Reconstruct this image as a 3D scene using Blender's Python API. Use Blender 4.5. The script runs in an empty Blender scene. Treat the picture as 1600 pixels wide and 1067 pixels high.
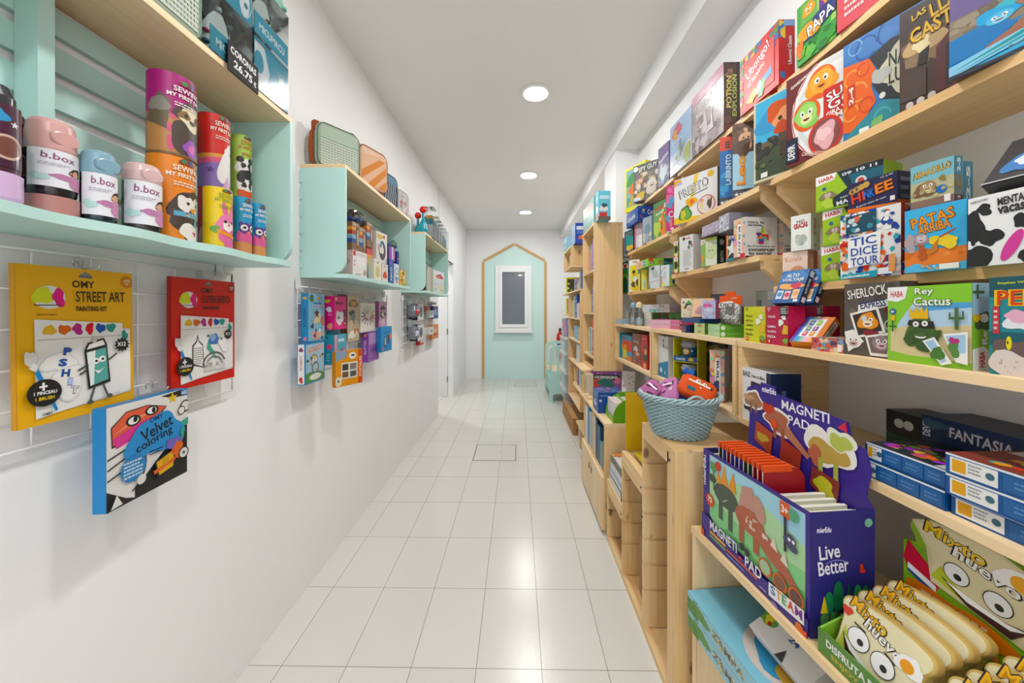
import bpy, bmesh, math, random
from mathutils import Vector, Matrix
S = bpy.context.scene
R = math.radians
# ------------------------------------------------------------------ camera, world, exposure
CAMZ = 1.4
F = 566.0                       # focal length in pixels of the 1600x1067 frame
YAW = math.atan(8 / F)
cd = bpy.data.cameras.new('camera'); cam = bpy.data.objects.new('camera', cd); S.collection.objects.link(cam)
cam.location = (0, 0, CAMZ); cam.rotation_euler = (R(90), 0, YAW)
cd.sensor_width = 36; cd.sensor_fit = 'HORIZONTAL'; cd.lens = F / 1600 * 36; cd.shift_y = -49.5 / 1600; cd.clip_start = 0.02
S.camera = cam
W_ = bpy.data.worlds.new('world'); S.world = W_; W_.use_nodes = True
bg = W_.node_tree.nodes['Background']; bg.inputs[0].default_value = (0.93, 0.97, 1.0, 1); bg.inputs[1].default_value = 2.0
S.view_settings.view_transform = 'Standard'; S.view_settings.look = 'None'; S.view_settings.gamma = 1; S.view_settings.exposure = 0.0
LAMP = 224.0                     # radiance of the ceiling panels
# ------------------------------------------------------------------ colour + materials
def lin(c):
    return tuple(((x / 12.92) if x <= .04045 else ((x + .055) / 1.055) ** 2.4) for x in c)
_cc = {}
def C(s):
    if s in _cc: return _cc[s]
    n = {'w': 'f4f4f2', 'k': '1a1a1c'}.get(s, s)
    if len(n) == 3: n = ''.join(a * 2 for a in n)
    v = lin([int(n[i:i + 2], 16) / 255 for i in (0, 2, 4)]); _cc[s] = v
    return v
def newmat(name):
    m = bpy.data.materials.new(name); m.use_nodes = True
    return m, m.node_tree.nodes, m.node_tree.links, m.node_tree.nodes['Principled BSDF']
def printmat(name, rough, coat=0, metal=0, bump=0, bscale=400, val=.8):
    m, N, L, b = newmat(name)
    a = N.new('ShaderNodeAttribute'); a.attribute_name = 'Col'
    hs = N.new('ShaderNodeHueSaturation'); hs.inputs['Value'].default_value = val; hs.inputs['Saturation'].default_value = 1.04
    L.new(a.outputs['Color'], hs.inputs['Color']); L.new(hs.outputs[0], b.inputs['Base Color'])
    t = N.new('ShaderNodeTexCoord'); n = N.new('ShaderNodeTexNoise'); n.inputs['Scale'].default_value = 30; L.new(t.outputs['Object'], n.inputs['Vector'])
    r = N.new('ShaderNodeMapRange'); r.inputs[3].default_value = rough - .05; r.inputs[4].default_value = rough + .06
    L.new(n.outputs['Fac'], r.inputs[0]); L.new(r.outputs[0], b.inputs['Roughness'])
    b.inputs['Coat Weight'].default_value = coat; b.inputs['Coat Roughness'].default_value = .1; b.inputs['Metallic'].default_value = metal
    if bump:
        n2 = N.new('ShaderNodeTexNoise'); n2.inputs['Scale'].default_value = bscale; L.new(t.outputs['Object'], n2.inputs['Vector'])
        bp = N.new('ShaderNodeBump'); bp.inputs['Strength'].default_value = bump; bp.inputs['Distance'].default_value = .001
        L.new(n2.outputs['Fac'], bp.inputs['Height']); L.new(bp.outputs[0], b.inputs['Normal'])
    return m
M = {}
M['card'] = printmat('printed_card', .42)
M['gloss'] = printmat('glossy_card', .22, .3)
M['matte'] = printmat('matte_paper', .75, val=.9)
M['fabric'] = printmat('fabric', .85, bump=.5, bscale=900)
M['plastic'] = printmat('moulded_plastic', .3, val=.95)
M['metal'] = printmat('wire_metal', .35, metal=.6, val=1)
M['wicker'] = printmat('painted_wicker', .6, bump=.3, bscale=300)
M['carton'] = printmat('cardboard', .85, bump=.2, bscale=200)
M['paint'] = printmat('mint_paint', .45, bump=.12, bscale=120, val=1)
def clear(name, tint, gloss=.12, alpha=.9):
    m, N, L, b = newmat(name); N.remove(b)
    o = N['Material Output']; tr = N.new('ShaderNodeBsdfTransparent'); tr.inputs[0].default_value = (*tint, 1)
    g = N.new('ShaderNodeBsdfGlossy'); g.inputs['Roughness'].default_value = .12
    fr = N.new('ShaderNodeFresnel'); fr.inputs[0].default_value = 1.4
    ad = N.new('ShaderNodeMath'); ad.operation = 'ADD'; ad.inputs[1].default_value = gloss * .3; L.new(fr.outputs[0], ad.inputs[0])
    mx = N.new('ShaderNodeMixShader'); L.new(ad.outputs[0], mx.inputs[0]); L.new(tr.outputs[0], mx.inputs[1]); L.new(g.outputs[0], mx.inputs[2])
    L.new(mx.outputs[0], o.inputs[0]); return m
M['clear'] = clear('clear_plastic', (.93, .95, .95))
M['smoke'] = clear('smoked_plastic', (.45, .42, .45))
M['bluet'] = clear('blue_tinted_plastic', (.25, .45, .5))
def frosted():
    m, N, L, b = newmat('frosted_plastic')
    b.inputs['Base Color'].default_value = (.8, .84, .84, 1); b.inputs['Roughness'].default_value = .35; b.inputs['Alpha'].default_value = .38
    n = N.new('ShaderNodeTexNoise'); n.inputs['Scale'].default_value = 6; r = N.new('ShaderNodeMapRange'); r.inputs[3].default_value = .3; r.inputs[4].default_value = .45
    L.new(n.outputs['Fac'], r.inputs[0]); L.new(r.outputs[0], b.inputs['Alpha']); return m
M['frost'] = frosted()
def plaster(name, col, rough=.7, bump=.05, scale=60):
    m, N, L, b = newmat(name)
    t = N.new('ShaderNodeTexCoord'); n = N.new('ShaderNodeTexNoise'); n.inputs['Scale'].default_value = scale; n.inputs['Detail'].default_value = 4
    L.new(t.outputs['Object'], n.inputs['Vector'])
    n1 = N.new('ShaderNodeTexNoise'); n1.inputs['Scale'].default_value = 1.3; L.new(t.outputs['Object'], n1.inputs['Vector'])
    cr = N.new('ShaderNodeMix'); cr.data_type = 'RGBA'; cr.inputs[6].default_value = (*[c * .97 for c in col], 1); cr.inputs[7].default_value = (*[min(1, c * 1.02) for c in col], 1)
    L.new(n1.outputs['Fac'], cr.inputs[0]); L.new(cr.outputs[2], b.inputs['Base Color'])
    bp = N.new('ShaderNodeBump'); bp.inputs['Strength'].default_value = bump; bp.inputs['Distance'].default_value = .002
    L.new(n.outputs['Fac'], bp.inputs['Height']); L.new(bp.outputs[0], b.inputs['Normal']); b.inputs['Roughness'].default_value = rough
    return m
M['wall'] = plaster('white_wall_paint', (.86, .86, .86), .6)
M['ceil'] = plaster('white_ceiling_paint', (.85, .845, .83), .85)
M['mintwall'] = plaster('mint_wall_paint', C('cbe8e4'), .45)
M['white'] = plaster('white_lacquer', (.86, .86, .86), .35, .01)
def wood(name, axis, c1, c2, knot=True, rough=.5):
    m, N, L, b = newmat(name)
    t = N.new('ShaderNodeTexCoord'); mp = N.new('ShaderNodeMapping')
    sc = [5, 5, 5]; sc[axis] = .45; mp.inputs['Scale'].default_value = sc
    L.new(t.outputs['Object'], mp.inputs['Vector'])
    n0 = N.new('ShaderNodeTexNoise'); n0.inputs['Scale'].default_value = 1.0; n0.inputs['Detail'].default_value = 3; n0.inputs['Distortion'].default_value = .5; L.new(mp.outputs[0], n0.inputs['Vector'])
    m3 = N.new('ShaderNodeMapping'); s3 = [70, 70, 70]; s3[axis] = 2.2; m3.inputs['Scale'].default_value = s3; L.new(t.outputs['Object'], m3.inputs['Vector'])
    n1 = N.new('ShaderNodeTexNoise'); n1.inputs['Scale'].default_value = 1.0; n1.inputs['Detail'].default_value = 4; n1.inputs['Distortion'].default_value = .8; L.new(m3.outputs[0], n1.inputs['Vector'])
    ad = N.new('ShaderNodeMath'); ad.operation = 'MULTIPLY_ADD'; ad.inputs[1].default_value = .45; L.new(n1.outputs['Fac'], ad.inputs[0])
    sc2 = N.new('ShaderNodeMath'); sc2.operation = 'MULTIPLY'; sc2.inputs[1].default_value = .75; L.new(n0.outputs['Fac'], sc2.inputs[0]); L.new(sc2.outputs[0], ad.inputs[2])
    rr = N.new('ShaderNodeMapRange'); rr.inputs[1].default_value = .38; rr.inputs[2].default_value = .82; L.new(ad.outputs[0], rr.inputs[0])
    mx = N.new('ShaderNodeMix'); mx.data_type = 'RGBA'; mx.inputs[6].default_value = (*c1, 1); mx.inputs[7].default_value = (*c2, 1)
    L.new(rr.outputs[0], mx.inputs[0]); last = mx.outputs[2]
    if knot:
        mk = N.new('ShaderNodeMapping'); sk = [10, 10, 10]; sk[axis] = 5.5; mk.inputs['Scale'].default_value = sk; L.new(t.outputs['Object'], mk.inputs['Vector'])
        v = N.new('ShaderNodeTexVoronoi'); v.inputs['Scale'].default_value = 1.0; v.inputs['Randomness'].default_value = 1; L.new(mk.outputs[0], v.inputs['Vector'])
        r = N.new('ShaderNodeMapRange'); r.inputs[1].default_value = .08; r.inputs[2].default_value = .17; r.inputs[3].default_value = .8; r.inputs[4].default_value = 0
        L.new(v.outputs['Distance'], r.inputs[0])
        m2 = N.new('ShaderNodeMix'); m2.data_type = 'RGBA'; m2.inputs[7].default_value = (*C('6b3d1c'), 1); L.new(r.outputs[0], m2.inputs[0]); L.new(last, m2.inputs[6]); last = m2.outputs[2]
    L.new(last, b.inputs['Base Color']); b.inputs['Roughness'].default_value = rough
    return m
PA, PB = C('e9cd9f'), C('ce9f5e')
M['woodX'] = wood('pine_grain_across', 0, PA, PB); M['woodY'] = wood('pine_grain_along', 1, PA, PB); M['woodZ'] = wood('pine_grain_upright', 2, PA, PB)
M['plyY'] = wood('clear_pine_along', 1, C('eed7b0'), C('dab683'), False); M['plyZ'] = wood('clear_pine_upright', 2, C('eed7b0'), C('dab683'), False)
M['oak'] = wood('oak_trim', 2, C('d8b173'), C('bd9050'), False)
def emis(name, col, s):
    m, N, L, b = newmat(name); b.inputs['Base Color'].default_value = (.9, .9, .9, 1); b.inputs['Emission Color'].default_value = (*col, 1); b.inputs['Emission Strength'].default_value = s; return m
M['lamp'] = emis('lamp_diffuser', (1, .985, .97), LAMP)
# ------------------------------------------------------------------ mesh builder
class MB:
    def __init__(s): s.v = []; s.f = []; s.c = []; s.sm = []
    def poly(s, pts, c, sm=False):
        i = len(s.v); s.v += [tuple(p) for p in pts]; s.f.append(tuple(range(i, i + len(pts)))); s.c.append(C(c) if isinstance(c, str) else c); s.sm.append(sm)
    def mesh(s, vs, fs, c, sm=False):
        i = len(s.v); s.v += [tuple(p) for p in vs]; c = C(c) if isinstance(c, str) else c
        for f in fs: s.f.append(tuple(i + k for k in f)); s.c.append(c); s.sm.append(sm)
    def box(s, x0, y0, z0, x1, y1, z1, c, cs=None):
        v = [(x0, y0, z0), (x1, y0, z0), (x1, y1, z0), (x0, y1, z0), (x0, y0, z1), (x1, y0, z1), (x1, y1, z1), (x0, y1, z1)]
        cs = cs or {}
        for k, f in (('F', (0, 1, 5, 4)), ('R', (1, 2, 6, 5)), ('K', (2, 3, 7, 6)), ('L', (3, 0, 4, 7)), ('T', (4, 5, 6, 7)), ('B', (3, 2, 1, 0))):
            s.mesh([v[i] for i in f], [(0, 1, 2, 3)], cs.get(k, c))
    def lathe(s, prof, c, n=24, o=(0, 0, 0), sx=1, sy=1, cap=True, cols=None):
        vs = []; 
        for r, z in prof:
            for k in range(n):
                a = 2 * math.pi * k / n; vs.append((o[0] + r * sx * math.cos(a), o[1] + r * sy * math.sin(a), o[2] + z))
        for j in range(len(prof) - 1):
            fs = [(j * n + k, j * n + (k + 1) % n, (j + 1) * n + (k + 1) % n, (j + 1) * n + k) for k in range(n)]
            s.mesh_idx(vs, fs, (cols[j] if cols else c), True)
        if cap:
            s.mesh(vs[:n][::-1], [tuple(range(n))], cols[0] if cols else c); s.mesh(vs[-n:], [tuple(range(n))], cols[-1] if cols else c)
    def mesh_idx(s, vs, fs, c, sm):
        used = sorted({i for f in fs for i in f}); mp = {i: k for k, i in enumerate(used)}
        s.mesh([vs[i] for i in used], [tuple(mp[i] for i in f) for f in fs], c, sm)
    def tube(s, pts, r, c, n=8, closed=False):
        P = [Vector(p) for p in pts]; m = len(P); vs = []
        up = None
        for i in range(m):
            d = (P[(i + 1) % m] - P[i - 1]) if closed else (P[min(i + 1, m - 1)] - P[max(i - 1, 0)])
            d.normalize()
            if up is None: up = Vector((0, 0, 1)) if abs(d.z) < .9 else Vector((1, 0, 0))
            a = d.cross(up).normalized(); b = a.cross(d).normalized(); up = b
            rr = r[i] if isinstance(r, (list, tuple)) else r
            for k in range(n):
                t = 2 * math.pi * k / n; vs.append(P[i] + a * (rr * math.cos(t)) + b * (rr * math.sin(t)))
        fs = []
        for i in range(m if closed else m - 1):
            j = (i + 1) % m
            fs += [(i * n + k, j * n + k, j * n + (k + 1) % n, i * n + (k + 1) % n) for k in range(n)]
        if not closed: fs += [tuple(range(n)), tuple(range((m - 1) * n, m * n))[::-1]]
        s.mesh(vs, fs, c, True)
    def slab(s, out, y0, y1, c, bev=0, cb=None, sm=False):
        """outline of (x,z) points, extruded from y0 (front) to y1, edges rounded by bev"""
        n = len(out); cx = sum(p[0] for p in out) / n; cz = sum(p[1] for p in out) / n
        ar = sum(out[i][0] * out[(i + 1) % n][1] - out[(i + 1) % n][0] * out[i][1] for i in range(n))
        if ar < 0: out = out[::-1]
        def off(d):
            if not d: return out
            r = []
            for i in range(n):
                p, q, t = Vector(out[i - 1]), Vector(out[i]), Vector(out[(i + 1) % n])
                e1 = (q - p).normalized(); e2 = (t - q).normalized()
                nn = Vector((-(e1.y + e2.y), e1.x + e2.x))
                if nn.length < 1e-6: nn = Vector((-e1.y, e1.x))
                nn.normalize(); k = 1 / max(.5, nn.dot(Vector((-e1.y, e1.x))))
                w = q + nn * d * k; r.append((w.x, w.y))
            return r
        rings = [(0, y0), (0, y1)] if not bev else [(bev, y0), (bev * .3, y0 + bev * .3), (0, y0 + bev), (0, y1 - bev), (bev * .3, y1 - bev * .3), (bev, y1)]
        vs = []
        for d, y in rings: vs += [(p[0], y, p[1]) for p in off(d)]
        for j in range(len(rings) - 1):
            s.mesh_idx(vs, [(j * n + i, (j * n + (i + 1) % n), (j + 1) * n + (i + 1) % n, (j + 1) * n + i)[::-1] for i in range(n)][::1], c, bool(bev) or sm)
        s.mesh(vs[:n], [tuple(range(n))], cb or c); s.mesh(vs[-n:][::-1], [tuple(range(n))], c)
    def xf(s, mat):
        s.v = [tuple(mat @ Vector(p)) for p in s.v]; return s
    def join(s, o, mat=None):
        i = len(s.v); s.v += [tuple(mat @ Vector(p)) if mat else p for p in o.v]; s.f += [tuple(k + i for k in f) for f in o.f]; s.c += o.c; s.sm += o.sm
    def build(s, name, mat, parent=None, loc=None, rot=None, weld=False):
        me = bpy.data.meshes.new(name); me.from_pydata(s.v, [], s.f)
        ca = me.color_attributes.new('Col', 'FLOAT_COLOR', 'CORNER')
        buf = []
        for f, c in zip(s.f, s.c): buf += [c[0], c[1], c[2], 1.0] * len(f)
        ca.data.foreach_set('color', buf); me.polygons.foreach_set('use_smooth', s.sm)
        me.materials.append(M[mat] if isinstance(mat, str) else mat); me.update()
        o = bpy.data.objects.new(name, me); S.collection.objects.link(o)
        if parent: o.parent = parent
        if loc: o.location = loc
        if rot: o.rotation_euler = rot
        return o
def rrect(x0, z0, x1, z1, r, n=5):
    p = []
    for cx, cz, a in ((x1 - r, z0 + r, -90), (x1 - r, z1 - r, 0), (x0 + r, z1 - r, 90), (x0 + r, z0 + r, 180)):
        p += [(cx + r * math.cos(R(a + 90 * k / n)), cz + r * math.sin(R(a + 90 * k / n))) for k in range(n + 1)]
    return p
# ------------------------------------------------------------------ things
LABELS = {}
def tag(o, label, cat, grp=None, kind=None):
    o['label'] = label; o['category'] = cat
    if grp: o['group'] = grp
    if kind: o['kind'] = kind
    return o
def thing(name, label, cat, loc=(0, 0, 0), rot=(0, 0, 0), grp=None):
    o = bpy.data.objects.new(name, None); S.collection.objects.link(o); o.empty_display_size = .05
    o.location = loc; o.rotation_euler = rot
    return tag(o, label, cat, grp)
def struct(o): o['kind'] = 'structure'; return o
def wbox(name, x0, y0, z0, x1, y1, z1, mat, col='fff', parent=None, bev=0):
    """a box given in world metres, origin at its lower centre"""
    cx, cy = (x0 + x1) / 2, (y0 + y1) / 2; b = MB()
    b.box(x0 - cx, y0 - cy, 0, x1 - cx, y1 - cy, z1 - z0, col)
    L = Vector((cx, cy, z0))
    o = b.build(name, mat, parent, L - (parent.location if parent else Vector()))
    if bev:
        md = o.modifiers.new('soft_edge', 'BEVEL'); md.width = bev; md.segments = 2; md.limit_method = 'ANGLE'
    return o
# ------------------------------------------------------------------ printed artwork
_tx = {}
def glyphs(text, bold):
    k = (text, bold)
    if k in _tx: return _tx[k]
    cu = bpy.data.curves.new('t', 'FONT'); cu.body = text; cu.resolution_u = 2; cu.offset = bold; cu.fill_mode = 'FRONT' if hasattr(cu, 'fill_mode') else cu.fill_mode
    ob = bpy.data.objects.new('t', cu); me = bpy.data.meshes.new_from_object(ob)
    P = [[(me.vertices[i].co.x, me.vertices[i].co.y) for i in p.vertices] for p in me.polygons]
    bpy.data.objects.remove(ob); bpy.data.curves.remove(cu); bpy.data.meshes.remove(me)
    xs = [p[0] for q in P for p in q] or [0, 1]; ys = [p[1] for q in P for p in q] or [0, 1]
    _tx[k] = (P, min(xs), min(ys), max(xs), max(ys)); return _tx[k]
def clip(poly, lo, hi, ax):
    for sgn, lim in ((1, lo), (-1, hi)):
        out = []; n = len(poly)
        for i in range(n):
            a, b = poly[i - 1], poly[i]; da, db = sgn * (a[ax] - lim), sgn * (b[ax] - lim)
            if (da >= 0) != (db >= 0):
                t = da / (da - db); out.append((a[0] + (b[0] - a[0]) * t, a[1] + (b[1] - a[1]) * t))
            if db >= 0: out.append(b)
        poly = out
        if len(poly) < 3: return []
    return poly
class Face:
    """a printable face: fn(u, v, e) -> point, W x H metres, strips for curved faces"""
    def __init__(s, mb, fn, W, H, strips=0): s.mb, s.fn, s.W, s.H, s.st, s.e = mb, fn, W, H, strips, .0003; s.g = (1, 1)
    def fill(s, P, col, e=None):
        P = [(p[0] * s.g[0], p[1] * s.g[1]) for p in P]
        P = clip(P, 0, 1, 0) if P else P
        P = clip(P, 0, 1, 1) if P else P
        if not P: return
        parts = [P]
        if s.st:
            u0 = min(p[0] for p in P); u1 = max(p[0] for p in P); parts = []
            for k in range(int(u0 * s.st), min(s.st, int(u1 * s.st) + 1)):
                q = clip(P, k / s.st, (k + 1) / s.st, 0)
                if q: parts.append(q)
        for q in parts:
            ar = sum(q[i - 1][0] * q[i][1] - q[i][0] * q[i - 1][1] for i in range(len(q)))
            if abs(ar) < 1e-7: continue
            if ar < 0: q = q[::-1]
            s.mb.poly([s.fn(u, v, e or s.e) for u, v in q], col)
    def ell(s, cx, cy, rx, ry, n=20, a0=0, a1=360, rot=0):
        r = []
        for k in range(n + (a1 - a0 < 360)):
            a = R(a0 + (a1 - a0) * k / n); x, y = rx * math.cos(a) * s.W, ry * math.sin(a) * s.H
            r.append((cx + (x * math.cos(R(rot)) - y * math.sin(R(rot))) / s.W, cy + (x * math.sin(R(rot)) + y * math.cos(R(rot))) / s.H))
        return r
    def text(s, x, y, w, h, rot, col, txt, bold=.015, e=None):
        P, x0, y0, x1, y1 = glyphs(txt, bold)
        W, H = w * s.W, h * s.H
        if abs(rot) in (90,): W, H = H, W
        sx, sy = W / max(x1 - x0, 1e-6), H / max(y1 - y0, 1e-6); cx, cy = x + w / 2, y + h / 2; ca, sa = math.cos(R(rot)), math.sin(R(rot))
        for q in P:
            r = []
            for px, py in q:
                a, b = (px - (x0 + x1) / 2) * sx, (py - (y0 + y1) / 2) * sy
                r.append((cx + (a * ca - b * sa) / s.W, cy + (a * sa + b * ca) / s.H))
            s.fill(r, col, e)
    def draw(s, art):
        for cmd in art.replace('\n', ';').split(';'):
            t = cmd.split()
            if not t: continue
            k = t[0]; s.e += .00012
            if k == 'G': s.g = (float(t[1]), float(t[2])); continue
            if k in 'to':
                x, y, w, h, rot = map(float, t[1:6])
                if k == 'o':
                    s.text(x, y, w, h, rot, t[7], ' '.join(t[8:]), .05); s.e += .00012
                    g = .03
                    s.text(x + w * g, y + h * g * 2, w * (1 - 2 * g), h * (1 - 4 * g), rot, t[6], ' '.join(t[8:]), .015)
                else: s.text(x, y, w, h, rot, t[6], ' '.join(t[7:]), .03)
            elif k == 'r': x0, y0, x1, y1 = map(float, t[1:5]); s.fill([(x0, y0), (x1, y0), (x1, y1), (x0, y1)], t[5])
            elif k == 'e': s.fill(s.ell(*map(float, t[1:5]), rot=float(t[6]) if len(t) > 6 else 0), t[5])
            elif k == 'c': cx, cy, r = map(float, t[1:4]); s.fill(s.ell(cx, cy, r * s.H / s.W, r), t[4])
            elif k == 'p':
                n = list(map(float, t[2:])); s.fill(list(zip(n[::2], n[1::2])), t[1])
            elif k == 'l':
                x0, y0, x1, y1, w = map(float, t[1:6]); dx, dy = (x1 - x0) * s.W, (y1 - y0) * s.H; d = math.hypot(dx, dy) or 1
                nx, ny = -dy / d * w / 2 * s.H / s.W, dx / d * w / 2; s.fill([(x0 + nx, y0 + ny), (x0 - nx, y0 - ny), (x1 - nx, y1 - ny), (x1 + nx, y1 + ny)], t[6])
            elif k == 's':
                cx, cy, r, n = map(float, t[1:5]); q = []
                for i in range(int(n) * 2):
                    a = math.pi * i / n + .3; rr = r * (1 if i % 2 else .72); q.append((cx + rr * math.cos(a) * s.H / s.W, cy + rr * math.sin(a)))
                s.fill(q, t[5])
            elif k == 'S':
                cx, cy, r = map(float, t[1:4]); q = []
                for i in range(10):
                    a = math.pi * i / 5 + math.pi / 2; rr = r * (.42 if i % 2 else 1); q.append((cx + rr * math.cos(a) * s.H / s.W, cy + rr * math.sin(a)))
                s.fill(q, t[4])
            elif k == 'b':
                cx, cy, rx, ry = map(float, t[1:5]); rn = random.Random(int(t[6])); ph = [rn.uniform(0, 6.28) for _ in range(3)]; q = []
                for i in range(28):
                    a = 2 * math.pi * i / 28; rr = 1 + .16 * math.sin(2 * a + ph[0]) + .13 * math.sin(3 * a + ph[1]) + .08 * math.sin(5 * a + ph[2])
                    q.append((cx + rx * rr * math.cos(a), cy + ry * rr * math.sin(a)))
                s.fill(q, t[5])
            elif k == 'a':
                cx, cy, r, th, a0, a1 = map(float, t[1:7]); n = 14
                o = s.ell(cx, cy, r * s.H / s.W, r, n, a0, a1 if a1 - a0 < 360 else a0 + 359.9); i_ = s.ell(cx, cy, (r - th) * s.H / s.W, r - th, n, a0, a1 if a1 - a0 < 360 else a0 + 359.9)
                for q in range(n): s.fill([o[q], o[q + 1], i_[q + 1], i_[q]], t[7])
            elif k == 'x':
                rn = random.Random(int(t[1])); n = int(t[2]); x0, y0, x1, y1, sz = map(float, t[3:8]); cs = t[8].split(',')
                for i in range(n):
                    s.e += .00002; cx, cy = rn.uniform(x0, x1), rn.uniform(y0, y1); r0 = sz * rn.uniform(.4, 1.2); ph = rn.uniform(0, 6.28); q = []
                    m = rn.choice([5, 7, 10])
                    for j in range(m):
                        a = 2 * math.pi * j / m; rr = r0 * rn.uniform(.55, 1.1); q.append((cx + rr * math.cos(a + ph) * s.H / s.W, cy + rr * math.sin(a + ph)))
                    s.fill([(max(x0, min(x1, a)), max(y0, min(y1, b))) for a, b in q], rn.choice(cs))
            elif k == 'q':   # lines of small print
                rn = random.Random(int(t[1])); n = int(t[2]); x0, y0, x1, y1 = map(float, t[3:7]); hh = (y1 - y0) / n
                for i in range(n):
                    xx = x0; ye = x1 - rn.uniform(0, .25) * (x1 - x0)
                    while xx < ye:
                        w = rn.uniform(.08, .22) * (x1 - x0); s.fill([(xx, y1 - hh * (i + .75)), (min(ye, xx + w), y1 - hh * (i + .75)), (min(ye, xx + w), y1 - hh * (i + .3)), (xx, y1 - hh * (i + .3))], t[7]); xx += w + .03 * (x1 - x0)
            elif k == 'm':   # an animal head: cx cy r colour [muzzle]
                cx, cy, r = map(float, t[1:4]); a = s.H / s.W
                s.fill(s.ell(cx, cy, r * a * 1.1, r), t[4]); s.e += .0001
                if len(t) > 5: s.fill(s.ell(cx, cy - r * .35, r * a * .6, r * .45), t[5]); s.e += .0001
                for d in (-1, 1):
                    s.fill(s.ell(cx + d * r * a * .42, cy + r * .22, r * a * .24, r * .27), 'w'); s.e += .0001; s.fill(s.ell(cx + d * r * a * .38, cy + r * .18, r * a * .11, r * .13), 'k')
                s.fill(s.ell(cx, cy - r * .3, r * a * .34, r * .22, 10, 180, 360), '7a2430')
def boxface(mb, k, w, d, h):
    f = {'F': (lambda u, v, e: (u * w, -e, v * h), w, h), 'R': (lambda u, v, e: (w + e, u * d, v * h), d, h), 'L': (lambda u, v, e: (-e, d - u * d, v * h), d, h),
         'T': (lambda u, v, e: (u * w, v * d, h + e), w, d), 'B': (lambda u, v, e: (u * w, d - v * d, -e), w, d)}[k]
    return Face(mb, *f)
def cylface(mb, r, h, z0=0, a0=-90, span=150, taper=1.0, st=18, sx=1, sy=1):
    def fn(u, v, e):
        a = R(a0 + (u - .5) * span); rr = (r * (1 + (taper - 1) * v)) + e + .0006
        return (rr * math.cos(a) * sx, rr * math.sin(a) * sy, z0 + v * h)
    return Face(mb, fn, r * R(span), h, st)
# ------------------------------------------------------------------ from measured sight lines to metres
def dirpx(px):
    r = (px - 800) / F; s, c = math.sin(YAW), math.cos(YAW); return (-s + r * c, c + r * s)
def yat(px, X): d = dirpx(px); return X * d[1] / d[0]
def xat(px, Y): d = dirpx(px); return Y * d[0] / d[1]
def zat(px, py, Y): return CAMZ + (484 - py) / F * Y / dirpx(px)[1]
def dep(py, z): return (CAMZ - z) * F / (py - 484)
ITEMS = []
def card(side, name, label, cat, px, X, z, w, h, d, base, art, yaw=0, lean=0, grp=None, mat='card', roll=0, cs=None):
    """a printed carton whose front-left lower corner stands at depth yat(px, X); w or h above 5 are the pixel where the edge is seen"""
    sg = 1 if side == 'R' else -1; X0 = X
    Y = yat(px, X); a = (-90 + yaw) if side == 'R' else (90 + yaw)
    if w > 5:
        dx, dy = math.cos(R(a)), math.sin(R(a)); q = dirpx(w); w = abs((X * q[1] - Y * q[0]) / (dy * q[0] - dx * q[1]))
    if h > 5: h = zat(px, h, Y) - z
    b = MB(); b.box(0, 0, 0, w, d, h, base, cs)
    for k, s in art.items(): boxface(b, k, w, d, h).draw(s)
    o = b.build(name, mat, None, (X, Y, z + (d * math.sin(R(lean)) if lean > 0 else 0)), (R(-lean), R(roll), R(a)))
    tag(o, label, cat, grp); return o
def copyt(o, label=None, dx=0, dy=0, dz=0, rz=0):
    c = o.copy(); S.collection.objects.link(c); c.location = o.location + Vector((dx, dy, dz)); c.rotation_euler.z += R(rz)
    if label: c['label'] = label
    for ch in list(o.children):
        k = ch.copy(); S.collection.objects.link(k); k.parent = c
        for g in ch.children: j = g.copy(); S.collection.objects.link(j); j.parent = k
    return c
# ================================================================== ROOM
XL, XR, YB, YE, ZC = -1.057, 1.11, -2.6, 7.38, 3.035
def floor_mat():
    m, N, L, b = newmat('white_floor_tiles')
    t = N.new('ShaderNodeTexCoord'); mp = N.new('ShaderNodeMapping'); L.new(t.outputs['Object'], mp.inputs['Vector'])
    mp.inputs['Location'].default_value = (-.096 + .2556 * 40, -1.817 + .405 * 30, 0)
    br = N.new('ShaderNodeTexBrick'); br.offset = 0; br.squash = 1
    br.inputs['Scale'].default_value = 1; br.inputs['Brick Width'].default_value = .2556; br.inputs['Row Height'].default_value = .405; br.inputs['Mortar Size'].default_value = .0016; br.inputs['Mortar Smooth'].default_value = .2; br.inputs['Bias'].default_value = -.2
    br.inputs['Color1'].default_value = (*C('d0cfc9'), 1); br.inputs['Color2'].default_value = (*C('cccbc4'), 1); br.inputs['Mortar'].default_value = (*C('8f8d7c'), 1)
    L.new(mp.outputs[0], br.inputs['Vector']); L.new(br.outputs['Color'], b.inputs['Base Color'])
    n = N.new('ShaderNodeTexNoise'); n.inputs['Scale'].default_value = 160; n.inputs['Detail'].default_value = 3; L.new(t.outputs['Object'], n.inputs['Vector'])
    bp = N.new('ShaderNodeBump'); bp.inputs['Strength'].default_value = .16; bp.inputs['Distance'].default_value = .002; L.new(n.outputs['Fac'], bp.inputs['Height'])
    b2 = N.new('ShaderNodeBump'); b2.invert = True; b2.inputs['Strength'].default_value = .5; b2.inputs['Distance'].default_value = .002; L.new(br.outputs['Fac'], b2.inputs['Height']); L.new(bp.outputs[0], b2.inputs['Normal']); L.new(b2.outputs[0], b.inputs['Normal'])
    b.inputs['Roughness'].default_value = .2
    return m
M['tiles'] = floor_mat()
def wall(name, x0, y0, z0, x1, y1, z1, mat='wall'): return struct(wbox(name, x0, y0, z0, x1, y1, z1, mat))
fl = MB(); fl.box(-2.3, YB, -.1, 1.35, YE + .2, 0, 'ddd'); struct(fl.build('floor', 'tiles'))
wall('ceiling', -2.3, YB, ZC, 1.35, YE + .2, ZC + .1, 'ceil')
wall('wall_left', XL - .12, YB, 0, XL, 4.84, ZC)
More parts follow.
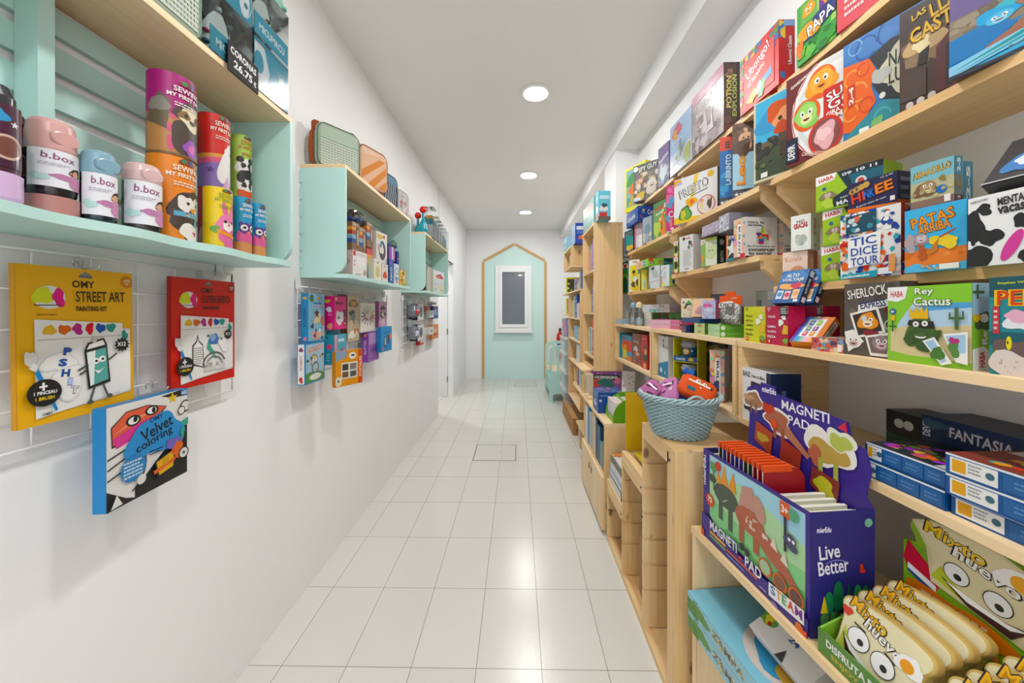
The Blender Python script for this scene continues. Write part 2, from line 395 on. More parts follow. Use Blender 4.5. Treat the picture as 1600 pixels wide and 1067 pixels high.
wall('wall_left_header', XL - .12, 4.84, 2.14, XL + .02, 5.87, ZC)
wall('wall_left_end', XL - .3, 5.87, 0, XL + .02, YE, ZC)
wall('wall_side_room', -2.2, 4.2, 0, -2.1, 6.6, ZC); wall('wall_side_near', -2.1, 4.2, 0, XL - .12, 4.3, ZC); wall('wall_side_far', -2.1, 6.5, 0, XL - .3, 6.6, ZC)
wall('wall_end', XL - .3, YE, 0, 1.35, YE + .15, ZC)
wall('wall_right', XR, YB, 0, XR + .15, YE, ZC)
wall('wall_column', .9, 3.32, 0, XR, 3.74, 2.857)
wall('wall_beam', .89, YB, 2.857, XR, YE, ZC, 'wall')
# baseboards
# door set in the far jamb of the side opening: casing, leaf, hinges
dr = struct(bpy.data.objects.new('door_1', None)); S.collection.objects.link(dr); dr.location = (-1.1, 5.85, 0)
wbox('casing', -1.122, 5.84, 0, -1.035, 5.868, 2.13, 'white', parent=dr, bev=.004)
wbox('leaf', -1.19, 5.845, .005, -1.128, 5.868, 2.1, 'white', parent=dr, bev=.002)
for z in (.28, 1.05, 1.82):
    b = MB(); b.lathe([(.009, -.045), (.009, .045)], '8d8d8d', 10); b.build('hinge', 'metal', dr, (-.026, -.018, z))
struct(wbox('trim_1', XL, 4.84, 2.14, XL + .03, 5.87, 2.2, 'white'))
# mint house painted on the end wall with oak trim
def houseX(px): return xat(px, YE)
hx0, hx1, hxm = -.665, .55, -.05; ze, zp = 2.375, 2.71
hb = MB(); hb.slab([(hx0, 0), (hx1, 0), (hx1, ze), (hxm, zp), (hx0, ze)], -.006, 0, 'a9dccf'); hp = hb.build('wall_mint_house', 'mintwall', None, (0, YE, 0)); struct(hp)
def strip(name, p, q, w, inward):
    dx, dz = q[0] - p[0], q[1] - p[1]; d = math.hypot(dx, dz); nx, nz = -dz / d * w * inward, dx / d * w * inward
    b = MB(); b.slab([(p[0], p[1]), (q[0], q[1]), (q[0] + nx, q[1] + nz), (p[0] + nx, p[1] + nz)], -.02, -.0062, 'ccaa77'); return struct(b.build(name, 'oak', None, (0, YE, 0)))
strip('trim_2', (hx0, 0), (hx0, ze), .05, 1); strip('trim_3', (hx1, 0), (hx1, ze), .05, -1)
strip('trim_4', (hx0, ze), (hxm, zp), .05, 1); strip('trim_5', (hx1, ze), (hxm, zp), .05, -1)
# window
wn = bpy.data.objects.new('window_1', None); S.collection.objects.link(wn); wn.location = (-.075, YE, .94); struct(wn)
def frame(name, x0, z0, x1, z1, t, y0, y1, mat, par, col='fff'):
    b = MB(); X0, X1, Z0, Z1 = x0, x1, z0, z1
    b.box(X0, y0, Z0, X0 + t, y1, Z1, col); b.box(X1 - t, y0, Z0, X1, y1, Z1, col); b.box(X0 + t, y0, Z0, X1 - t, y1, Z0 + t, col); b.box(X0 + t, y0, Z1 - t, X1 - t, y1, Z1, col)
    o = b.build(name, mat, par); md = o.modifiers.new('soft_edge', 'BEVEL'); md.width = .004; md.segments = 2; return o
frame('window_frame', -.365, .03, .365, 1.36, .075, -.05, -.0065, 'white', wn)
frame('window_sash', -.288, .107, .288, 1.283, .06, -.07, -.012, 'white', wn)
M['pane'] = None
m, N, L, b_ = newmat('frosted_night_glass'); b_.inputs['Base Color'].default_value = (*C('2f3a4c'), 1); b_.inputs['Roughness'].default_value = .22; b_.inputs['Coat Weight'].default_value = .5; b_.inputs['Specular IOR Level'].default_value = .9
n_ = N.new('ShaderNodeTexNoise'); n_.inputs['Scale'].default_value = 220; bp_ = N.new('ShaderNodeBump'); bp_.inputs['Strength'].default_value = .06; L.new(n_.outputs['Fac'], bp_.inputs['Height']); L.new(bp_.outputs[0], b_.inputs['Normal']); M['pane'] = m
b = MB(); b.box(-.23, -.03, .165, .23, -.02, 1.225, '445'); b.build('window_pane', 'pane', wn)
b = MB(); b.box(-.385, -.11, 0, .385, -.0065, .028, 'fff'); o = b.build('window_sill', 'white', wn)
# floor hatches
def hatch(name, x0, y0, x1, y1, label):
    h = thing(name, label, 'hatch', ((x0 + x1) / 2, (y0 + y1) / 2, 0), grp='floor hatches'); h['kind'] = 'structure'
    w, d = (x1 - x0) / 2, (y1 - y0) / 2
    b = MB(); g = .006
    for q in ((-w, -d, w, -d + g), (-w, d - g, w, d), (-w, -d + g, -w + g, d - g), (w - g, -d + g, w, d - g)): b.box(q[0], q[1], 0, q[2], q[3], .0012, '55524a')
    b.build('hatch_frame', 'metal', h)
    b = MB(); b.box(-w + g, -d + g, 0, w - g, d - g, .0008, 'cfcec8'); b.box(w * .33 - .0008, -d + g, .0008, w * .33 + .0008, d - g, .001, '9a9888'); b.lathe([(.006, .0008), (.006, .0014)], '6d6a60', 10, (.05, 0, 0)); b.build('hatch_lid', 'plastic', h)
hatch('floor_hatch', -.415, 3.357, -.01, 3.755, 'square access hatch in the tiled floor, the nearer one'); hatch('floor_hatch', -.05, 6.6, .36, 7.0, 'square access hatch in the floor below the mint house, the farther one')
# ceiling lights
for i, y in enumerate((-2.3, -.62, 1.06, 2.73, 4.39, 6.05)):
    lb = {2.73: 'round ceiling light, nearest and largest one seen', 4.39: 'round ceiling light, middle of the three seen', 6.05: 'round ceiling light nearest the end wall'}.get(y, 'round ceiling light out of the picture overhead')
    t = thing('ceiling_light', lb, 'light', (.14, y, ZC), grp='round ceiling lights')
    b = MB(); b.lathe([(.105, 0), (.112, -.004), (.104, -.012), (.09, -.012)], 'f2f2f0', 40, cap=False); b.build('bezel', 'plastic', t)
    b = MB(); b.lathe([(.0005, -.0095), (.098, -.0095)], 'fff', 40, cap=False); b.f = [f[::-1] for f in b.f]; b.build('diffuser', 'lamp', t)
# ================================================================== RIGHT-HAND SHELVING
def bracket(par, y, zt, xa=.91):
    b = MB(); p = [(1.108, zt), (xa, zt), (xa, zt - .028), (1.04, zt - .15), (1.108, zt - .15)]
    X, Y, Z = par.location; b.slab([(x - X, z - Z) for x, z in p], y - Y, y - Y + .024, 'ccc'); o = b.build('bracket', 'woodX', par); return o
def wshelf(label, y0, y1, zt, th=.022, xf=.89):
    t = thing('wall_shelf', label, 'shelf', (1.0, (y0 + y1) / 2, zt - th), grp='pine wall shelves')
    wbox('board', xf, y0, zt - th, 1.109, y1, zt, 'woodY', parent=t, bev=.002)
    for y in (y0 + .0, y1 - .024): bracket(t, y, zt - th, xf + .02)
    return t
ZT, ZS2, ZS3, ZM3, ZF3, ZR, ZR0 = 2.19, 1.858, 1.481, 1.602, 1.54, 1.289, 1.016
wshelf('topmost pine shelf nearest the camera, under the red puzzle game', .1, 1.3, ZT, xf=.925); wshelf('topmost pine shelf in the middle, under the glare-pale potion game', 1.345, 2.1, ZT, xf=.925); wshelf('topmost pine shelf farthest along, under the grey spy game', 2.157, 2.93, ZT, xf=.925)
wshelf('second pine shelf from the top nearest the camera, carrying fanned game boxes', .1, 1.285, ZS2); wshelf('second pine shelf from the top in the middle, carrying the white drawing game', 1.345, 2.1, ZS2); wshelf('second pine shelf from the top farthest along, under the blue dotted box', 2.157, 2.93, ZS2)
wshelf('third pine shelf from the top nearest the camera, carrying the cow-print game', .1, 1.27, ZS3); wshelf('third pine shelf from the top in the middle, under the two block tower games', 1.345, 2.1, ZM3); wshelf('third pine shelf from the top farthest along, under the crocodile box', 2.157, 2.93, ZF3)
def cubby(label, y0, y1, xf=.8, th=.02, z0=ZR0 - .02, z1=ZR):
    t = thing('wall_cabinet', label, 'cabinet', (.95, (y0 + y1) / 2, z0), grp='open pine wall cabinets')
    wbox('top_board', xf, y0, z1 - th, 1.109, y1, z1, 'plyY', parent=t, bev=.0015); wbox('bottom_board', xf, y0, z0, 1.109, y1, z0 + th, 'plyY', parent=t, bev=.0015)
    wbox('side_panel', xf + .002, y0, z0 + th, 1.109, y0 + th, z1 - th, 'woodX', parent=t); wbox('side_panel', xf + .002, y1 - th, z0 + th, 1.109, y1, z1 - th, 'woodX', parent=t)
    return t
cubby('open pine cabinet under the pink and yellow taco games, holding blue puzzles', .15, 1.325); cubby('open pine cabinet behind the wicker basket', 1.342, 2.165); cubby('open pine cabinet farthest along the wall, beside the tall bookcase', 2.185, 2.985)
# stepped storage unit (three steps)
XS, XSB = .546, .986
st = thing('stepped_storage_unit', 'pine stepped storage unit of three heights under the wicker basket', 'storage unit', (.766, 1.75, 0))
def grooved(par, y, z1, th=.018):
    """upright panel with horizontal runner grooves cut in both faces"""
    X, Y, Z = par.location; b = MB(); z = .03; gaps = [g for g in (.19, .30, .41, .52, .63, .74, .85) if g < z1 - .04]
    c0 = 0.03
    for g in gaps + [z1]:
        e = g if g == z1 else g - .006
        b.box(XS - X, y - Y, c0, XSB - X, y + th - Y, e, 'ccc')
        if g != z1: b.box(XS - X, y + .006 - Y, e, XSB - X, y + th - .006 - Y, g + .006, 'ccc')
        c0 = g + .006
    return b.build('upright_panel', 'woodZ', par)
steps = [(1.28, 1.59, .91), (1.59, 1.90, .655), (1.90, 2.215, .365)]
for i, (y0, y1, z1) in enumerate(steps):
    wbox('step_top', XS, y0 + (0 if i == 0 else .002), z1 - .018, XSB, y1, z1, 'woodX', parent=st, bev=.002)
    wbox('front_rail', XS - .002, y0 + (.03 if i == 0 else .002), z1 - .062, XS + .02, y1 - .022, z1 - .0185, 'woodY', parent=st, bev=.002)
    if i: wbox('top_edge_strip', XS, y0 + .004, z1, XS + .03, y1 - .004, z1 + .012, 'woodY', parent=st, bev=.002)
wbox('end_panel', XS, 1.262, 0, XSB, 1.28, .91, 'woodZ', parent=st, bev=.002)
b = MB(); b.box(0, 0, 0, .045, .04, .86, 'ccc'); b.build('corner_post', 'woodZ', st, Vector((XS - .002, 1.2805, .03)) - st.location)
for y, z in ((1.572, .89), (1.882, .636), (2.196, .346)): grooved(st, y, z)
wbox('base_rail', XS, 1.28, 0, XS + .022, 2.215, .03, 'woodY', parent=st, bev=.002); wbox('base_rail', XSB - .022, 1.28, 0, XSB, 2.215, .03, 'woodY', parent=st, bev=.002)
wbox('bottom_board', XS + .022, 1.282, .012, XSB - .022, 2.2, .026, 'woodY', parent=st)
for y, z in ((1.3, .865), (1.6, .62), (1.585, .50), (1.905, .33)):
    b = MB(); b.lathe([(.005, 0), (.005, .003)], '3a3a3a', 10); o = b.build('screw', 'metal', st, Vector((XS - .0045, y, z)) - st.location, (0, R(90), 0))
# low cabinet with two doors
CB = thing('base_cabinet', 'low pine cabinet with two doors under the green card display', 'cabinet', (.72, 2.6, 0))
cx0, cx1, cy0, cy1, cz = XS, .9, 2.27, 2.975, .69
wbox('top_board', cx0, cy0, cz - .02, cx1, 3.56, cz, 'plyY', parent=CB, bev=.0015)
for y in (cy0, 2.615, cy1 - .018): wbox('upright_panel', cx0, y, .02, cx1, y + .018, cz - .02, 'woodZ', parent=CB)
wbox('middle_board', cx0 + .001, cy0 + .018, .345, cx1, 2.615, .363, 'plyY', parent=CB); wbox('middle_board', cx0 + .001, 2.633, .345, cx1, cy1 - .018, .363, 'plyY', parent=CB)
wbox('plinth', cx0 + .012, cy0, 0, cx1, cy1, .02, 'plyY', parent=CB); wbox('back_panel', cx1, cy0, .02, cx1 + .006, cy1, cz, 'plyZ', parent=CB)
for y0, y1, hy in ((cy0 + .002, 2.62, 2.585), (2.626, cy1 - .002, 2.66)):
    d = wbox('door', cx0 - .018, y0, .022, cx0 - .0005, y1, .352, 'plyZ', parent=CB, bev=.0015)
    b = MB(); b.lathe([(.012, 0), (.012, .002)], '241a10', 14, sx=2.1); b.build('finger_hole', 'matte', d, (-.0105, hy - (y0 + y1) / 2, .24), (0, R(90), 0))
# open book crate on that cabinet, tall bookcase on top of it
def crate(name, label, cat, x0, y0, z0, x1, y1, z1, th=.014, mat='plyY', shelves=(), grp=None):
    t = thing(name, label, cat, ((x0 + x1) / 2, (y0 + y1) / 2, z0), grp=grp)
    wbox('bottom_board', x0, y0, z0, x1, y1, z0 + th, mat, parent=t); wbox('top_board', x0, y0, z1 - th, x1, y1, z1, mat, parent=t)
    wbox('side_panel', x0, y0, z0 + th, x1, y0 + th, z1 - th, 'woodZ' if mat == 'plyY' else mat, parent=t); wbox('side_panel', x0, y1 - th, z0 + th, x1, y1, z1 - th, 'woodZ' if mat == 'plyY' else mat, parent=t)
    wbox('back_panel', x1 - .006, y0 + th, z0 + th, x1 - .0005, y1 - th, z1 - th, 'plyZ', parent=t)
    for z in shelves: wbox('shelf_board', x0 + .002, y0 + th, z - th, x1 - .006, y1 - th, z, mat, parent=t)
    return t
crate('book_crate', 'open pine crate of upright books on the low cabinet, under the tall bookcase', 'crate', .556, 3.12, cz + .001, .87, 3.555, .885)
crate('tall_bookcase', 'tall narrow knotty pine bookcase seen from its side', 'bookcase', .645, 3.05, .886, .885, 3.57, 2.135, .02, 'woodZ', (1.0, 1.38, 1.745))
crate('birch_crate', 'birch plywood crate fixed high behind the tall bookcase', 'crate', .6, 4.06, 1.88, 1.109, 4.65, 2.12, .014)
crate('far_bookcase', 'open pine bookcase standing behind the tall knotty one', 'bookcase', .65, 3.755, .34, 1.1, 4.6, 1.62, .016, 'plyY', (.8, 1.06, 1.31))
# near counter, turned a little
CT = thing('display_counter', 'open pine counter in the right foreground, under the purple display box', 'counter', (.578, 1.212, 0), (0, 0, R(6)))
zt = .683; W2 = .385; LN = 1.36
def cbox(name, x0, y0, z0, x1, y1, z1, mat, bev=.003):
    b = MB(); b.box(x0, y0, z0, x1, y1, z1, 'ccc'); o = b.build(name, mat, CT)
    md = o.modifiers.new('soft_edge', 'BEVEL'); md.width = bev; md.segments = 3; return o
cbox('top_board', 0, -LN, zt - .02, W2, 0, zt, 'plyY', .006)
cbox('side_panel', .004, -.02, 0, W2, 0, zt - .0205, 'plyZ'); cbox('side_panel', .004, -.545, 0, W2, -.525, zt - .0205, 'plyZ'); cbox('side_panel', .004, -LN, 0, W2, -LN + .02, zt - .0205, 'plyZ')
cbox('shelf_board', .004, -.524, .36, W2, -.021, .378, 'plyY'); cbox('shelf_board', .004, -LN + .021, .36, W2, -.546, .378, 'plyY')
cbox('door', .006, -.522, .02, .022, -.023, .357, 'plyZ'); cbox('back_panel', W2 - .008, -LN + .02, 0, W2 - .001, -.02, zt - .02, 'plyZ')
# ================================================================== BENCH, BINS, BOXES at the far end
bn = thing('bench', 'mint painted child bench with arched arms and a pine seat', 'bench', (.74, 5.95, 0))
def armp(y):
    b = MB(); x0, x1 = -.25, .2; z1 = .86
    out = [(x0, .0), (x0 + .055, 0), (x0 + .055, .1), (x0 + .1, .12), (x1 - .1, .12), (x1 - .055, .1), (x1 - .055, 0), (x1, 0)]
    b.slab(out[:1] + out[1:] + [(x1, .46), (x0, .46)], 0, .035, 'b4d8d0')
    for xa in (x0, x0 + .12, x1 - .155, x1 - .045):
        b.box(xa, .0, .46, xa + (.045 if xa in (x0, x1 - .045) else .035), .035, .73 if xa in (x0, x1 - .045) else .82, 'b4d8d0')
    pts = []
    for k in range(13):
        a = math.pi * (1 - k / 12); pts.append(((x0 + x1) / 2 + (x1 - x0) / 2 * math.copysign(abs(math.cos(a)) ** .55, math.cos(a)), .72 + .14 * math.sin(a) ** .6))
    inn = [((x0 + x1) / 2 + (p[0] - (x0 + x1) / 2) * .8, p[1] - .045) for p in pts]
    for k in range(12): b.slab([pts[k], pts[k + 1], inn[k + 1], inn[k]], -.001, .036, 'b4d8d0')
    return b.build('arm', 'paint', bn, (0, y - 5.95, 0))
armp(5.52); armp(6.3)
wbox('seat', .50, 5.556, .425, .93, 6.299, .445, 'plyY', parent=bn, bev=.004); b = MB(); b.box(-.06, 0, 0, .06, .06, .02, 'ccc'); 
wbox('apron', .505, 5.556, .1, .525, 6.299, .424, 'paint', 'b4d8d0', parent=bn); wbox('apron', .9, 5.556, .1, .92, 6.299, .424, 'paint', 'b4d8d0', parent=bn)
wbox('backrest', .905, 5.556, .5, .925, 6.299, .84, 'paint', 'b4d8d0', parent=bn)
b = MB()
for s in (0,): b.box(0, 0, 0, .012, .6, .006, '93c9bc'); b.box(0, 0, .18, .012, .6, .186, '93c9bc'); b.box(0, 0, .006, .012, .006, .18, '93c9bc'); b.box(0, .594, .006, .012, .6, .18, '93c9bc')
b.build('apron_moulding', 'paint', bn, Vector((.4935, 5.63, .16)) - bn.location)
# cardboard box on floor
t = thing('cardboard_box', 'closed brown cardboard box on the floor under the clear bins', 'box', (.75, 4.5, 0))
b = MB(); b.box(-.13, -.45, 0, .15, .45, .185, 'b98a58'); b.build('carton', 'carton', t)
b = MB(); b.box(-.13, -.45, .1855, .15, .0, .187, 'c19463'); b.box(-.13, .002, .1855, .15, .45, .187, 'be9060'); b.build('flap', 'carton', t)
b = MB(); b.lathe([(.012, 0), (.012, .0012)], '3a2818', 14, sx=.7, sy=2.2); b.build('hand_hole', 'matte', t, (.06, -.33, .1872))
b = MB(); b.box(-.1, 0, 0, .12, .0008, .05, '9b7148'); b.build('printed_mark', 'carton', t, (0, -.4512, .03))
# small pine stool in front of it
t = thing('step_stool', 'small pine stool on the floor before the low cabinet', 'stool', (.735, 3.5, 0))
b = MB(); b.box(-.13, -.26, .25, .16, .22, .272, 'ccc'); b.build('seat', 'plyY', t)
for y in (-.24, .17): b = MB(); b.box(-.11, y, 0, .14, y + .03, .25, 'ccc'); b.build('leg', 'plyZ', t)
# clear storage bins with grey fabric inside
def bin_(z, h, label, col, fill):
    t = thing('storage_bin', label, 'bin', (.77, 4.98, z), grp='clear storage bins')
    b = MB(); x0, x1, y0, y1 = -.15, .15, -.3, .3
    for i, (q0, q1) in enumerate((((x0 + .015, y0 + .015), (x1 - .015, y1 - .015)),)):
        pass
    B = [(x0 + .015, y0 + .02), (x1 - .015, y0 + .02), (x1 - .015, y1 - .02), (x0 + .015, y1 - .02)]; T = [(x0, y0), (x1, y0), (x1, y1), (x0, y1)]
    vs = [(p[0], p[1], .0) for p in B] + [(p[0], p[1], h - .03) for p in T]
    b.mesh(vs, [(0, 1, 5, 4), (1, 2, 6, 5), (2, 3, 7, 6), (3, 0, 4, 7), (3, 2, 1, 0)], 'fff'); b.build('tub', 'frost', t)
    b = MB(); b.slab(rrect(x0 - .008, y0 - .008, x1 + .008, y1 + .008, .03), h - .03, h - .006, 'fff', .005); b.v = [(v[0], v[2], v[1]) for v in b.v]; b.f = [f[::-1] for f in b.f]; b.build('lid', 'frost', t)
    b = MB(); rn = random.Random(int(z * 100)); n = 5
    for k in range(n):
        zz = .008 + (h - .06) * k / n * fill; hh = (h - .06) / n * fill
        b.lathe([(.0, .0), (.118, .002), (.126, hh * .5), (.118, hh * .96), (.0, hh)], col, 18, (0, 0, zz), sy=2.1, cap=False)
    b.build('folded_fabric', 'fabric', t)
bin_(.189, .165, 'clear bin with dark red fabric, bottom of the stack', '7a4a4e', .7); bin_(.356, .24, 'clear bin of grey fabric on the red one', '8b8f90', .95); bin_(.598, .24, 'clear bin of grey fabric, third in the stack', '969a9b', .95); bin_(.84, .2, 'clear bin of pale grey fabric on top of the stack', 'a3a6a7', .95)
# fire extinguisher on the end wall
t = thing('fire_extinguisher', 'red fire extinguisher hung at the right of the end wall', 'extinguisher', (.86, YE - .075, .42))
b = MB(); b.lathe([(.0, 0), (.06, .005), (.065, .03), (.065, .44), (.05, .5), (.025, .53), (.02, .56)], 'c8262a', 24); cylface(b, .0651, .22, .13, -90, 150).draw('r 0 0 1 1 f0efe8;r .1 .5 .9 .9 2a5fa8;q 3 3 .1 .1 .9 .4 444'); b.build('cylinder_body', 'plastic', t)
b = MB(); b.box(-.02, -.03, .56, .02, .02, .6, '222'); b.box(-.012, -.1, .6, .012, .03, .615, '222'); b.build('valve', 'plastic', t)
b = MB(); b.tube([(.02, 0, .58), (.075, -.01, .56), (.085, -.02, .45), (.075, -.03, .3)], .009, '1c1c1c'); b.build('hose', 'plastic', t)
# ================================================================== GAMES ON THE RIGHT-HAND SHELVES
GB = 'game box'
# ---- topmost shelf
card('R', 'board_game_box', 'pinkish red game box at the near end of the topmost shelf', GB, 1308, .915, ZT, .26, .26, .06, 'd8525c', {
    'F': 'r 0 0 1 1 dd5a63;x 4 12 .3 .3 1 1 .07 e87a7c,c83a48,f0b0a8;t .05 .62 .5 .2 0 w UNGA;c .5 .45 .09 3a2a2c;p c8202c .62 1 .8 .4 1 .6 1 1;q 2 5 .08 .1 .3 .45 f4d8d6'}, yaw=8)
card('R', 'board_game_box', 'green jungle game box with animals on the topmost shelf', GB, 1245.5, .915, ZT, 1307, 15, .06, '3f9a46', {
    'F': 'r 0 0 1 1 4ca64c;x 7 26 0 0 1 1 .12 2f8a3c,7cc24c,a8d068,1f6a34;r .12 .62 .55 .98 6fae54;b .33 .82 .14 .12 e8962c 3;m .33 .82 .1 e8a03a f4c878;r .6 .6 1 1 6a3a8c;b .8 .8 .16 .16 e89a2c 5;p 2c3c7c 0 .35 .5 .62 1 .7 1 .45 .4 .3;b .35 .45 .3 .13 e8a030 9;o .28 .38 .7 .2 12 w 222 PAPA;b .75 .14 .22 .14 3a9a3a 4;x 9 10 0 0 1 .3 .1 5cb84a,2c7c34;b .1 .25 .08 .16 e87820 8', 'L': 'r 0 0 1 1 3c8a40'}, yaw=4)
card('R', 'board_game_box', 'shiny red puzzle game box with colourful border on the topmost shelf', GB, 1157, .915, ZT, 1217, 97, .055, 'd03a3c', {
    'F': 'r 0 0 1 1 d84b4a;x 3 26 0 .86 1 1 .06 3a7ab8,3f9a46,e8c03a,d02c30;x 5 18 0 0 .1 1 .06 3f9a46,e8c03a,c82428;x 6 8 .9 .3 1 1 .06 3f9a46,3a7ab8;r .14 .12 .9 .84 de5a56;o .16 .56 .66 .24 22 w b8383a Ubongo!;t .22 .44 .46 .1 22 f6e0dc Classic;p f0d84a .2 .12 .4 .3 .5 .2 .36 .06;p 6aa8d8 .56 .3 .84 .4 .86 .28 .6 .2;p 8cc88a .5 .06 .62 .04 .72 .3 .6 .3;p f0f0ea .42 .2 .56 .34 .62 .24 .5 .12',
    'R': 'r 0 0 1 1 c81e22;x 8 16 0 0 .4 1 .12 3f9a46,e8c03a,3a7ab8,c81e22;r .3 .9 1 .99 7aa8d8;t .55 .3 .28 .45 90 w Ubongo! Classic'})
card('R', 'board_game_box', 'dark-spined game box with glare painted pale over its front, on the topmost shelf', GB, 1081.8, .915, ZT, 1131, 156, .07, '5a4038', {  # washed-out front greys have the lamp glare painted into the artwork
    'F': 'r 0 0 1 1 b4a8aa;x 14 40 0 0 1 1 .1 a89a9c,c8bcc0,988c90,d0c8cc;r 0 .84 1 1 c890a4;o .2 .66 .6 .14 8 e0d8d0 8a8078 EXPLOSION;x 15 14 .2 .2 .8 .6 .1 8a7c7c,d8d4d8,b09a98;x 4 8 0 0 .4 .3 .08 7c6a6c,90807c;p d8d2d4 .35 .25 .45 .6 .55 .25;p e4dee0 .6 .2 .66 .5 .72 .2',
    'R': 'r 0 0 1 1 4a342c;x 3 14 0 0 1 1 .07 6a4c3c,3a2820,8a6a4c;t .14 .34 .34 .46 90 d8cc6a POTION;t .52 .22 .3 .6 90 b8c46a EXPLOSION;r 0 0 1 .1 6a3a34;r .8 0 1 1 2a2426'}, mat='gloss')
card('R', 'board_game_box', 'pale blue sky game box with hot-air balloon on the topmost shelf', GB, 1047.3, .915, ZT, 1081, 202, .06, 'a8c0dc', {
    'F': 'r 0 0 1 1 a4bede;r 0 0 1 .4 c4d0dc;b .35 .82 .2 .13 c86a7a 3;b .25 .76 .1 .1 e0a04a 5;p 7a8a94 .4 .3 .5 .72 .62 .3;x 5 18 .2 .15 .9 .5 .08 8a9aa0,b4c0c4,e8e4e0,94a890;b .8 .2 .18 .16 a8b46a 6;x 8 10 0 0 1 .2 .07 9cb0c4,b8c8d4;t .1 .58 .5 .06 0 e8eef4 CASTLES'}, mat='gloss')
card('R', 'board_game_box', 'muted purple game box next to the grey spy game on the topmost shelf', GB, 1028.5, .915, ZT, 1045.5, 234, .06, '7a6a94', {
    'F': 'r 0 0 1 1 8478a0;r 0 .6 1 1 6a5a88;o .05 .62 .9 .12 15 e8e4ee 4a3a68 Pueblos;x 5 22 0 0 1 .55 .1 a8a4c0,7cb0b0,c8b4c4,5a6a8c;b .5 .3 .3 .2 c8d4d8 4'}, yaw=6)
card('R', 'board_game_box', 'grey cartoon spy game box at the far end of the topmost shelf', GB, 989.8, .86, ZT, 1029, 261, .06, '4a5258', {
    'F': 'r 0 0 1 1 6a6c6a;r 0 .8 1 1 454c52;c .1 .9 .07 e8ecec;o .18 .8 .8 .15 5 f0ece0 222 SPY GUY;x 21 46 .02 .05 .98 .76 .09 b8a890,8a8078,d8c8ac,6a6460,e0d4c0,c8a070;b .72 .3 .16 .2 d8d0c4 3;m .75 .4 .12 e0d8cc c8bcae;b .3 .14 .2 .1 d8b84a 6;r .02 .02 .3 .12 d8dce4;m .3 .55 .08 c89068 e8c8a8'}, yaw=40)
card('R', 'board_game_box', 'yellow-framed game box behind the grey spy game', GB, 976.5, .885, ZT, .24, 267, .05, 'e8dc3c', {
    'F': 'r 0 0 1 1 f0e64a;r .08 .1 .94 .95 8ab0b8;b .4 .7 .25 .18 4a9a5a 3;b .5 .45 .3 .16 e8823a 5;x 4 14 .1 .1 .9 .4 .09 d0d4c8,5a9ab0,c8b43a;r .08 0 .94 .1 e8dc3c'}, yaw=22)
# ---- second shelf, near: boxes fanned one over the other
card('R', 'board_game_box', 'bright blue genie game box, nearest on the second shelf', GB, 1484, .865, ZS2, .27, .272, .045, '4a3c40', {
    'F': 'r 0 0 1 1 1d8fd0;G .62 .42;r 0 0 2 3 1d8fd0;r 0 1 2 3 6a5a8c;r 0 .55 1 1 8a7a62;x 3 14 0 .6 .8 1 .1 75684f,9a8c74,6a5e50;p 5a3c84 .66 1 .66 .74 1 .7 1 1;p 1677b8 0 .25 0 .66 .35 .72 .5 .5 .3 .25;b .42 .76 .2 .13 2aa4d8 4;b .5 .86 .14 .08 3ab0c0 5;m .38 .68 .09 58b8e0 9ad4ea;p a06a52 .48 .8 .9 .84 .88 .76 .8 .5 .46 .3 .3 .22 .28 .3 .45 .42 .6 .6;p 5a4446 .6 .76 .84 .8 .8 .5 .72 .48;b .72 .88 .18 .06 d8c45a 7;b .95 .6 .16 .2 1aa8dc 3;p 8cc8e4 0 .02 0 .2 .55 .34 1 .52 1 .28;p 1a9a9c 0 .1 .6 .34 1 .5 1 .44 .5 .24;p 1f9aa8 0 .04 .5 .22 1 .38 1 .34;p 40a8d0 .1 .02 .9 .22 1 .2 1 .1;t .44 .12 .16 .05 12 5a8a98 Genius;r 0 0 1 .045 3a3034', 'L': 'r 0 0 1 1 c8b8a8'}, yaw=18)
card('R', 'board_game_box', 'dark brown castle game box with yellow title on the second shelf', GB, 1406, .9, ZS2, .19, 24, .043, '3a2c28', {
    'F': 'r 0 0 1 1 45332c;G .8 1;r 0 .72 1 1 3a2b26;x 5 16 .02 .4 .5 .72 .1 6a503c,7c6248,8c7454;b .28 .62 .2 .12 c8a878 3;b .25 .6 .1 .08 f0e0b0 5;p 241c1c .2 .4 .22 .52 .34 .56 .3 .4;p 5a2a2a .4 .08 .4 .5 .62 .66 .86 .6 .9 .08;p 2c2022 .5 .1 .5 .48 .64 .58 .8 .5 .8 .1;r .02 .1 .3 .36 4c3a34;t .14 .87 .16 .06 10 e0b43a LAS;o .32 .83 .6 .15 10 f0c030 6a4a10 LLAVES;o .1 .66 .86 .16 6 f0c030 6a4a10 CASTILLO;c .12 .05 .035 d0c4c0;c .24 .06 .035 d0c4c0;c .36 .07 .035 d0c4c0', 'L': 'r 0 0 1 1 b8a89a'}, yaw=18)
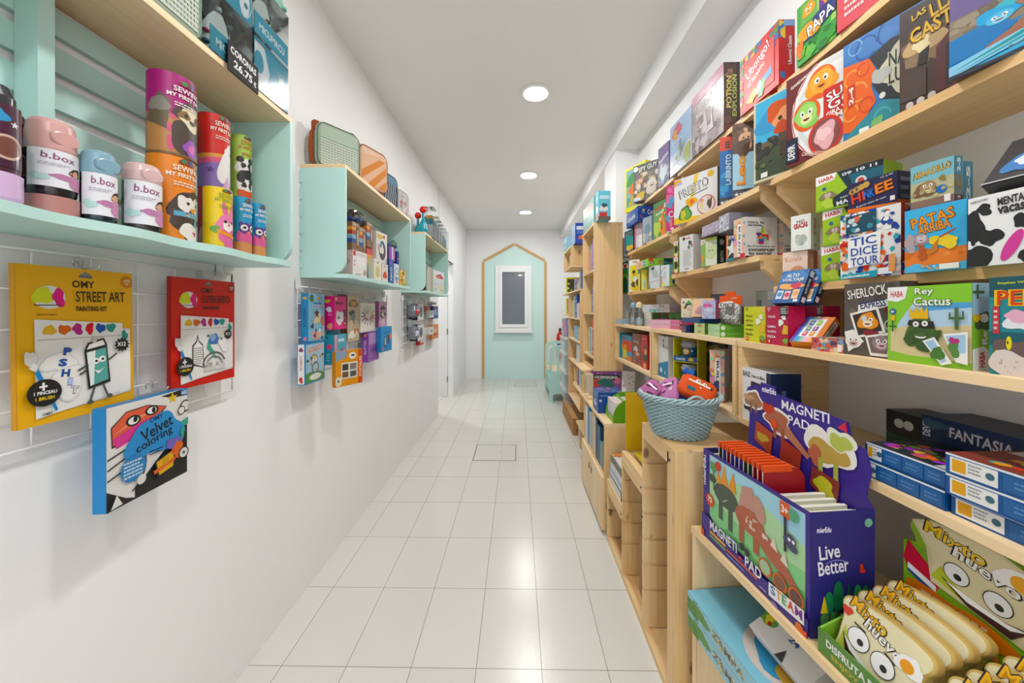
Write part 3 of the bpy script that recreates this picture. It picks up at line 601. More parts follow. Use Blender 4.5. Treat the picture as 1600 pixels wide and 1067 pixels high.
card('R', 'board_game_box', 'swirling blue and orange painted game box on the second shelf', GB, 1318, .9, ZS2, .22, 74, .043, '5a4a48', {
    'F': 'r 0 0 1 1 3a78b8;G .78 1;r .9 0 2 1 3a78b8;b .2 .9 .4 .14 4a80c0 3;a .3 .86 .12 .02 0 320 2a5aa0;a .6 .9 .14 .02 40 360 2a5aa0;a .85 .82 .1 .02 0 300 6aa0d4;a .16 .92 .08 .015 0 340 7ab0dc;p e8682c 0 .1 0 .78 .34 .74 .42 .6 .36 .46 .42 .3 .3 .18 .1 .08;a .12 .62 .09 .02 0 320 f09a4a;a .26 .66 .07 .02 60 360 d85020;a .2 .46 .1 .02 0 300 f09a4a;a .3 .3 .08 .02 0 330 d85020;a .1 .28 .09 .02 0 320 f09a4a;r .06 .34 .16 .56 c84430;t .08 .36 .06 .18 90 f4e8d8 2-4;p 24262c .34 .74 .6 .82 1 .78 1 .14 .5 .28 .38 .46 .44 .6;b .78 .5 .32 .24 d4d0b4 5;o .56 .54 .4 .16 0 24262c c8c8b0 NADA;o .56 .38 .4 .16 0 24262c c8c8b0 LUNA;b .48 .52 .1 .08 b8bab4 4;c .5 .32 .03 e0e0d8;p 2f8a98 .1 .08 .3 .18 .5 .28 1 .12 1 0 0 0;a .5 .12 .09 .02 0 320 4aa8b0;a .8 .08 .1 .02 0 300 4aa8b0;r .22 .03 .34 .08 e8f0ee;b .44 .08 .08 .05 7ab46a 6', 'L': 'r 0 0 1 1 d8cfc8'}, yaw=18)
card('R', 'board_game_box', 'maroon sushi party game box with dumpling faces on the second shelf', GB, 1229, .87, ZS2, .265, .28, .043, '6a2228', {
    'F': 'r 0 0 1 1 6c2529;G .8 1;c .66 .5 .56 ecebe8;a .66 .5 .56 .012 0 360 c83a34;a .66 .5 .5 .06 0 360 d8dad8;t .06 .9 .34 .035 14 f0e4e0 GAMEWRIGHT;c .47 .78 .17 e8642c;b .47 .78 .17 .15 f0a030 3;m .47 .79 .12 f4b040 f0a030;c .28 .5 .17 e8642c;b .28 .5 .16 .13 8cc85a 5;m .28 .5 .12 a0d870 e8e8a8;r .5 .34 1 .68 d03430;o .52 .56 .46 .1 10 w 8a1c20 SUSHI;o .54 .45 .4 .12 8 w 8a1c20 GO!;t .53 .4 .45 .05 8 f8f0ea GIRA Y COME;t .53 .34 .45 .06 8 f8f0ea DIM SUM;c .52 .2 .2 d83a30;c .52 .2 .17 8a4a4a;b .52 .2 .14 .12 e8b0b4 6;b .5 .22 .08 .07 f4c8cc 4;r 0 .04 .17 .3 1e2440;t .03 .07 .1 .16 90 f0f0f4 DEVIR;t .22 .02 .4 .04 -14 e8c8b8 CARTAS REDONDAS', 'L': 'r 0 0 1 1 8a4a4a'}, yaw=20)
card('R', 'board_game_box', 'stamp-edged game box with red-bearded explorer, far end of the near second shelf', GB, 1178, .865, ZS2, .235, .29, .043, 'c8b898', {
    'F': 'r 0 0 1 1 d8cdb0;r .03 .03 .98 .98 4ab0d8;r .03 .03 .98 .42 3f4a34;b .5 .72 .4 .2 3f98c8 3;b .5 .76 .28 .16 d05a2c 4;b .48 .64 .18 .14 e8a068 5;b .5 .56 .2 .1 c8502a 6;c .4 .68 .025 2a1c18;c .56 .68 .025 2a1c18;p e8a880 .44 .66 .5 .6 .52 .66;x 6 22 .03 .28 .98 .5 .09 3a3530,564838,2c3028,6a5a44;o .6 .48 .38 .16 0 d8e8ec 2a4a5c COL;r .4 .24 .9 .4 4a3826;l .4 .2 .9 .42 .015 6a5638;x 8 14 .03 .03 .98 .24 .08 4a5c34,3a4a2c,5c6a3c;r .12 .04 .22 .1 e8e8e0', 'L': 'r 0 0 1 1 a8987c'}, yaw=20)
# ---- second shelf, middle
card('R', 'board_game_box', 'slim game box with brown-bearded face above orange letters on the second shelf', GB, 1145, .895, ZS2, .075, 195, .06, '4a4038', {
    'F': 'r 0 0 1 1 a8d4e8;r 0 .6 1 1 4a3c34;b .5 .84 .5 .2 6a4a34 4;b .6 .78 .3 .13 e0b08c 5;c .5 .8 .012 222;c .72 .8 .012 222;b .45 .67 .44 .1 5c3c28 6;x 3 10 0 .86 1 1 .05 5a4030,7a5a44;o .18 .17 .42 .4 90 f0a438 c87820 Leo;r 0 0 1 .12 3a3c44;t .34 .03 .5 .05 10 e8e8ec DEVIR;S .18 .055 .03 e8e8ec'}, yaw=62)
card('R', 'board_game_box', 'slim blue maze game box with a red top on the second shelf', GB, 1124.5, .9, ZS2, .055, .305, .07, '1c5a98', {
    'F': 'r 0 0 1 1 1a6ab0;r 0 .8 1 1 d8523c;t .38 .83 .3 .1 90 222 III;x 4 12 0 .14 1 .6 .07 2a8ac8,1c78b4,3a9ad0;t .42 .3 .38 .44 90 d0e4f0 LABIRINTO;r 0 0 1 .12 2c3440;t .36 .03 .5 .05 10 e8e8ec DEVIR;S .18 .05 .03 e8e8ec', 'L': 'r 0 0 1 1 e0e4e6'}, yaw=60)
card('R', 'board_game_box', 'white drawing game box with green gourd and yellow base on the second shelf', GB, 1053.6, .85, ZS2, 1121, 283, .07, 'e8e6e2', {
    'F': 'r 0 0 1 1 ecebea;p f0cc30 0 0 1 0 1 .06 0 .14;p f0d25a .5 1 .6 1 .5 .6 .4 .3 .32 .3 .42 .62;p f4b030 0 .98 .18 .98 .16 .9 0 .84;r .06 .86 .2 .92 c8b4e0;c .86 .9 .07 e8c04a;o .12 .6 .7 .2 12 e4e4e2 2a2a2c PRESTO;l .42 .55 .8 .62 .015 444;b .42 .42 .12 .1 f0b03a 4;c .44 .42 .05 e8742c;b .28 .2 .13 .17 3a4038 3;b .28 .19 .11 .15 6cb04a 3;b .23 .18 .05 .12 e0c83a 4;c .76 .28 .2 d86a5a;c .76 .28 .18 e4dcd8;b .66 .3 .05 .09 e0d8a0 5;b .84 .3 .06 .1 5a4a48 6;c .67 .38 .04 e0a088;c .83 .4 .04 e8c0a8', 'R': 'r 0 0 1 1 4a4a48;r 0 0 .3 1 6a6a68'}, yaw=30)
card('R', 'board_game_box', 'slim hot pink game box beside the white drawing game', GB, 1041, .885, ZS2, .058, 291, .06, 'e02884', {
    'F': 'r 0 0 1 1 e4207c;x 5 12 0 .5 1 1 .09 ec4a96,58a8d8,f070b0;b .5 .68 .2 .09 5aa8d8 3;b .2 .3 .2 .08 60a8d8 5;o .2 .3 .75 .16 0 w c01868 Cr;q 3 6 .3 .12 .6 .28 f8c8e0;r .4 .05 .7 .1 f8e8f0;r 0 0 1 .02 c8d4dc'}, yaw=58)
# ---- second shelf, far
card('R', 'board_game_box', 'green forest game box with an orange fox at the second shelf far section', GB, 1021, .885, ZS2, 1041.5, 320, .06, '5a9450', {
    'F': 'r 0 0 1 1 6aa258;r 0 .8 1 1 4a8a4c;o .06 .76 .7 .12 8 d8583c 7a2c20 ZORRO;t .2 .63 .5 .08 10 f0ece0 Party;b .62 .45 .2 .16 e88a34 3;c .55 .5 .04 f0e8dc;b .3 .26 .24 .24 b8d458 4;b .75 .2 .2 .22 f09038 5;r .6 .2 .72 .42 7a6238;x 4 12 .7 .55 1 .9 .06 5a3c28,e8e0c8,d87a30;t .4 .06 .2 .04 0 d83a2c *'}, yaw=12)
for i, (px, pr, lab, base, art) in enumerate((
    (1004.5, 1018.5, 'grey-blue game box under the blue dotted box', '8a9cac', 'r 0 0 1 1 a0aeb8;b .5 .55 .3 .22 7a94a4 3;x 4 16 .05 .05 .95 .5 .1 c4ccd0,6a7c94,d8d4b0,8a9ca8'),
    (991.5, 1003.5, 'white and pink slim box under the blue dotted box', 'd8c8cc', 'r 0 0 1 1 d8d4d8;r 0 0 .2 1 d85a7a;r .2 .5 1 1 b8a4ac;r .6 0 1 .5 e8e8ea'),
    (976, 989.5, 'dark teal fish game box under the blue dotted box', '173f68', 'r 0 0 1 1 1f9a94;r 0 0 .14 1 163c68;r 0 0 1 .1 163c68;r 0 .94 1 1 163c68;b .45 .84 .2 .06 b84a3a 3;b .6 .2 .34 .14 e8b838 4;l .3 .3 .6 .7 .02 0f6a68;l .5 .3 .8 .75 .02 0f6a68'))):
    card('R', 'board_game_box', lab, GB, px, .88, ZS2, pr, .176, .08, base, {'F': art}, yaw=10, grp='games under the blue dotted box')
card('R', 'board_game_box', 'pale lilac and white slim box at the far end of the second shelf', GB, 967.5, .9, ZS2, .09, .16, .1, 'd4d0dc', {'F': 'r 0 0 1 1 e0dde6;r .2 0 .3 1 b8b0c4;r .55 0 .65 1 c4b4c8;x 4 8 0 .5 1 1 .1 c8c0d0,f0eef4;r .8 .1 .9 .9 b0a8c0'}, yaw=10)
card('R', 'board_game_box', 'royal blue box with coloured dots lying across other games', GB, 979, .86, ZS2 + .178, .27, .105, .13, '1f4fa0', {
    'F': 'r 0 0 1 1 2a58aa;x 5 26 0 0 1 1 .045 d84a5a,e8c83a,5ab0d8,e8e4ec,b84a8a;o .12 .3 .7 .4 0 w 1a3f88 Cocodrilo', 'R': 'r 0 0 1 1 1f4a9c;c .3 .7 .08 e8c85a;c .14 .3 .07 d84450;c .66 .9 .05 d84450;c .95 .2 .07 d84450;c .1 .86 .04 5ab890;o .5 .4 .5 .4 8 f0f0f4 163c80 Coco;t .2 .5 .2 .08 0 b8c8e8 JUEGO;t .2 .14 .3 .06 0 b8c8e8 HUMOR'})
# ---- third shelf, near
MAP = 'r 0 0 1 1 a2c832;p 17323e .34 1 1 1 1 0 .28 0 .28 .3 .5 .5 .4 .8;p 1c6478 .5 .9 1 .9 1 .4 .6 .45;p f6f4f0 0 1 .34 1 .3 .82 0 .74;t .05 .83 .24 .11 8 d03040 HABA;r .38 .84 1 .96 1a2a34;t .42 .86 .5 .08 3 e8ecec 09 10 11;c .7 .6 .12 d8e0e0;c .7 .6 .07 c84a3a;c .14 .62 .05 2a6a9c;b .2 .4 .12 .12 8a7a58 3;m .2 .42 .09 a89878 e0d4b8;b .2 .18 .1 .14 b8d44a 5;t .34 .12 .62 .12 8 f4f4f0 MAPACHES;t .4 .26 .3 .05 8 d0d8d8 PANDILLA;r 0 0 1 .05 86b428'
MAPL = ('topmost of three lime green raccoon games stacked on the third shelf', 'middle lime green raccoon game in the stack of three', 'lowest lime green raccoon game in the stack of three')
for i, px in enumerate((1283.5, 1285.5, 1275)):
    card('R', 'board_game_box', MAPL[2 - i], GB, px, (.885, .885, .875)[i], ZS3 + i * .1015, .15, .101, .09, '9cc430', {'F': MAP + (';b .8 .44 .12 .2 e87a2c 5;m .78 .66 .13 d8d0cc f0ece8' if i == 0 else '')}, yaw=22, grp='stacked raccoon games')
card('R', 'board_game_box', 'peach coloured koala card game under the small white game', GB, 1223, .868, ZS3, 1262, .104, .055, 'd8866c', {'F': 'r 0 0 1 1 f2d8c6;t .1 .7 .7 .16 4 d8a890 Koala;c .6 .36 .2 e0a078;c .5 .3 .14 c87850;c .72 .3 .14 d89468;r .4 .1 .8 .24 d8a080', 'R': 'r 0 0 1 1 d8907c;r .6 0 1 1 c05a4c;t .3 .2 .2 .6 90 f4dcd0 Koala'}, yaw=26)
card('R', 'board_game_box', 'small white card game with red title on the third shelf', GB, 1236, .873, ZS3 + .105, 1267, .11, .05, 'e8e6e0', {'F': 'r 0 0 1 1 f0efe9;r .08 .06 .92 .94 dde6e0;r .1 .08 .9 .92 f2f2ec;t .3 .78 .4 .08 6 444 NO;o .15 .62 .7 .16 6 d04448 8a2c30 GRACIAS;b .5 .3 .26 .18 b8bcb4 4;x 4 8 .3 .14 .7 .4 .06 a0a49c,d0d4cc', 'R': 'r 0 0 1 1 dcd8d0;t .3 .4 .26 .5 90 c03a40 NO GRACIAS;t .3 .08 .2 .1 90 444 2-7'}, yaw=26)
card('R', 'board_game_box', 'orange and blue mosaic dice game box on the third shelf', GB, 1313.5, .862, ZS3, 1408, .168, .05, 'd8632c', {
    'F': 'r 0 0 1 1 eceae6;x 11 150 0 0 1 1 .06 e8682c,2a4a9c,3aa8b4,e8ccb8,c83428,f4f2ee;r .12 .68 .64 .96 1a4a5c;x 3 12 .14 .7 .62 .94 .05 3a8a9c,c8d8dc,d86a4a;p f0efec .16 .16 .7 .2 .72 .66 .16 .62;o .2 .48 .46 .14 2 2a4fa0 e8e8ec TIC;o .2 .33 .48 .14 2 2a4fa0 e8e8ec DICE;o .2 .18 .5 .14 2 2a4fa0 e8e8ec TOUR;p 2aa0b4 0 0 .66 0 .66 .1 0 .05;r .68 .03 .9 .12 e8f0f4;t .04 .015 .5 .04 3 e8f4f4 Ludonaute;r .84 .06 .94 .3 e8a060', 'R': 'r 0 0 1 1 c83c2c;x 4 22 0 0 1 1 .09 e8682c,2a4a9c,a82820,e8d0c0'}, yaw=12)
card('R', 'board_game_box', 'dark blue party game box with orange lettering lying on the mosaic game', GB, 1325, .866, ZS3 + .169, 1402, .076, .05, '1b1c3c', {
    'F': 'r 0 0 1 1 20204a;p e8742c 0 0 1 0 1 .03 0 .16;c .1 .72 .1 c8a04a;c .2 .76 .1 c8a04a;c .3 .8 .1 c8a04a;c .4 .84 .1 c8a04a;t .07 .66 .06 .12 0 2a2a5a 8;t .17 .7 .06 .12 0 2a2a5a 9;o .08 .3 .3 .34 8 e04a34 7a2020 HI;o .36 .36 .22 .3 8 3a78d0 1c3a80 NK;o .58 .44 .36 .34 8 f08a34 8a4010 EE;t .2 .18 .6 .06 8 d8d8e4 El party game de mini;r .88 .12 .97 .26 f0e8e8;t .7 .9 .24 .06 4 b8b8cc 12 2-99', 'R': 'r 0 0 1 1 17172c;q 3 3 .2 .1 .8 .9 6a6a80;r 0 0 1 .12 c85a2c'}, yaw=12)
PT = card('R', 'board_game_box', 'orange desert game box with a hammer creature on the third shelf', GB, 1414, .862, ZS3, 1511, .137, .045, '2a9ad4', {
    'F': 'r 0 0 1 1 48b4e4;r 0 .1 1 .34 e8823c;x 4 10 0 .22 1 .36 .06 f09850,d87030;p 5cbce8 0 0 0 .08 .2 .14 .5 .06 1 .12 1 0;o .1 .72 .74 .18 10 f09a34 8a4a14 PATAS;o .22 .6 .56 .15 8 f09a34 8a4a14 ARRIBA;b .2 .5 .2 .1 9a8a90 3;b .1 .46 .1 .14 b0a0a4 5;m .3 .52 .07 b8a8ac d8ccd0;p b85a34 .24 .44 .34 .42 .4 .2 .28 .18;b .62 .46 .18 .08 e8c83a 4;b .76 .4 .14 .07 f0d040 6;p c87a34 .5 .4 .6 .5 .56 .3 .4 .24;l .6 .5 .86 .6 .02 b84a3a;r .6 .02 .9 .1 f0ece4;x 8 8 .3 .02 .6 .1 .04 c8d8e4,e8a060', 'R': 'r 0 0 1 1 1f86c4;b .4 .3 .4 .14 e8a030 3;b .5 .1 .4 .1 d86a2c 5'}, yaw=10)
AR = 'r 0 0 1 1 b8b48c;r 0 .6 1 1 7cb8c4;r 0 0 1 .18 8a6a5c;o .05 .72 .9 .16 8 d8b45a 6a4a20 ARMADILLO;b .36 .4 .24 .2 7a5a3c 3;m .42 .46 .13 a08058 c8a878;c .74 .34 .09 2a6ab8;b .76 .58 .08 .06 8a7a3a 5;x 6 10 .02 .18 .98 .4 .06 c8c090,a89c70;r .8 .04 .94 .2 f0e8e4'
AS = {'F': AR, 'R': 'r 0 0 1 1 6a7a74;r 0 .6 1 1 4a8aa0;t .3 .66 .4 .3 90 e8f0f0 2-5;b .5 .4 .3 .1 8a7a50 3;r 0 0 1 .16 5a3a3a;t .3 .06 .4 .08 0 f0e0e0 *'}
card('R', 'board_game_box', 'sandy armadillo game box standing on the orange desert game, the front one', GB, 1423, .87, ZS3 + .138, 1491, .094, .022, '9a9070', AS, yaw=12, grp='armadillo games')
card('R', 'board_game_box', 'sandy armadillo game box behind its twin, only its spine showing', GB, 1434, .925, ZS3 + .0, 1505, .232, .025, '8a8068', AS, yaw=10, grp='armadillo games')
card('R', 'board_game_box', 'white box with black cow spots and a pink spot on the third shelf', GB, 1513, .862, ZS3, .08, .13, .06, 'e8e6e4', {
    'F': 'r 0 0 1 1 efeeec;b .06 .56 .2 .26 222224 3;b .28 .8 .13 .08 222224 5;b .38 .4 .18 .13 222224 4;b .1 .08 .26 .26 222224 8;b .86 .56 .12 .1 222224 9;b .1 .36 .05 .05 222224 2;b .92 .1 .12 .08 222224 6;e .72 .25 .11 .22 d8489c -24;t .05 .92 .3 .03 4 777 GAME FACTORY;t .5 .82 .46 .11 3 222 MENTAL;t .5 .7 .42 .1 3 222 vacas'}, yaw=6)
card('R', 'board_game_box', 'black mask game box leaning back on top of the cow-print box', GB, 1533, .868, ZS3 + .131, .17, .11, .03, '1c1c1e', {
    'F': 'r 0 0 1 1 262628;r .02 .02 .98 .98 1c1c1e;o .12 .78 .12 .16 0 d8b43a 5a4a10 G;o .26 .8 .12 .14 0 5a78b8 2a3a60 U;o .4 .8 .14 .14 0 8a6ab0 3a2a60 A;o .56 .8 .14 .14 0 c86a4a 6a2a1a R;b .24 .38 .13 .26 3a78b8 3;b .24 .42 .08 .12 d8e0ec 5;b .55 .5 .15 .3 d8b030 7;c .5 .56 .03 3a2a10;c .6 .56 .03 3a2a10;p 8a6a14 .48 .38 .62 .38 .55 .3;b .86 .44 .12 .24 8a4a9c 4;c .86 .5 .04 e0b0d8;r 0 0 1 .03 b8b8b8'}, yaw=6, lean=38)
# ---- third shelf, middle
BZ = 'r 0 0 1 1 e6e4e1;t .08 .84 .5 .06 0 333 Gira la;t .08 .76 .44 .07 0 333 tarjeta;p cfccc8 .32 .34 .72 .34 .8 .7 .36 .72;r .5 .58 .6 .72 d8c83a;r .5 .62 .56 .78 7ab440;r .34 .56 .5 .62 6a3a78;r .38 .48 .46 .58 6a3a78;r .5 .52 .72 .58 d83a34;r .66 .44 .72 .54 d83a34;r .4 .46 .56 .52 e8822c;r .4 .4 .58 .46 2a6ab0;r .52 .46 .66 .52 58b8a0;r .4 .34 .56 .4 c82868;t .06 .25 .86 .06 0 666 Se el primero en;t .08 .16 .84 .08 0 333 construir;t .1 .07 .7 .08 0 333 tu torre!;r 0 0 1 .045 33261c;t .1 .01 .8 .025 0 d8b83a JUEGO DE CARTAS'
BS = 'r 0 0 1 1 e8c4a8;x 5 26 0 0 1 1 .07 e8a0c0,f0d850,5aa8d8,a0d8a0,e89060,9a70c0,f0b0a8;r .35 .06 .72 .86 f2f1ee;t .45 .12 .18 .68 -90 333 BUILDZI;r .6 0 1 .12 d83a4c;r 0 0 .6 .04 3a2c20'
def buildzi(px, X, z, lab, w=.062, h=.16, d=.13, yaw=66, **k):
    return card('R', 'board_game_box', lab, GB, px, X, z, w, h, d, 'd8d4d0', {'F': BS, 'R': BZ}, yaw=yaw, **k)
buildzi(1146.5, .875, ZM3, 'white block tower game with a coloured spine on the third shelf, the front one', d=.135, yaw=6, w=.062, h=.158)
card('R', 'board_game_box', 'white block tower game behind its twin on the third shelf', GB, 1203.5, 1.02, ZM3, .062, .158, .08, 'd8d4d0', {'F': BS, 'R': BZ}, yaw=6)
card('R', 'board_game_box', 'small dark star game box beside the block tower game', GB, 1134.5, .88, ZM3, .06, .11, .08, '24343c', {'F': 'r 0 0 1 1 2a3c44;r 0 0 .1 1 c83a34;r .1 0 .2 1 e8b83a;S .6 .45 .34 e8ecec;t .25 .82 .7 .12 0 e8ecec STAR;r 0 0 1 .1 3a8a94'}, yaw=8)
card('R', 'board_game_box', 'cream and green cat game box on the third shelf', GB, 1095.5, .875, ZM3, 1120.5, 375, .05, '24322c', {'F': 'r 0 0 1 1 8ab85a;r .3 .02 .98 .9 dfe6d0;p f2f0ea 0 1 .3 1 .26 .86 0 .8;t .03 .87 .2 .07 0 d83a3a HABA;b .62 .5 .26 .26 c8d8a8 3;a .62 .5 .26 .03 0 360 d8c88a;p c8d8a8 .42 .66 .46 .88 .58 .74;p c8d8a8 .68 .74 .8 .88 .84 .66;c .54 .54 .03 6a8a4a;c .72 .54 .03 6a8a4a;b .12 .3 .1 .12 e8a040 5;r .3 .9 1 1 b8cc50', 'R': 'r 0 0 1 1 26352f;c .5 .8 .1 c8ccc8;t .35 .1 .34 .4 90 d8dcd8 GATO'}, yaw=14)
card('R', 'board_game_box', 'white box of printed rules with small ladybirds on the third shelf', GB, 1061.5, .872, ZM3, .1, 371, .05, 'dcdad8', {'F': 'r 0 0 1 1 e4e3e1;c .34 .92 .05 333;t .42 .88 .4 .08 0 c84a44 reglas;b .78 .78 .1 .07 444 4;b .7 .66 .08 .05 3a6a4a 5;b .9 .7 .06 .05 c83a34 6;q 4 9 .3 .14 .9 .6 b8b6b4;t .4 .05 .3 .03 0 444 ....', 'L': 'r 0 0 1 1 f0f0f0;c .5 .5 .2 3a6a7c'}, yaw=16)
for i in range(2):
    card('R', 'board_game_box', ('lower', 'upper')[i] + ' of two slim lime cat games stacked on the third shelf', GB, 1053, .875, ZM3 + i * .088, .03, .0875, .11, 'b8c838', {'F': 'r 0 0 1 1 c8d448;r 0 .8 1 1 f2f0ea;t .2 .84 .6 .1 0 d83a3a HABA;b .5 .5 .36 .3 333 4;p e85a34 0 0 1 0 1 .2 0 .1;c .6 .14 .12 f4d8c8', 'R': 'r 0 0 1 1 55533f;r 0 0 1 .4 7a9a3a'}, yaw=20, grp='slim lime cat games')
def flat(px, X, z, w, h, d, lab, base, F, Rr, T=None, yaw=0, grp=None, nm='board_game_box', mat='card', side='R'):
    a = {'F': F, 'R': Rr}
    if T: a['T'] = T
    return card(side, nm, lab, GB, px, X, z, w, h, d, base, a, yaw=yaw, grp=grp, mat=mat)
flat(1097, .87, ZM3 + .138, .14, .048, .14, 'lilac silver game box lying on the cat games', '9a8aa4', 'r 0 0 1 1 b4a8bc;x 4 20 0 0 1 1 .14 c8b8c8,8a7a94,d8d0dc,a088a8', 'r 0 0 1 1 4a3a5c;b .4 .5 .3 .3 7a6a90 3')
flat(1123.5, .87, ZM3 + .128, .075, .07, .1, 'silver grey game box lying by the block tower game', 'a4a2b0', 'r 0 0 1 1 a8a8b4;b .3 .5 .3 .36 c8d0dc 3;x 5 20 0 0 1 1 .14 d0d0d8,8a8a9c,b8a8c0,e0e0e4;o .5 .3 .5 .4 0 e4e4ea 7a7a90 RU', 'r 0 0 1 1 8a8a98')
# ---- third shelf, far
card('R', 'board_game_box', 'white crocodile box at the far end of the third shelf', GB, 966.5, .885, ZF3, .1, 409, .05, 'dfe8ea', {'F': 'r 0 0 1 1 eceeee;r 0 0 .45 .35 a8cce4;p 1f6a3c .4 0 .45 .95 1 1 1 0;b .7 .5 .3 .14 6ab43c 3;b .7 .28 .3 .2 1a5c34 5;c .75 .83 .1 e8ecec;c .72 .84 .06 d83a3a;c .34 .62 .09 d8342c;t .24 .6 .2 .05 12 w CROC;b .3 .5 .12 .06 a8a03a 4;b .7 .7 .25 .08 2a8a4a 6'}, yaw=34)
card('R', 'board_game_box', 'yellow bee game box on the third shelf, next to the crocodile box', GB, 983, .875, ZF3, .1, 407, .06, 'e8d42c', {'F': 'r 0 0 1 1 f0efe6;p e4d818 .15 .06 .1 .82 .95 .84 .9 .06;t .3 .9 .5 .06 0 d03a44 HABA;c .45 .62 .06 3a3a34;c .45 .52 .03 e8822c;b .6 .4 .2 .1 dfe6e4 3;b .4 .22 .2 .09 5a4a34 5;b .75 .28 .1 .1 3a3428 6;r .3 .02 .9 .14 e8c82c;r .84 .55 1 .8 4a7a9c'}, yaw=34)
card('R', 'board_game_box', 'narrow yellow and blue box on the third shelf', GB, 1002.5, .87, ZF3, .045, .135, .1, 'e8d848', {'F': 'r 0 0 1 1 ecd84c;r 0 0 .3 1 e8e46a;r .3 .08 .85 .55 a8c8d8;r .5 .1 .7 .4 c8a890;r .9 0 1 1 d8c42c'}, yaw=30)
card('R', 'board_game_box', 'pale grey clear-fronted box on the third shelf', GB, 1014, .87, ZF3, .1, .145, .08, 'd4d8da', {'F': 'r 0 0 1 1 dcdfe0;p 4a4c4a .2 .9 .5 .98 .5 .84 .3 .8;p 2a9ac0 0 0 .1 .4 .12 0;q 4 8 .34 .5 .7 .8 a8aaac;l .1 .26 .9 .34 .02 d87a7c;r .46 .45 .85 .75 c4c6c6'}, yaw=20, mat='gloss')
card('R', 'board_game_box', 'light blue animal box under the green monkey game', GB, 1033, .87, ZF3, .08, .125, .1, '8abcd0', {'F': 'r 0 0 1 1 dfe6ea;a .5 .6 .3 .04 0 180 7a8a94;b .5 .5 .26 .24 c8d4dc 3;r 0 .0 .5 .2 dfe88a;r .04 .1 .16 .5 e89a84;r .7 .3 .95 .9 f0f0e8', 'R': 'r 0 0 1 1 7cb4cc;r 0 0 1 .45 a8b84a;c .3 .2 .1 2a5a8c;c .6 .4 .1 e8923c;c .7 .15 .1 1f7a6c;r .2 .6 .8 .75 d8a8a0'}, yaw=12)
flat(994, .855, ZF3 + .146, .24, .05, .16, 'green monkey game box lying across the third shelf boxes', '8ac83c', 'r 0 0 .6 1 ecc8a0;r .6 0 1 1 94cc48;r .55 .2 .82 .8 3aa4a8;t .6 .4 .18 .2 0 e8f4f4 MONO;b .35 .5 .1 .36 e8a86a 3', 'r 0 0 1 1 8cc440;r .02 .66 .2 1 d83a34;m .16 .4 .22 5a2a24 e8b090;m .5 .5 .22 5a2a24 e8b090;r .62 0 1 1 1a5a58;t .66 .3 .34 .3 0 7ab8b4 Monos')
# ================================================================== ON AND IN THE WALL CABINETS
TL = 'r .08 .9 .1 .98 W;r .13 .86 .15 .98 W;r .18 .9 .2 .98 W;t .08 .7 .36 .06 0 W TACO;t .08 .57 .36 .06 0 V GATO;t .08 .44 .38 .06 0 W CABRA;t .08 .31 .4 .06 0 W QUESO;t .08 .18 .38 .06 0 W PIZZA;r .1 .03 .24 .14 d8402c;c .17 .085 .03 f0e0d8'
for i, (px, pr, lab, base, W, V) in enumerate(((1162.8, 1196, 'acid yellow card game box standing at the end of the cabinet top', 'd2d61e', '4a4a14', '4a4a14'), (1197.2, .098, 'crimson card game box next to the acid yellow one', 'c0184a', 'f4e8ec', 'd84a74'), (1236, .06, 'second crimson card game box in the row, with a black tag', 'b81444', 'f4e8ec', 'd84a74'), (1260, .06, 'third crimson card game box in the row, with a black tag', 'b01040', 'f4e8ec', 'd84a74'))):
    a = (TL.replace('W', W).replace('V', V) if i < 2 else '') + ';p e8c86a .8 1 1 1 1 .8 .78 .9;b .72 .6 .08 .08 f4f0e4 3;b .82 .72 .1 .06 f0ece8 5;r .6 .5 .72 .66 f4f4f0;p e8b838 .74 .3 1 .3 1 .5 .82 .54;b .95 .1 .18 .12 a85a24 4;b .9 .14 .14 .05 7ab03a 6'
    if i: a += ';r .66 .76 .99 .99 1e1c1e;q %d 4 .7 .8 .96 .97 e8e4e4' % i
    card('R', 'card_game_box', lab, GB, px, .815 if i < 2 else .9, ZR, pr, .122, .05, base, {'F': 'r 0 0 1 1 %s;' % base + a, 'R': 'r 0 0 1 1 %s' % base, 'T': 'r 0 0 1 1 %s' % base}, grp='taco card games')
VO = {'F': 'r 0 0 1 1 2c6098;b .5 .8 .5 .2 3a7ab4 3;o .2 .78 .5 .12 0 f0f4f4 1c3c68 ALTO;o .08 .63 .84 .13 0 f0f4f4 1c3c68 VOLTAJE;b .5 .5 .4 .1 e8a85a 4;b .7 .52 .22 .08 c83a5a 6;r .08 .12 .32 .38 c8dce4;r .38 .1 .6 .36 e8b8c0;r .66 .12 .9 .4 e8c49a;c .2 .26 .07 5a8ab0;c .49 .24 .07 c84a5a;c .78 .28 .07 e0a06a;r .78 .03 .94 .1 e8ecf0',
      'R': 'r 0 0 1 1 14233c;r .15 .8 .85 .97 c8d0d8;t .3 .3 .4 .44 90 d8e0e8 ALTO VOLTAJE;r .2 .05 .8 .2 e8c8cc'}
card('R', 'card_game_box', 'blue electric card game leaning back on the crimson boxes, front one', GB, 1206, .803, ZR + .123, .085, .11, .022, '1e3c60', VO, yaw=14, lean=24, grp='electric card games')
card('R', 'card_game_box', 'blue electric card game leaning back just behind its twin', GB, 1226, .835, ZR + .123, .085, .11, .022, '1e3c60', VO, yaw=14, lean=24, grp='electric card games')
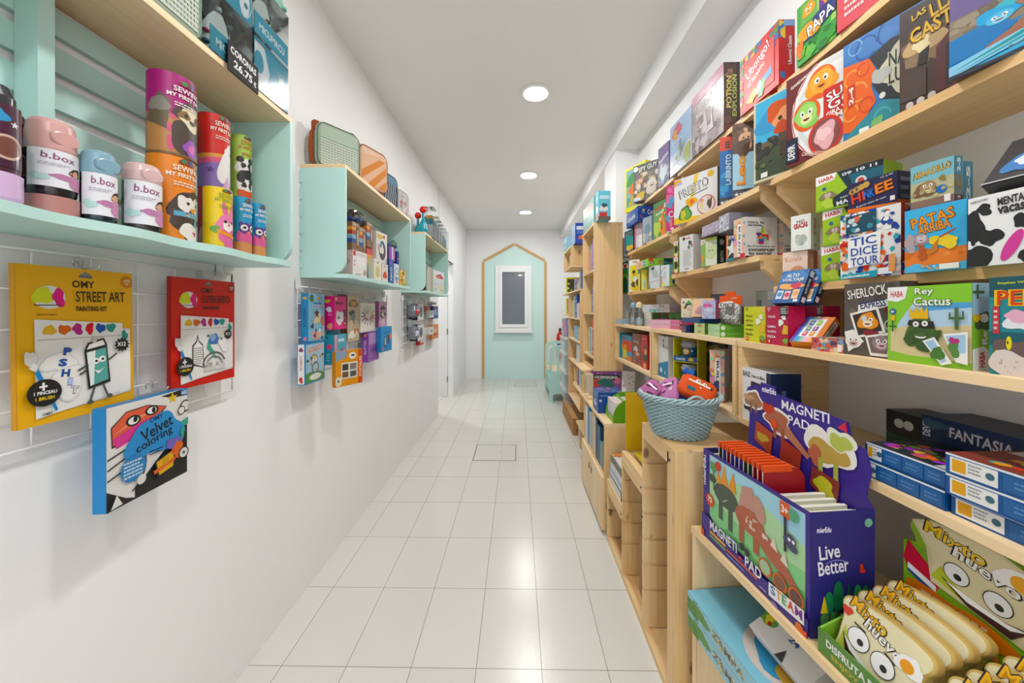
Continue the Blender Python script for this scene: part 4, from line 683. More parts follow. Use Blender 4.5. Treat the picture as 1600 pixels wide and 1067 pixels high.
flat(1268, .805, ZR, .078, .036, .11, 'colourful patterned flat game box under the rainbow number game', 'c8a088', 'r 0 0 1 1 c86a5a;x 3 40 0 0 1 1 .2 e8d0a8,7aa4c8,d84a4a,b8c878,5a3a5a,e8b0a0;r .84 .1 .96 .6 f0e8e8', 'r 0 0 1 1 8a7a9a;x 5 20 0 0 1 1 .2 e8d0a8,7aa4c8,d84a4a', 'r 0 0 1 1 d8b89c;x 6 30 0 0 1 1 .1 e8d0a8,7aa4c8,d84a4a,b8c878', yaw=14)
card('R', 'card_game_box', 'rainbow striped number game box tilted back in front of the crimson boxes', GB, 1233, .803, ZR, .075, .105, .026, 'd88830', {
    'F': 'r 0 0 .12 1 5a3a9a;r .12 0 .3 1 4a9ad8;r .3 0 .42 1 7ac8a0;r .42 0 .6 1 e8b0c4;r .6 0 .78 1 f0b070;r .78 0 1 1 e88a4a;r .2 .2 .8 .9 f2f2f4;r .3 .64 .46 .84 3a8ab8;r .54 .64 .7 .84 a0c848;r .3 .43 .46 .6 2a8a5a;r .54 .43 .7 .6 8a4a9a;r .3 .23 .46 .4 d83a5a;r .54 .23 .7 .4 e8a030;t .34 .69 .08 .1 0 w N;t .58 .69 .08 .1 0 w O;t .34 .47 .08 .1 0 w N;t .6 .47 .04 .1 0 w I;t .34 .27 .08 .1 0 w N;t .58 .27 .08 .1 0 w O',
    'R': 'r 0 0 1 1 d07c20;r .2 .1 .8 .9 e8e4ea;t .3 .14 .4 .7 90 444 NONINO', 'T': 'r 0 0 1 1 c88828'}, yaw=20, lean=48)
SH = 'r 0 0 1 1 5c534c;x 5 20 0 0 1 1 .08 4a423c,6e645c,544a44;o .04 .8 .78 .15 8 f0ece4 2a2624 SHERLOCK;p eceae6 .28 .7 .84 .78 .84 .68 .28 .6;t .32 .66 .46 .1 8 2c3a6a EXPRESS;p f0ece6 .12 .58 .64 .68 .78 .34 .26 .24;p 3a2c2a .17 .56 .61 .64 .72 .36 .29 .28;b .46 .48 .16 .13 e8902c 3;m .46 .48 .1 e89a3a f4e8d0;c .4 .52 .035 c8d8dc;b .52 .32 .12 .05 8a2a34 4;b .86 .62 .1 .06 6a2a28 7;a .86 .44 .07 .015 0 360 b8c0a8;p f0ece6 .02 .32 .2 .36 .4 .2 .1 .04;m .2 .2 .1 ece6de c8b8b0;p f0ece6 .42 .28 .98 .36 .98 .02 .52 .02;p 7a6468 .47 .26 .95 .32 .95 .06 .54 .06;m .72 .2 .1 9a8488 d8c0c4;r .82 .02 .96 .1 f0e8e8'
for i in range(3):
    card('R', 'card_game_box', ('grey detective animal game box in front of two copies', 'second grey detective game box, behind the front copy', 'last grey detective game box, nearest the cabinet back')[i], GB, 1319.5 + 22 * i, .826 + .055 * i, ZR, .118, .175, .045, '4a423c', {'F': SH, 'R': 'r 0 0 1 1 4a423e;p e8e4e0 0 .7 1 .9 1 .8 0 .6'}, yaw=8, grp='grey detective games')
card('R', 'board_game_box', 'lime green game box with a crowned cactus', GB, 1387.6, .82, ZR, 1519, .16, .036, '8ac63a', {
    'F': 'r 0 0 1 1 8ccb3e;p b8d4e8 .1 .06 .14 .5 .34 .78 1 .78 1 .1;p 5aa4dc .34 .78 1 .78 1 .72 .5 .68;p d8c898 .04 .1 .04 .42 .3 .5 .6 .48 1 .52 1 .08;p 8cc63a 0 0 0 .14 .3 .1 .6 .1 1 .02 1 0;p f4f3f0 0 1 .28 1 .24 .84 .14 .8 0 .82;o .04 .86 .18 .09 0 d02c3c f4f3f0 HABA;o .36 .86 .24 .12 0 f4f6f0 5a8a24 Rey;o .34 .74 .46 .12 0 f4f6f0 5a8a24 Cactus;c .08 .67 .04 1f5a9a;t .055 .65 .05 .04 0 w 8+;r .05 .55 .11 .62 e8c02a;b .45 .4 .17 .24 47682f 3;b .45 .34 .15 .16 3c5a2a 5;p e8b82c .32 .58 .3 .72 .36 .66 .39 .74 .43 .66 .46 .75 .49 .66 .53 .74 .54 .58;p 23231f .28 .5 .3 .56 .6 .55 .62 .46 .46 .46;c .39 .51 .035 f0efe8;c .5 .52 .035 f0efe8;c .39 .51 .012 222;c .5 .52 .012 222;e .45 .36 .07 .03 f4f4f0;e .45 .375 .08 .025 47682f;b .65 .4 .06 .04 3c5a2a 6;b .3 .3 .06 .05 3c5a2a 7;r .84 .46 .88 .72 4a6a3a;r .78 .58 .94 .61 4a6a3a;r .78 .58 .8 .66 4a6a3a;r .92 .58 .94 .68 4a6a3a;r .08 .4 .1 .55 3a5a34;r .04 .46 .14 .48 3a5a34;p f2f2ee .48 .3 .62 .36 .82 .06 .7 .02;p a8cce8 .51 .29 .61 .33 .76 .08 .7 .05;b .66 .16 .07 .09 4a7a34 3;p f2f2ee .72 .4 .98 .44 .98 .06 .86 .08;p a8cce8 .75 .38 .96 .41 .96 .2 .82 .16;b .84 .24 .06 .1 5a8a44 5;b .84 .33 .05 .04 b83a7a 7',
    'R': 'r 0 0 1 1 8cc63a;r 0 .62 1 1 a8cce4;p f2f2ee 0 0 0 .24 .6 .28 1 .2 1 0;t .35 .04 .3 .18 90 d02c3c HABA;t .5 .3 .34 .22 90 f4f6f0 Rey;b .6 .56 .4 .12 3c5a2a 3;c .6 .6 .05 f0efe8;b .2 .6 .2 .05 e8b82c 4;r .2 .82 .3 .98 4a6a3a;r 0 .88 .6 .91 4a6a3a'}, yaw=3)
card('R', 'board_game_box', 'teal game box with a yellow-eyed bird, nearest on the cabinet top', GB, 1546, .825, ZR, .22, .167, .03, '1d5c68', {
    'F': 'r 0 0 1 1 2a8a94;r 0 .8 1 1 1e5560;G .3 1;r 0 .3 1 .44 1d5c68;t .16 .92 .7 .03 0 c8d83a Stephan Wagner;o .1 .7 1.9 .17 0 d84424 f0c030 PELUSAS;b .62 .55 .3 .1 e8e8ee 3;b .5 .6 .2 .06 e8b0c8 5;b .84 .62 .2 .06 f0e8ec 6;r .08 .42 .2 .7 c84048;q 5 4 .1 .45 .18 .68 f0d8d8;b .5 .26 .4 .12 6a5850 4;c .38 .33 .07 e8dc2a;c .36 .335 .018 222;p d8d030 .04 .18 .16 .26 .2 .2 .04 .1;b .55 .1 .5 .16 e0d4cc 7;x 9 14 .15 .02 .95 .2 .015 a8988c'}, yaw=4)
# lower board of the near cabinet
def boxbanz():
    t = card('R', 'headphone_box', 'white and navy headphone box behind the purple dinosaur sign', 'box', 1160, .805, ZR0, .145, .18, .095, '16294a', {'F': 'r 0 0 1 1 eeeef0;r .86 0 1 1 16294a;t .03 .84 .28 .1 0 222 BANZ;t .36 .85 .45 .06 0 555 Hear no Blare;p 2c3038 .28 .36 .34 .78 .8 .76 .84 .3;c .56 .5 .1 5a6068;b .24 .36 .14 .22 3a3c42 3;m .2 .42 .09 c8823a e8b878;m .33 .34 .08 c8823a e8b878', 'R': 'r 0 0 1 1 14284a;t .3 .3 .2 .4 90 5a7aa8 their choice', 'T': 'r 0 0 1 1 e0e0e2'}, yaw=0)
boxbanz()
PZF = 'r 0 0 1 1 1b5596;r 0 .9 1 1 e8ecf0;r .02 .1 .22 .86 f0efec;r .03 .2 .09 .78 e8a824;q 3 3 .1 .3 .16 .8 999;c .19 .5 .16 3a6a7a;r .24 .12 .48 .84 2a639f;r .5 .12 .74 .84 2a639f;r .76 .12 .98 .84 2a639f;q 4 2 .28 .3 .46 .7 5a8ac0;q 5 2 .54 .3 .72 .7 5a8ac0;q 6 2 .8 .3 .95 .7 5a8ac0'
def puzzle(px, X, z, lab, top, w=.33, yaw=2):
    return card('R', 'puzzle_box', lab, 'puzzle', px, X, z, w, .038, .155, '1b5596', {'F': PZF, 'R': 'r 0 0 1 1 1b5596', 'T': top, 'L': 'r 0 0 1 1 1b5596;r .2 .2 .5 .8 e8ecf0'}, yaw=yaw, grp='flat blue puzzle boxes')
puzzle(1344, .81, ZR0, 'lowest blue puzzle box of the left pair', 'r 0 0 1 1 16406e', .165); puzzle(1354, .815, ZR0 + .039, 'blue puzzle box with rainbow splashes on a dark lid, topmost of the left pair', 'r 0 0 1 1 15242c;x 5 40 .1 .1 .9 .8 .08 d84a8a,e8c83a,7ac83a,e8742c,a83ad8;r .86 0 1 .3 e0e4e8', .155)
puzzle(1487, .82, ZR0, 'lowest blue puzzle box in the near stack of three', 'r 0 0 1 1 e0e4e8;r .1 .1 .9 .9 c8d0d8'); puzzle(1478, .81, ZR0 + .039, 'middle blue puzzle box in the near stack of three', 'r 0 0 1 1 e0e4e8'); puzzle(1478, .81, ZR0 + .078, 'topmost blue puzzle box in the near stack, with a fiery lid picture', 'r 0 0 1 1 8a3a2c;r .02 .7 .3 1 e8e4dc;x 7 40 .1 .1 1 .9 .12 d83a24,e8a02c,8a2a2c,e8c84a,5a3a4a,48a0a8')
flat(1352, .935, ZR0, .085, .03, .06, 'orange topped box at the back of the near cabinet', '1c4a84', 'r 0 0 1 1 1c4a84;r .1 .1 .9 .5 c83a3a', 'r 0 0 1 1 222', 'r 0 0 1 1 d8a430;x 3 20 0 0 1 1 .1 3a3a34,e8e4dc,c87a2c', yaw=0)
flat(1385, 1.0, ZR0, .093, .056, .1, 'dark green game box lying at the back of the near cabinet', '1f4434', 'r 0 0 1 1 234a38;c .3 .5 .2 9ab09a', 'r 0 0 1 1 6a6e68'); flat(1385, 1.0, ZR0 + .057, .093, .06, .1, 'black game box lying on the dark green one', '24261f', 'r 0 0 1 1 24241f;c .35 .5 .2 c8c8c0;c .6 .5 .2 c8c8c0', 'r 0 0 1 1 8a8a84')
flat(1440, .985, ZR0, .34, .07, .118, 'black game box with a unicorn under the navy fantasy game', '201c22', 'r 0 0 1 1 241e26;b .3 .6 .1 .3 c8c4cc 3;b .5 .3 .06 .24 a83a2c 4;b .7 .3 .06 .3 8a4a2c 5', 'r 0 0 1 1 1a181c')
flat(1440, .98, ZR0 + .071, .27, .062, .12, 'navy fantasy game box lying at the back of the near cabinet', '1a2e4a', 'r 0 0 1 1 1c3454;t .01 .2 .06 .6 90 d8dce0 DEVIR;o .2 .34 .42 .42 -2 e0dce4 5a5068 FANTASIA;r .68 .4 .86 .86 e8b02c;b .1 .7 .08 .2 3a5a6a 4;t .68 .08 .24 .2 0 7aa8d8 Pack', 'r 0 0 1 1 141c24;t .1 .2 .2 .6 90 8a9298 DEVIR')
# top of the middle cabinet
def mflat(px, X, z, w, h, d, lab, base, F, Rr, grp=None, yaw=0): return flat(px, X, z, w, h, d, lab, base, F, Rr, 'r 0 0 1 1 ' + base, yaw, grp, 'card_game_box')
GF, GR = 'r 0 0 1 1 b0d49c;r .6 .2 .98 .8 c0dcae', 'r 0 0 1 1 6ab03a;c .1 .5 .35 e8f0e0;t .25 .35 .4 .3 0 9ad074 juego'
for i in range(2): mflat(1106.5, .815, ZR + i * .0255, .09, .025, .12, ('lower', 'upper')[i] + ' green flat game box of the pair at the cabinet edge', '8cc468', GF, GR, 'green flat games')
for i in range(2): mflat(1085, .815, ZR + i * .0255, .05, .025, .1, ('lower', 'upper')[i] + ' pale green flat box beside the navy flat box', 'b4c888', 'r 0 0 1 1 c0d494;t .3 .3 .4 .4 0 c85a4a HABA', 'r 0 0 1 1 6a9a44', 'pale green flat games', yaw=30)
mflat(1065, .815, ZR, .05, .036, .12, 'navy and orange patterned flat game box on the middle cabinet', '1e3464', 'r 0 0 1 1 1e3464;x 3 10 .1 .1 .8 .9 .2 e88a3a,7a3a7a,c85a3a', 'r 0 0 1 1 1e3464')
mflat(1066, .82, ZR + .052, .17, .018, .12, 'thin navy blue box lying on the small flat boxes', '1c4478', 'r 0 0 1 1 1c4a84', 'r 0 0 1 1 1c4478')
PF, PR_ = 'r 0 0 1 1 e8b8cc;r .7 .1 1 .9 d87aa0', 'r 0 0 1 1 e0548c;c .08 .5 .3 f4dce4;q 4 2 .2 .25 .8 .75 f0a0c0'
for i in range(2): mflat(1016, .815, ZR + i * .026, .22, .025, .12, ('lower', 'upper')[i] + ' pink flat game box of the pair on the middle cabinet', 'e07aa4', PF, PR_, 'pink flat games', yaw=24)
card('R', 'card_game_box', 'cream card game box with a goblin girl on the middle cabinet', GB, 1064.5, .86, ZR + .071, .11, .1, .04, 'd8b04a', {'F': 'r 0 0 1 1 efe6cc;p e8c04a .4 1 1 1 1 .5 .7 .7;p 3aa0b0 .7 1 1 1 .8 .7;b .35 .6 .16 .2 3c4434 3;m .4 .5 .16 f0d8b8 f4e4cc;p 6aa84a .2 .72 .36 .9 .52 .7;c .12 .84 .03 333;c .12 .76 .04 333;c .14 .5 .06 e8843a;x 4 12 .1 .02 .7 .3 .06 5a4a44,e8b8a0,f0f0e4'}, yaw=40)
card('R', 'picture_book', 'peach picture book leaning sideways on the middle cabinet', 'book', 1080, .84, ZR + .072, .1, .09, .02, 'e0782c', {'F': 'r 0 0 1 1 f0c4a0;b .4 .35 .2 .26 c89a9c 3;x 5 14 .2 .05 .7 .6 .06 b88a94,d8a8a0', 'R': 'r 0 0 1 1 e8782a'}, yaw=32, lean=14)
card('R', 'card_game_box', 'pastel pink and blue game box beside the peach book', GB, 1097, .83, ZR + .0715, .062, .082, .04, 'd070a8', {'F': 'r 0 0 1 1 b8c4e4;x 3 18 0 0 1 1 .1 e0a0c8,f0e8f0,8ab0dc,e8c84a;b .4 .7 .3 .14 d86aa8 4;t .35 .2 .3 .6 70 e8ecf8 Magic', 'R': 'r 0 0 1 1 d8709c'}, yaw=30)
card('R', 'card_game_box', 'blue topped yellow game box behind the dice bag', GB, 1117, .885, ZR + .072, .06, .085, .04, '2a5a9c', {'F': 'r 0 0 1 1 d8c478;r 0 .68 1 1 1f62a8;a .3 .84 .1 .02 0 300 b8d0e8;r 0 0 1 .3 c8a42c;q 4 3 .1 .34 .9 .6 a89858'}, yaw=30)
card('R', 'card_game_box', 'dark grey slim game box high behind the pastel boxes', GB, 1105, .95, ZR + .055, .09, .13, .03, '3a4248', {'F': 'r 0 0 1 1 5a646c;r .6 0 .66 1 222;r .1 .1 .5 .9 6a747c'}, yaw=20, lean=12)
card('R', 'card_game_box', 'teal and dark red game box behind the dice bag', GB, 1131, .985, ZR, .09, .125, .06, '5a2c30', {'F': 'r 0 0 1 1 3a7480;x 3 14 0 .5 .7 1 .08 e8e4dc,3a9aa4,2a3a44;r .7 0 1 1 6a3038;r 0 0 .7 .4 3a3c38', 'R': 'r 0 0 1 1 4a2428'}, yaw=36)
card('R', 'card_game_box', 'small white box with a red label beside the yellow taco game', GB, 1190, .9, ZR, .04, .11, .04, 'e8e4dc', {'F': 'r 0 0 1 1 e8e4e0;r 0 0 1 .4 9ab84a;t .1 .6 .8 .16 0 c83a44 HABA'}, yaw=30)
t = thing('clear_box', 'clear plastic box of dark figures behind the yellow taco game', 'box', (1.0, 1.40, ZR), (0, 0, R(-62)))
b = MB(); b.box(-.06, -.04, .03, .06, .04, .185, 'fff'); b.build('clear_cover', 'clear', t)
b = MB(); b.box(-.061, -.041, 0, .061, .041, .03, '2a3450'); boxf = Face(b, lambda u, v, e: (-.061 + u * .122, -.041 - e, v * .03), .122, .03); boxf.draw('o .2 .2 .5 .6 0 e4e4ec 222 Timeline;r .85 .2 .95 .8 e8e8ea'); b.build('base_tray', 'card', t)
b = MB(); b.box(-.05, -.02, .031, .0, .03, .15, 'c8ccd0'); b.box(.005, -.02, .031, .052, .03, .12, '5a4a48'); b.box(.01, -.03, .031, .04, -.021, .09, '7a4a3a'); b.build('contents', 'card', t)
# dice bag
t = thing('dice_bag', 'clear bag of grey dice under an orange header card', 'toy bag', (.865, 1.475, ZR + .052), (0, 0, R(-58)))
b = MB(); pts = []
for i in range(9):
    z = .085 * i / 8; k = 1 - .12 * (abs(i - 4) / 4) ** 2; pts.append((k, z))
vs = []; n = 20
for k, z in pts:
    th = .026 * math.sin(math.pi * min(1, .25 + z / .085 * .8)) + .003
    for j in range(n): a = 2 * math.pi * j / n; vs.append((.042 * k * math.copysign(abs(math.cos(a)) ** .6, math.cos(a)), th * math.sin(a), z))
for i in range(8): b.mesh_idx(vs, [(i * n + j, i * n + (j + 1) % n, (i + 1) * n + (j + 1) % n, (i + 1) * n + j) for j in range(n)], 'fff', True)
b.build('clear_pouch', 'clear', t)
rn = random.Random(4)
for i in range(16):
    b = MB(); b.box(-.009, -.009, -.009, .009, .009, .009, rn.choice(['c8c8c4', '4a4844', 'd8d8d4', '8a8680'])); f = Face(b, lambda u, v, e: (-.009 + .018 * u, -.009 - e, -.009 + .018 * v), .018, .018); f.draw('c .3 .3 .1 222;c .7 .7 .1 222;c .5 .5 .1 222')
    b.build('die', 'plastic', t, ((i % 4 - 1.5) * .019, -.004 + .008 * rn.random(), .012 + (i // 4) * .0185), (0, R(rn.uniform(-25, 25)), 0))
b = MB(); b.slab([(-.043, .08), (.043, .08), (.043, .115), (.018, .118), (.018, .132), (-.018, .132), (-.018, .118), (-.043, .115)], -.008, -.004, 'e8581c')
f = Face(b, lambda u, v, e: (-.045 + u * .09, -.0085 - e, .055 + v * .06), .09, .06); f.draw('p e8581c .3 0 .75 0 .75 .5 .3 .5;b .38 .4 .4 .26 ecebe6 3;t .06 .28 .66 .24 0 222 DICE;t .5 .8 .3 .1 0 f4d0b8 x20;r .3 1.05 .5 1.1 222'); b.build('header_card', 'gloss', t)
# inside the middle cabinet
z = ZR0
card('R', 'board_game_box', 'white and blue tall box inside the middle cabinet', 'box', 1028.5, .83, z, 1044, .235, .1, 'dcdee0', {'F': 'r 0 0 1 1 e2e4e6;p 2a8ab8 0 0 1 0 1 .42 0 .3;c .3 .16 .06 e8f0f4;x 4 8 .5 .7 1 1 .05 9aa0a0,5a5a58;S .7 .12 .05 e8f0f4'}, yaw=4)
def cups(z, lab):
    t = thing('drink_bottle_pack', lab, 'bottle', (.88, 1.86, z), (0, 0, R(-55)), 'boxed drink bottles')
    b = MB(); b.box(-.065, .035, 0, .065, .04, .118, 'e4d820'); b.box(-.065, -.04, 0, -.061, .035, .118, 'e4d820'); b.box(.061, -.04, 0, .065, .035, .118, 'd8cc1c'); b.box(-.065, -.04, 0, .065, .035, .004, 'e4d820'); b.box(-.061, -.042, .004, .061, -.04, .03, '1f5a94'); f = Face(b, lambda u, v, e: (-.061 + .122 * u, -.042 - e, .004 + .026 * v), .122, .026); f.draw('t .1 .25 .4 .5 0 d8e4f0 Lunch;b .75 .5 .1 .4 e8c838 3'); b.build('card_sleeve', 'card', t)
    b = MB(); b.lathe([(.03, .03), (.036, .035), (.036, .075)], '1f5f9c', 24, cap=False); f = cylface(b, .036, .04, .035, -90, 130); f.draw('r .2 .1 .8 .9 2a3034;m .5 .5 .36 e8b84a f0d8a0;c .85 .6 .12 e8e4d8'); b.lathe([(.037, .075), (.039, .078), (.039, .098), (.034, .108), (.0, .11)], '8e8f94', 24, cap=False)
    for k in range(14): a = 2 * math.pi * k / 14; b.lathe([(.003, -.003), (.003, .003)], 'b8b8bc', 8, (.039 * math.cos(a), .039 * math.sin(a), .088))
    b.build('bottle', 'plastic', t)
cups(z, 'grey-lidded toddler bottle in yellow card, lower of the pair'); cups(z + .119, 'grey-lidded toddler bottle in yellow card, upper of the pair')
card('R', 'board_game_box', 'dark patterned game box deep inside the middle cabinet', GB, 1100, .97, z, .1, .23, .04, '3a3834', {'F': 'r 0 0 1 1 4a463e;x 5 30 0 0 1 1 .07 6a6450,5a3a44,3a4a44,8a7a5a;b .5 .8 .3 .1 a89a5a 3;b .7 .3 .15 .08 a83a5a 4'}, yaw=40)
card('R', 'board_game_box', 'slim pastel block tower game at the near end of the middle cabinet', GB, 1109, .812, z, .055, .215, .1, 'd8d4d0', {'F': BS, 'R': 'r 0 0 1 1 dedad6'}, yaw=50)
t = thing('play_dough_tin', 'yellow lidded tin behind the basket', 'tin', (.98, 2.06, z))
b = MB(); b.lathe([(.0, 0), (.05, 0), (.05, .09)], 'dfe4e4', 32, cap=False); b.build('can', 'plastic', t)
b = MB(); cylface(b, .05, .055, .012, 205, 190, st=24).draw('r 0 0 1 1 d8dfe0;r 0 .2 .5 .8 2a7a9c;x 4 12 .3 .1 .9 .9 .2 c84a3a,3a4a84,e8b83a'); b.build('label', 'gloss', t)
b = MB(); b.lathe([(.053, .078), (.053, .094), (.049, .096), (.047, .091), (0, .09)], 'e0d41c', 32, cap=False); b.build('lid', 'plastic', t)
t = thing('clear_tub', 'clear green-lidded tub behind the basket', 'tub', (1.02, 1.62, z))
b = MB(); b.lathe([(0, .0), (.05, .0), (.055, .04)], 'fff', 28, cap=False, sy=1.5); b.build('cup', 'clear', t); b = MB(); b.lathe([(.057, .036), (.057, .046), (.05, .048), (0, .046)], '9ac46a', 28, cap=False, sy=1.5); b.build('lid', 'plastic', t)
flat(1083, .83, z, .08, .022, .12, 'white and maroon flat box on the cabinet floor behind the basket', 'd8d4d0', 'r 0 0 1 1 d8d4d0;r .2 .2 .5 .8 8a4a5a', 'r 0 0 1 1 c8c4c0', 'r 0 0 1 1 d0c8c8;b .4 .5 .3 .3 8a4a5c 3')
# top of the far cabinet
for i in range(5):
    card('R', 'card_game_box', ('small green monkey card box, first of five in a row', 'small green monkey card box, second in the row', 'dark green card box in the middle of the five', 'small green monkey card box, fourth in the row', 'small green monkey card box, nearest of the five')[i], GB, (1010.5, 1021, 1033, 1045, 1055.5)[i], .985, ZR, .075, .092, .05, '3f8a34', {'F': 'r 0 0 1 1 %s;r .55 .74 .95 .96 c8342c;m .55 .42 .24 5a3024 f0e0c8;l .2 .5 .34 .4 .05 f0e8dc' % ('4a8f38' if i != 2 else '4a5a34'), 'T': 'r 0 0 1 1 3a6a2c'}, yaw=62, grp='small green card boxes')
mflat(1002, .9, ZR + .094, .3, .026, .13, 'white flat game box with a green house picture on the small green boxes', 'e4dce0', 'r 0 0 1 1 e8e0e4;r .3 .1 .7 .9 8ac8c4;p 4a9a5a .45 .1 .5 .8 .55 .1;c .66 .3 .14 d8504a;r .75 .2 .95 .8 d8d4d0', 'r 0 0 1 1 e0d4d8', yaw=16)
mflat(1000, .9, ZR + .121, .33, .027, .12, 'pale grey flat game box with two dark faces, topmost by the bracket', 'e0dcdc', 'r 0 0 1 1 e4dede;r .02 .1 .25 .9 d0dce4;m .72 .55 .3 6a3a34 e0b8a0;m .82 .5 .28 5a4a44 d8c0b0', 'r 0 0 1 1 d8d4d4', yaw=14)
mflat(962.5, .81, ZR, .16, .034, .08, 'pale blue small carton at the far end of the cabinet top', '9fbcd8', 'r 0 0 1 1 a4c0dc;q 3 2 .4 .3 .7 .6 7a94b4', 'r 0 0 1 1 98b4d0')
def pot(px, X, lab, top):
    t = thing('bottle_pack', lab, 'bottle', (X, yat(px, X), ZR), grp='clear bottles on the far cabinet')
    b = MB(); b.lathe([(.0, 0), (.03, .0), (.034, .03), (.034, .08), (.022, .1), (.018, .125)], 'fff', 22, cap=False); b.build('clear_body', 'clear', t)
    b = MB(); b.lathe([(.02, .125), (.024, .128), (.022, .15), (.012, .165), (0, .168)], top, 18, cap=False); b.build('cap', 'plastic', t)
    b = MB(); b.lathe([(.0, .004), (.028, .006), (.029, .05), (0, .06)], 'c8dce0', 18, cap=False); b.build('contents', 'plastic', t)
pot(990, .86, 'clear bottle with pale blue cap on the far cabinet top', '7a9cb8'); pot(999, .85, 'clear bottle with cream cap beside the five green boxes', 'd8c8a0')
card('R', 'gift_box', 'pale patterned box between the clear bottles and green boxes', 'box', 1006, .88, ZR, .05, .092, .03, 'd8d4cc', {'F': 'r 0 0 1 1 dfe0dc;x 5 22 0 0 1 1 .06 c8d0c4,d8b8b0,a8c0a8'}, yaw=50)
# inside the far cabinet
for i, (px, pr, X, h, lab, base, F_) in enumerate(((967.5, .02, .83, .2, 'teal and white upright box at the far end of the open cabinet', '3a94a4', 'r 0 0 1 1 4aa0ac;r .5 0 .7 1 e0ecec'), (971.5, 987.5, .84, .19, 'blue, red and yellow block patterned box in the far cabinet', '2f8fb8', 'r 0 .78 1 1 2f92bc;r .15 .55 1 .78 d84424;r 0 .4 .5 .6 e8a02c;r .5 .34 1 .56 d84a2c;r .5 .18 1 .36 3a98c0;r .1 .05 .5 .4 d8d23a;r .5 0 1 .18 e0783a;r .1 .45 .2 .8 e0643a'), (988.5, 1001, .84, .215, 'brown game box between the block box and the red box', '7a3c38', 'r 0 0 1 1 8a4c44;t .1 .7 .7 .1 0 d8b8a8 Bandido;b .4 .5 .24 .1 c8c4c8 3;b .6 .35 .2 .08 d8a088 4;x 4 8 .1 .05 .9 .3 .06 5a2c2c,c89a84'), (1001.5, 1011.5, .83, .22, 'red game box with a masked figure in the far cabinet', 'b81e26', 'r 0 0 1 1 c4222a;b .65 .45 .3 .3 2a4a34 3;b .7 .5 .18 .1 e0a070 4;r .4 .03 .8 .16 e8b02c;t .2 .86 .6 .05 0 e8b8a8 Red Team'))):
    card('R', 'board_game_box', lab, GB, px, X, z, pr, h, .1, base, {'F': F_, 'R': 'r 0 0 1 1 ' + base}, yaw=0)
# ================================================================== BASKET OF POUCHES ON THE STEPPED UNIT
BX, BY, BZZ = .64, 1.44, .9105
bk = thing('wicker_basket', 'pale blue wicker basket of pouches on the stepped unit', 'basket', (BX, BY, BZZ))
def ring(r, z, sx, sy, wob=0, ph=0, n=120, k=26):
    return [((r + wob * math.sin(k * 2 * math.pi * i / n + ph)) * sx * math.cos(2 * math.pi * i / n), (r + wob * math.sin(k * 2 * math.pi * i / n + ph)) * sy * math.sin(2 * math.pi * i / n), z) for i in range(n)]
SX, SY = 1.0, .92
def brad(z): return .092 + .048 * (z / .155) ** .8
b = MB()
nrow = 21
for i in range(nrow):
    z = .006 + i * .0068; b.tube(ring(brad(z), z, SX, SY, .004, math.pi * (i % 2), 208, 26), .0036, 'a9c2c6' if i % 3 else 'a2bbc0', 5, True)
b.build('weave', 'wicker', bk)
b = MB()
for k in range(52):
    a = 2 * math.pi * k / 52; b.tube([(brad(z) * SX * math.cos(a), brad(z) * SY * math.sin(a), z) for z in (0, .05, .1, .15)], .0024, '9db8bd', 5)
b.build('stakes', 'wicker', bk)
b = MB(); b.lathe([(.0, .002), (.09, .002), (.09, .006), (0, .006)], 'a9c2c6', 40, sx=SX, sy=SY, cap=False); b.build('base', 'wicker', bk)
b = MB()
for j in range(4):
    pts = [((.146 + .007 * math.cos(9 * t_ + j * math.pi / 2)) * SX * math.cos(t_), (.146 + .007 * math.cos(9 * t_ + j * math.pi / 2)) * SY * math.sin(t_), .156 + .008 * math.sin(9 * t_ + j * math.pi / 2)) for t_ in [2 * math.pi * i / 140 for i in range(140)]]
    b.tube(pts, .0042, 'adc6ca', 6, True)
b.build('rim', 'wicker', bk)
b = MB()
for s in (-1, 1):
    b.tube([(.0 + .03 * (k - 3) / 3 * 1.2, s * (.146 * SY + .004 * math.sin(math.pi * k / 6)), .158 + .022 * math.sin(math.pi * k / 6)) for k in range(7)], .0045, 'adc6ca', 6)
b.build('handle', 'wicker', bk)
def pouch(name, label, loc, rot, w, h, th, col, art, zipc, ears=None):
    t = thing(name, label, 'pouch', loc, tuple(R(a) for a in rot), 'animal pouches in the basket')
    b = MB(); n = 24; vs = []; m = 9
    for i in range(m):
        v = i / (m - 1); k = math.sin(math.pi * v) ** .42
        o = rrect(-w / 2 * (.72 + .28 * k), -h / 2 * (.72 + .28 * k), w / 2 * (.72 + .28 * k), h / 2 * (.72 + .28 * k), min(w, h) * .26, 5)
        vs.append([(p[0], -th / 2 + th * v, p[1]) for p in o])
    L_ = len(vs[0]); flatv = [p for r_ in vs for p in r_]
    for i in range(m - 1): b.mesh_idx(flatv, [(i * L_ + j, (i + 1) * L_ + j, (i + 1) * L_ + (j + 1) % L_, i * L_ + (j + 1) % L_)[::-1] for j in range(L_)], col, True)
    b.mesh(vs[0], [tuple(range(L_))], col); b.mesh(vs[-1][::-1], [tuple(range(L_))], col)
    f = Face(b, lambda u, v, e: ((u - .5) * w * .7, -th / 2 - e - .0005, (v - .5) * h * .7), w * .7, h * .7); f.draw(art); b.build('body', 'fabric', t)
    b = MB(); b.box(-w * .32, -th / 2 - .003, h * .12, w * .3, -th / 2 - .0012, h * .19, zipc); b.box(w * .28, -th / 2 - .004, h * .1, w * .33, -th / 2 - .001, h * .2, '222'); b.build('zip', 'plastic', t)
    if ears:
        b = MB()
        for x, z, s, c in ears: b.slab([(x - s / 2, z), (x + s / 2, z), (x + s * .2, z + s * 1.1), (x - s * .25, z + s * 1.1)], -.008, .008, c, .003)
        b.build('tuft', 'fabric', t)
    return t
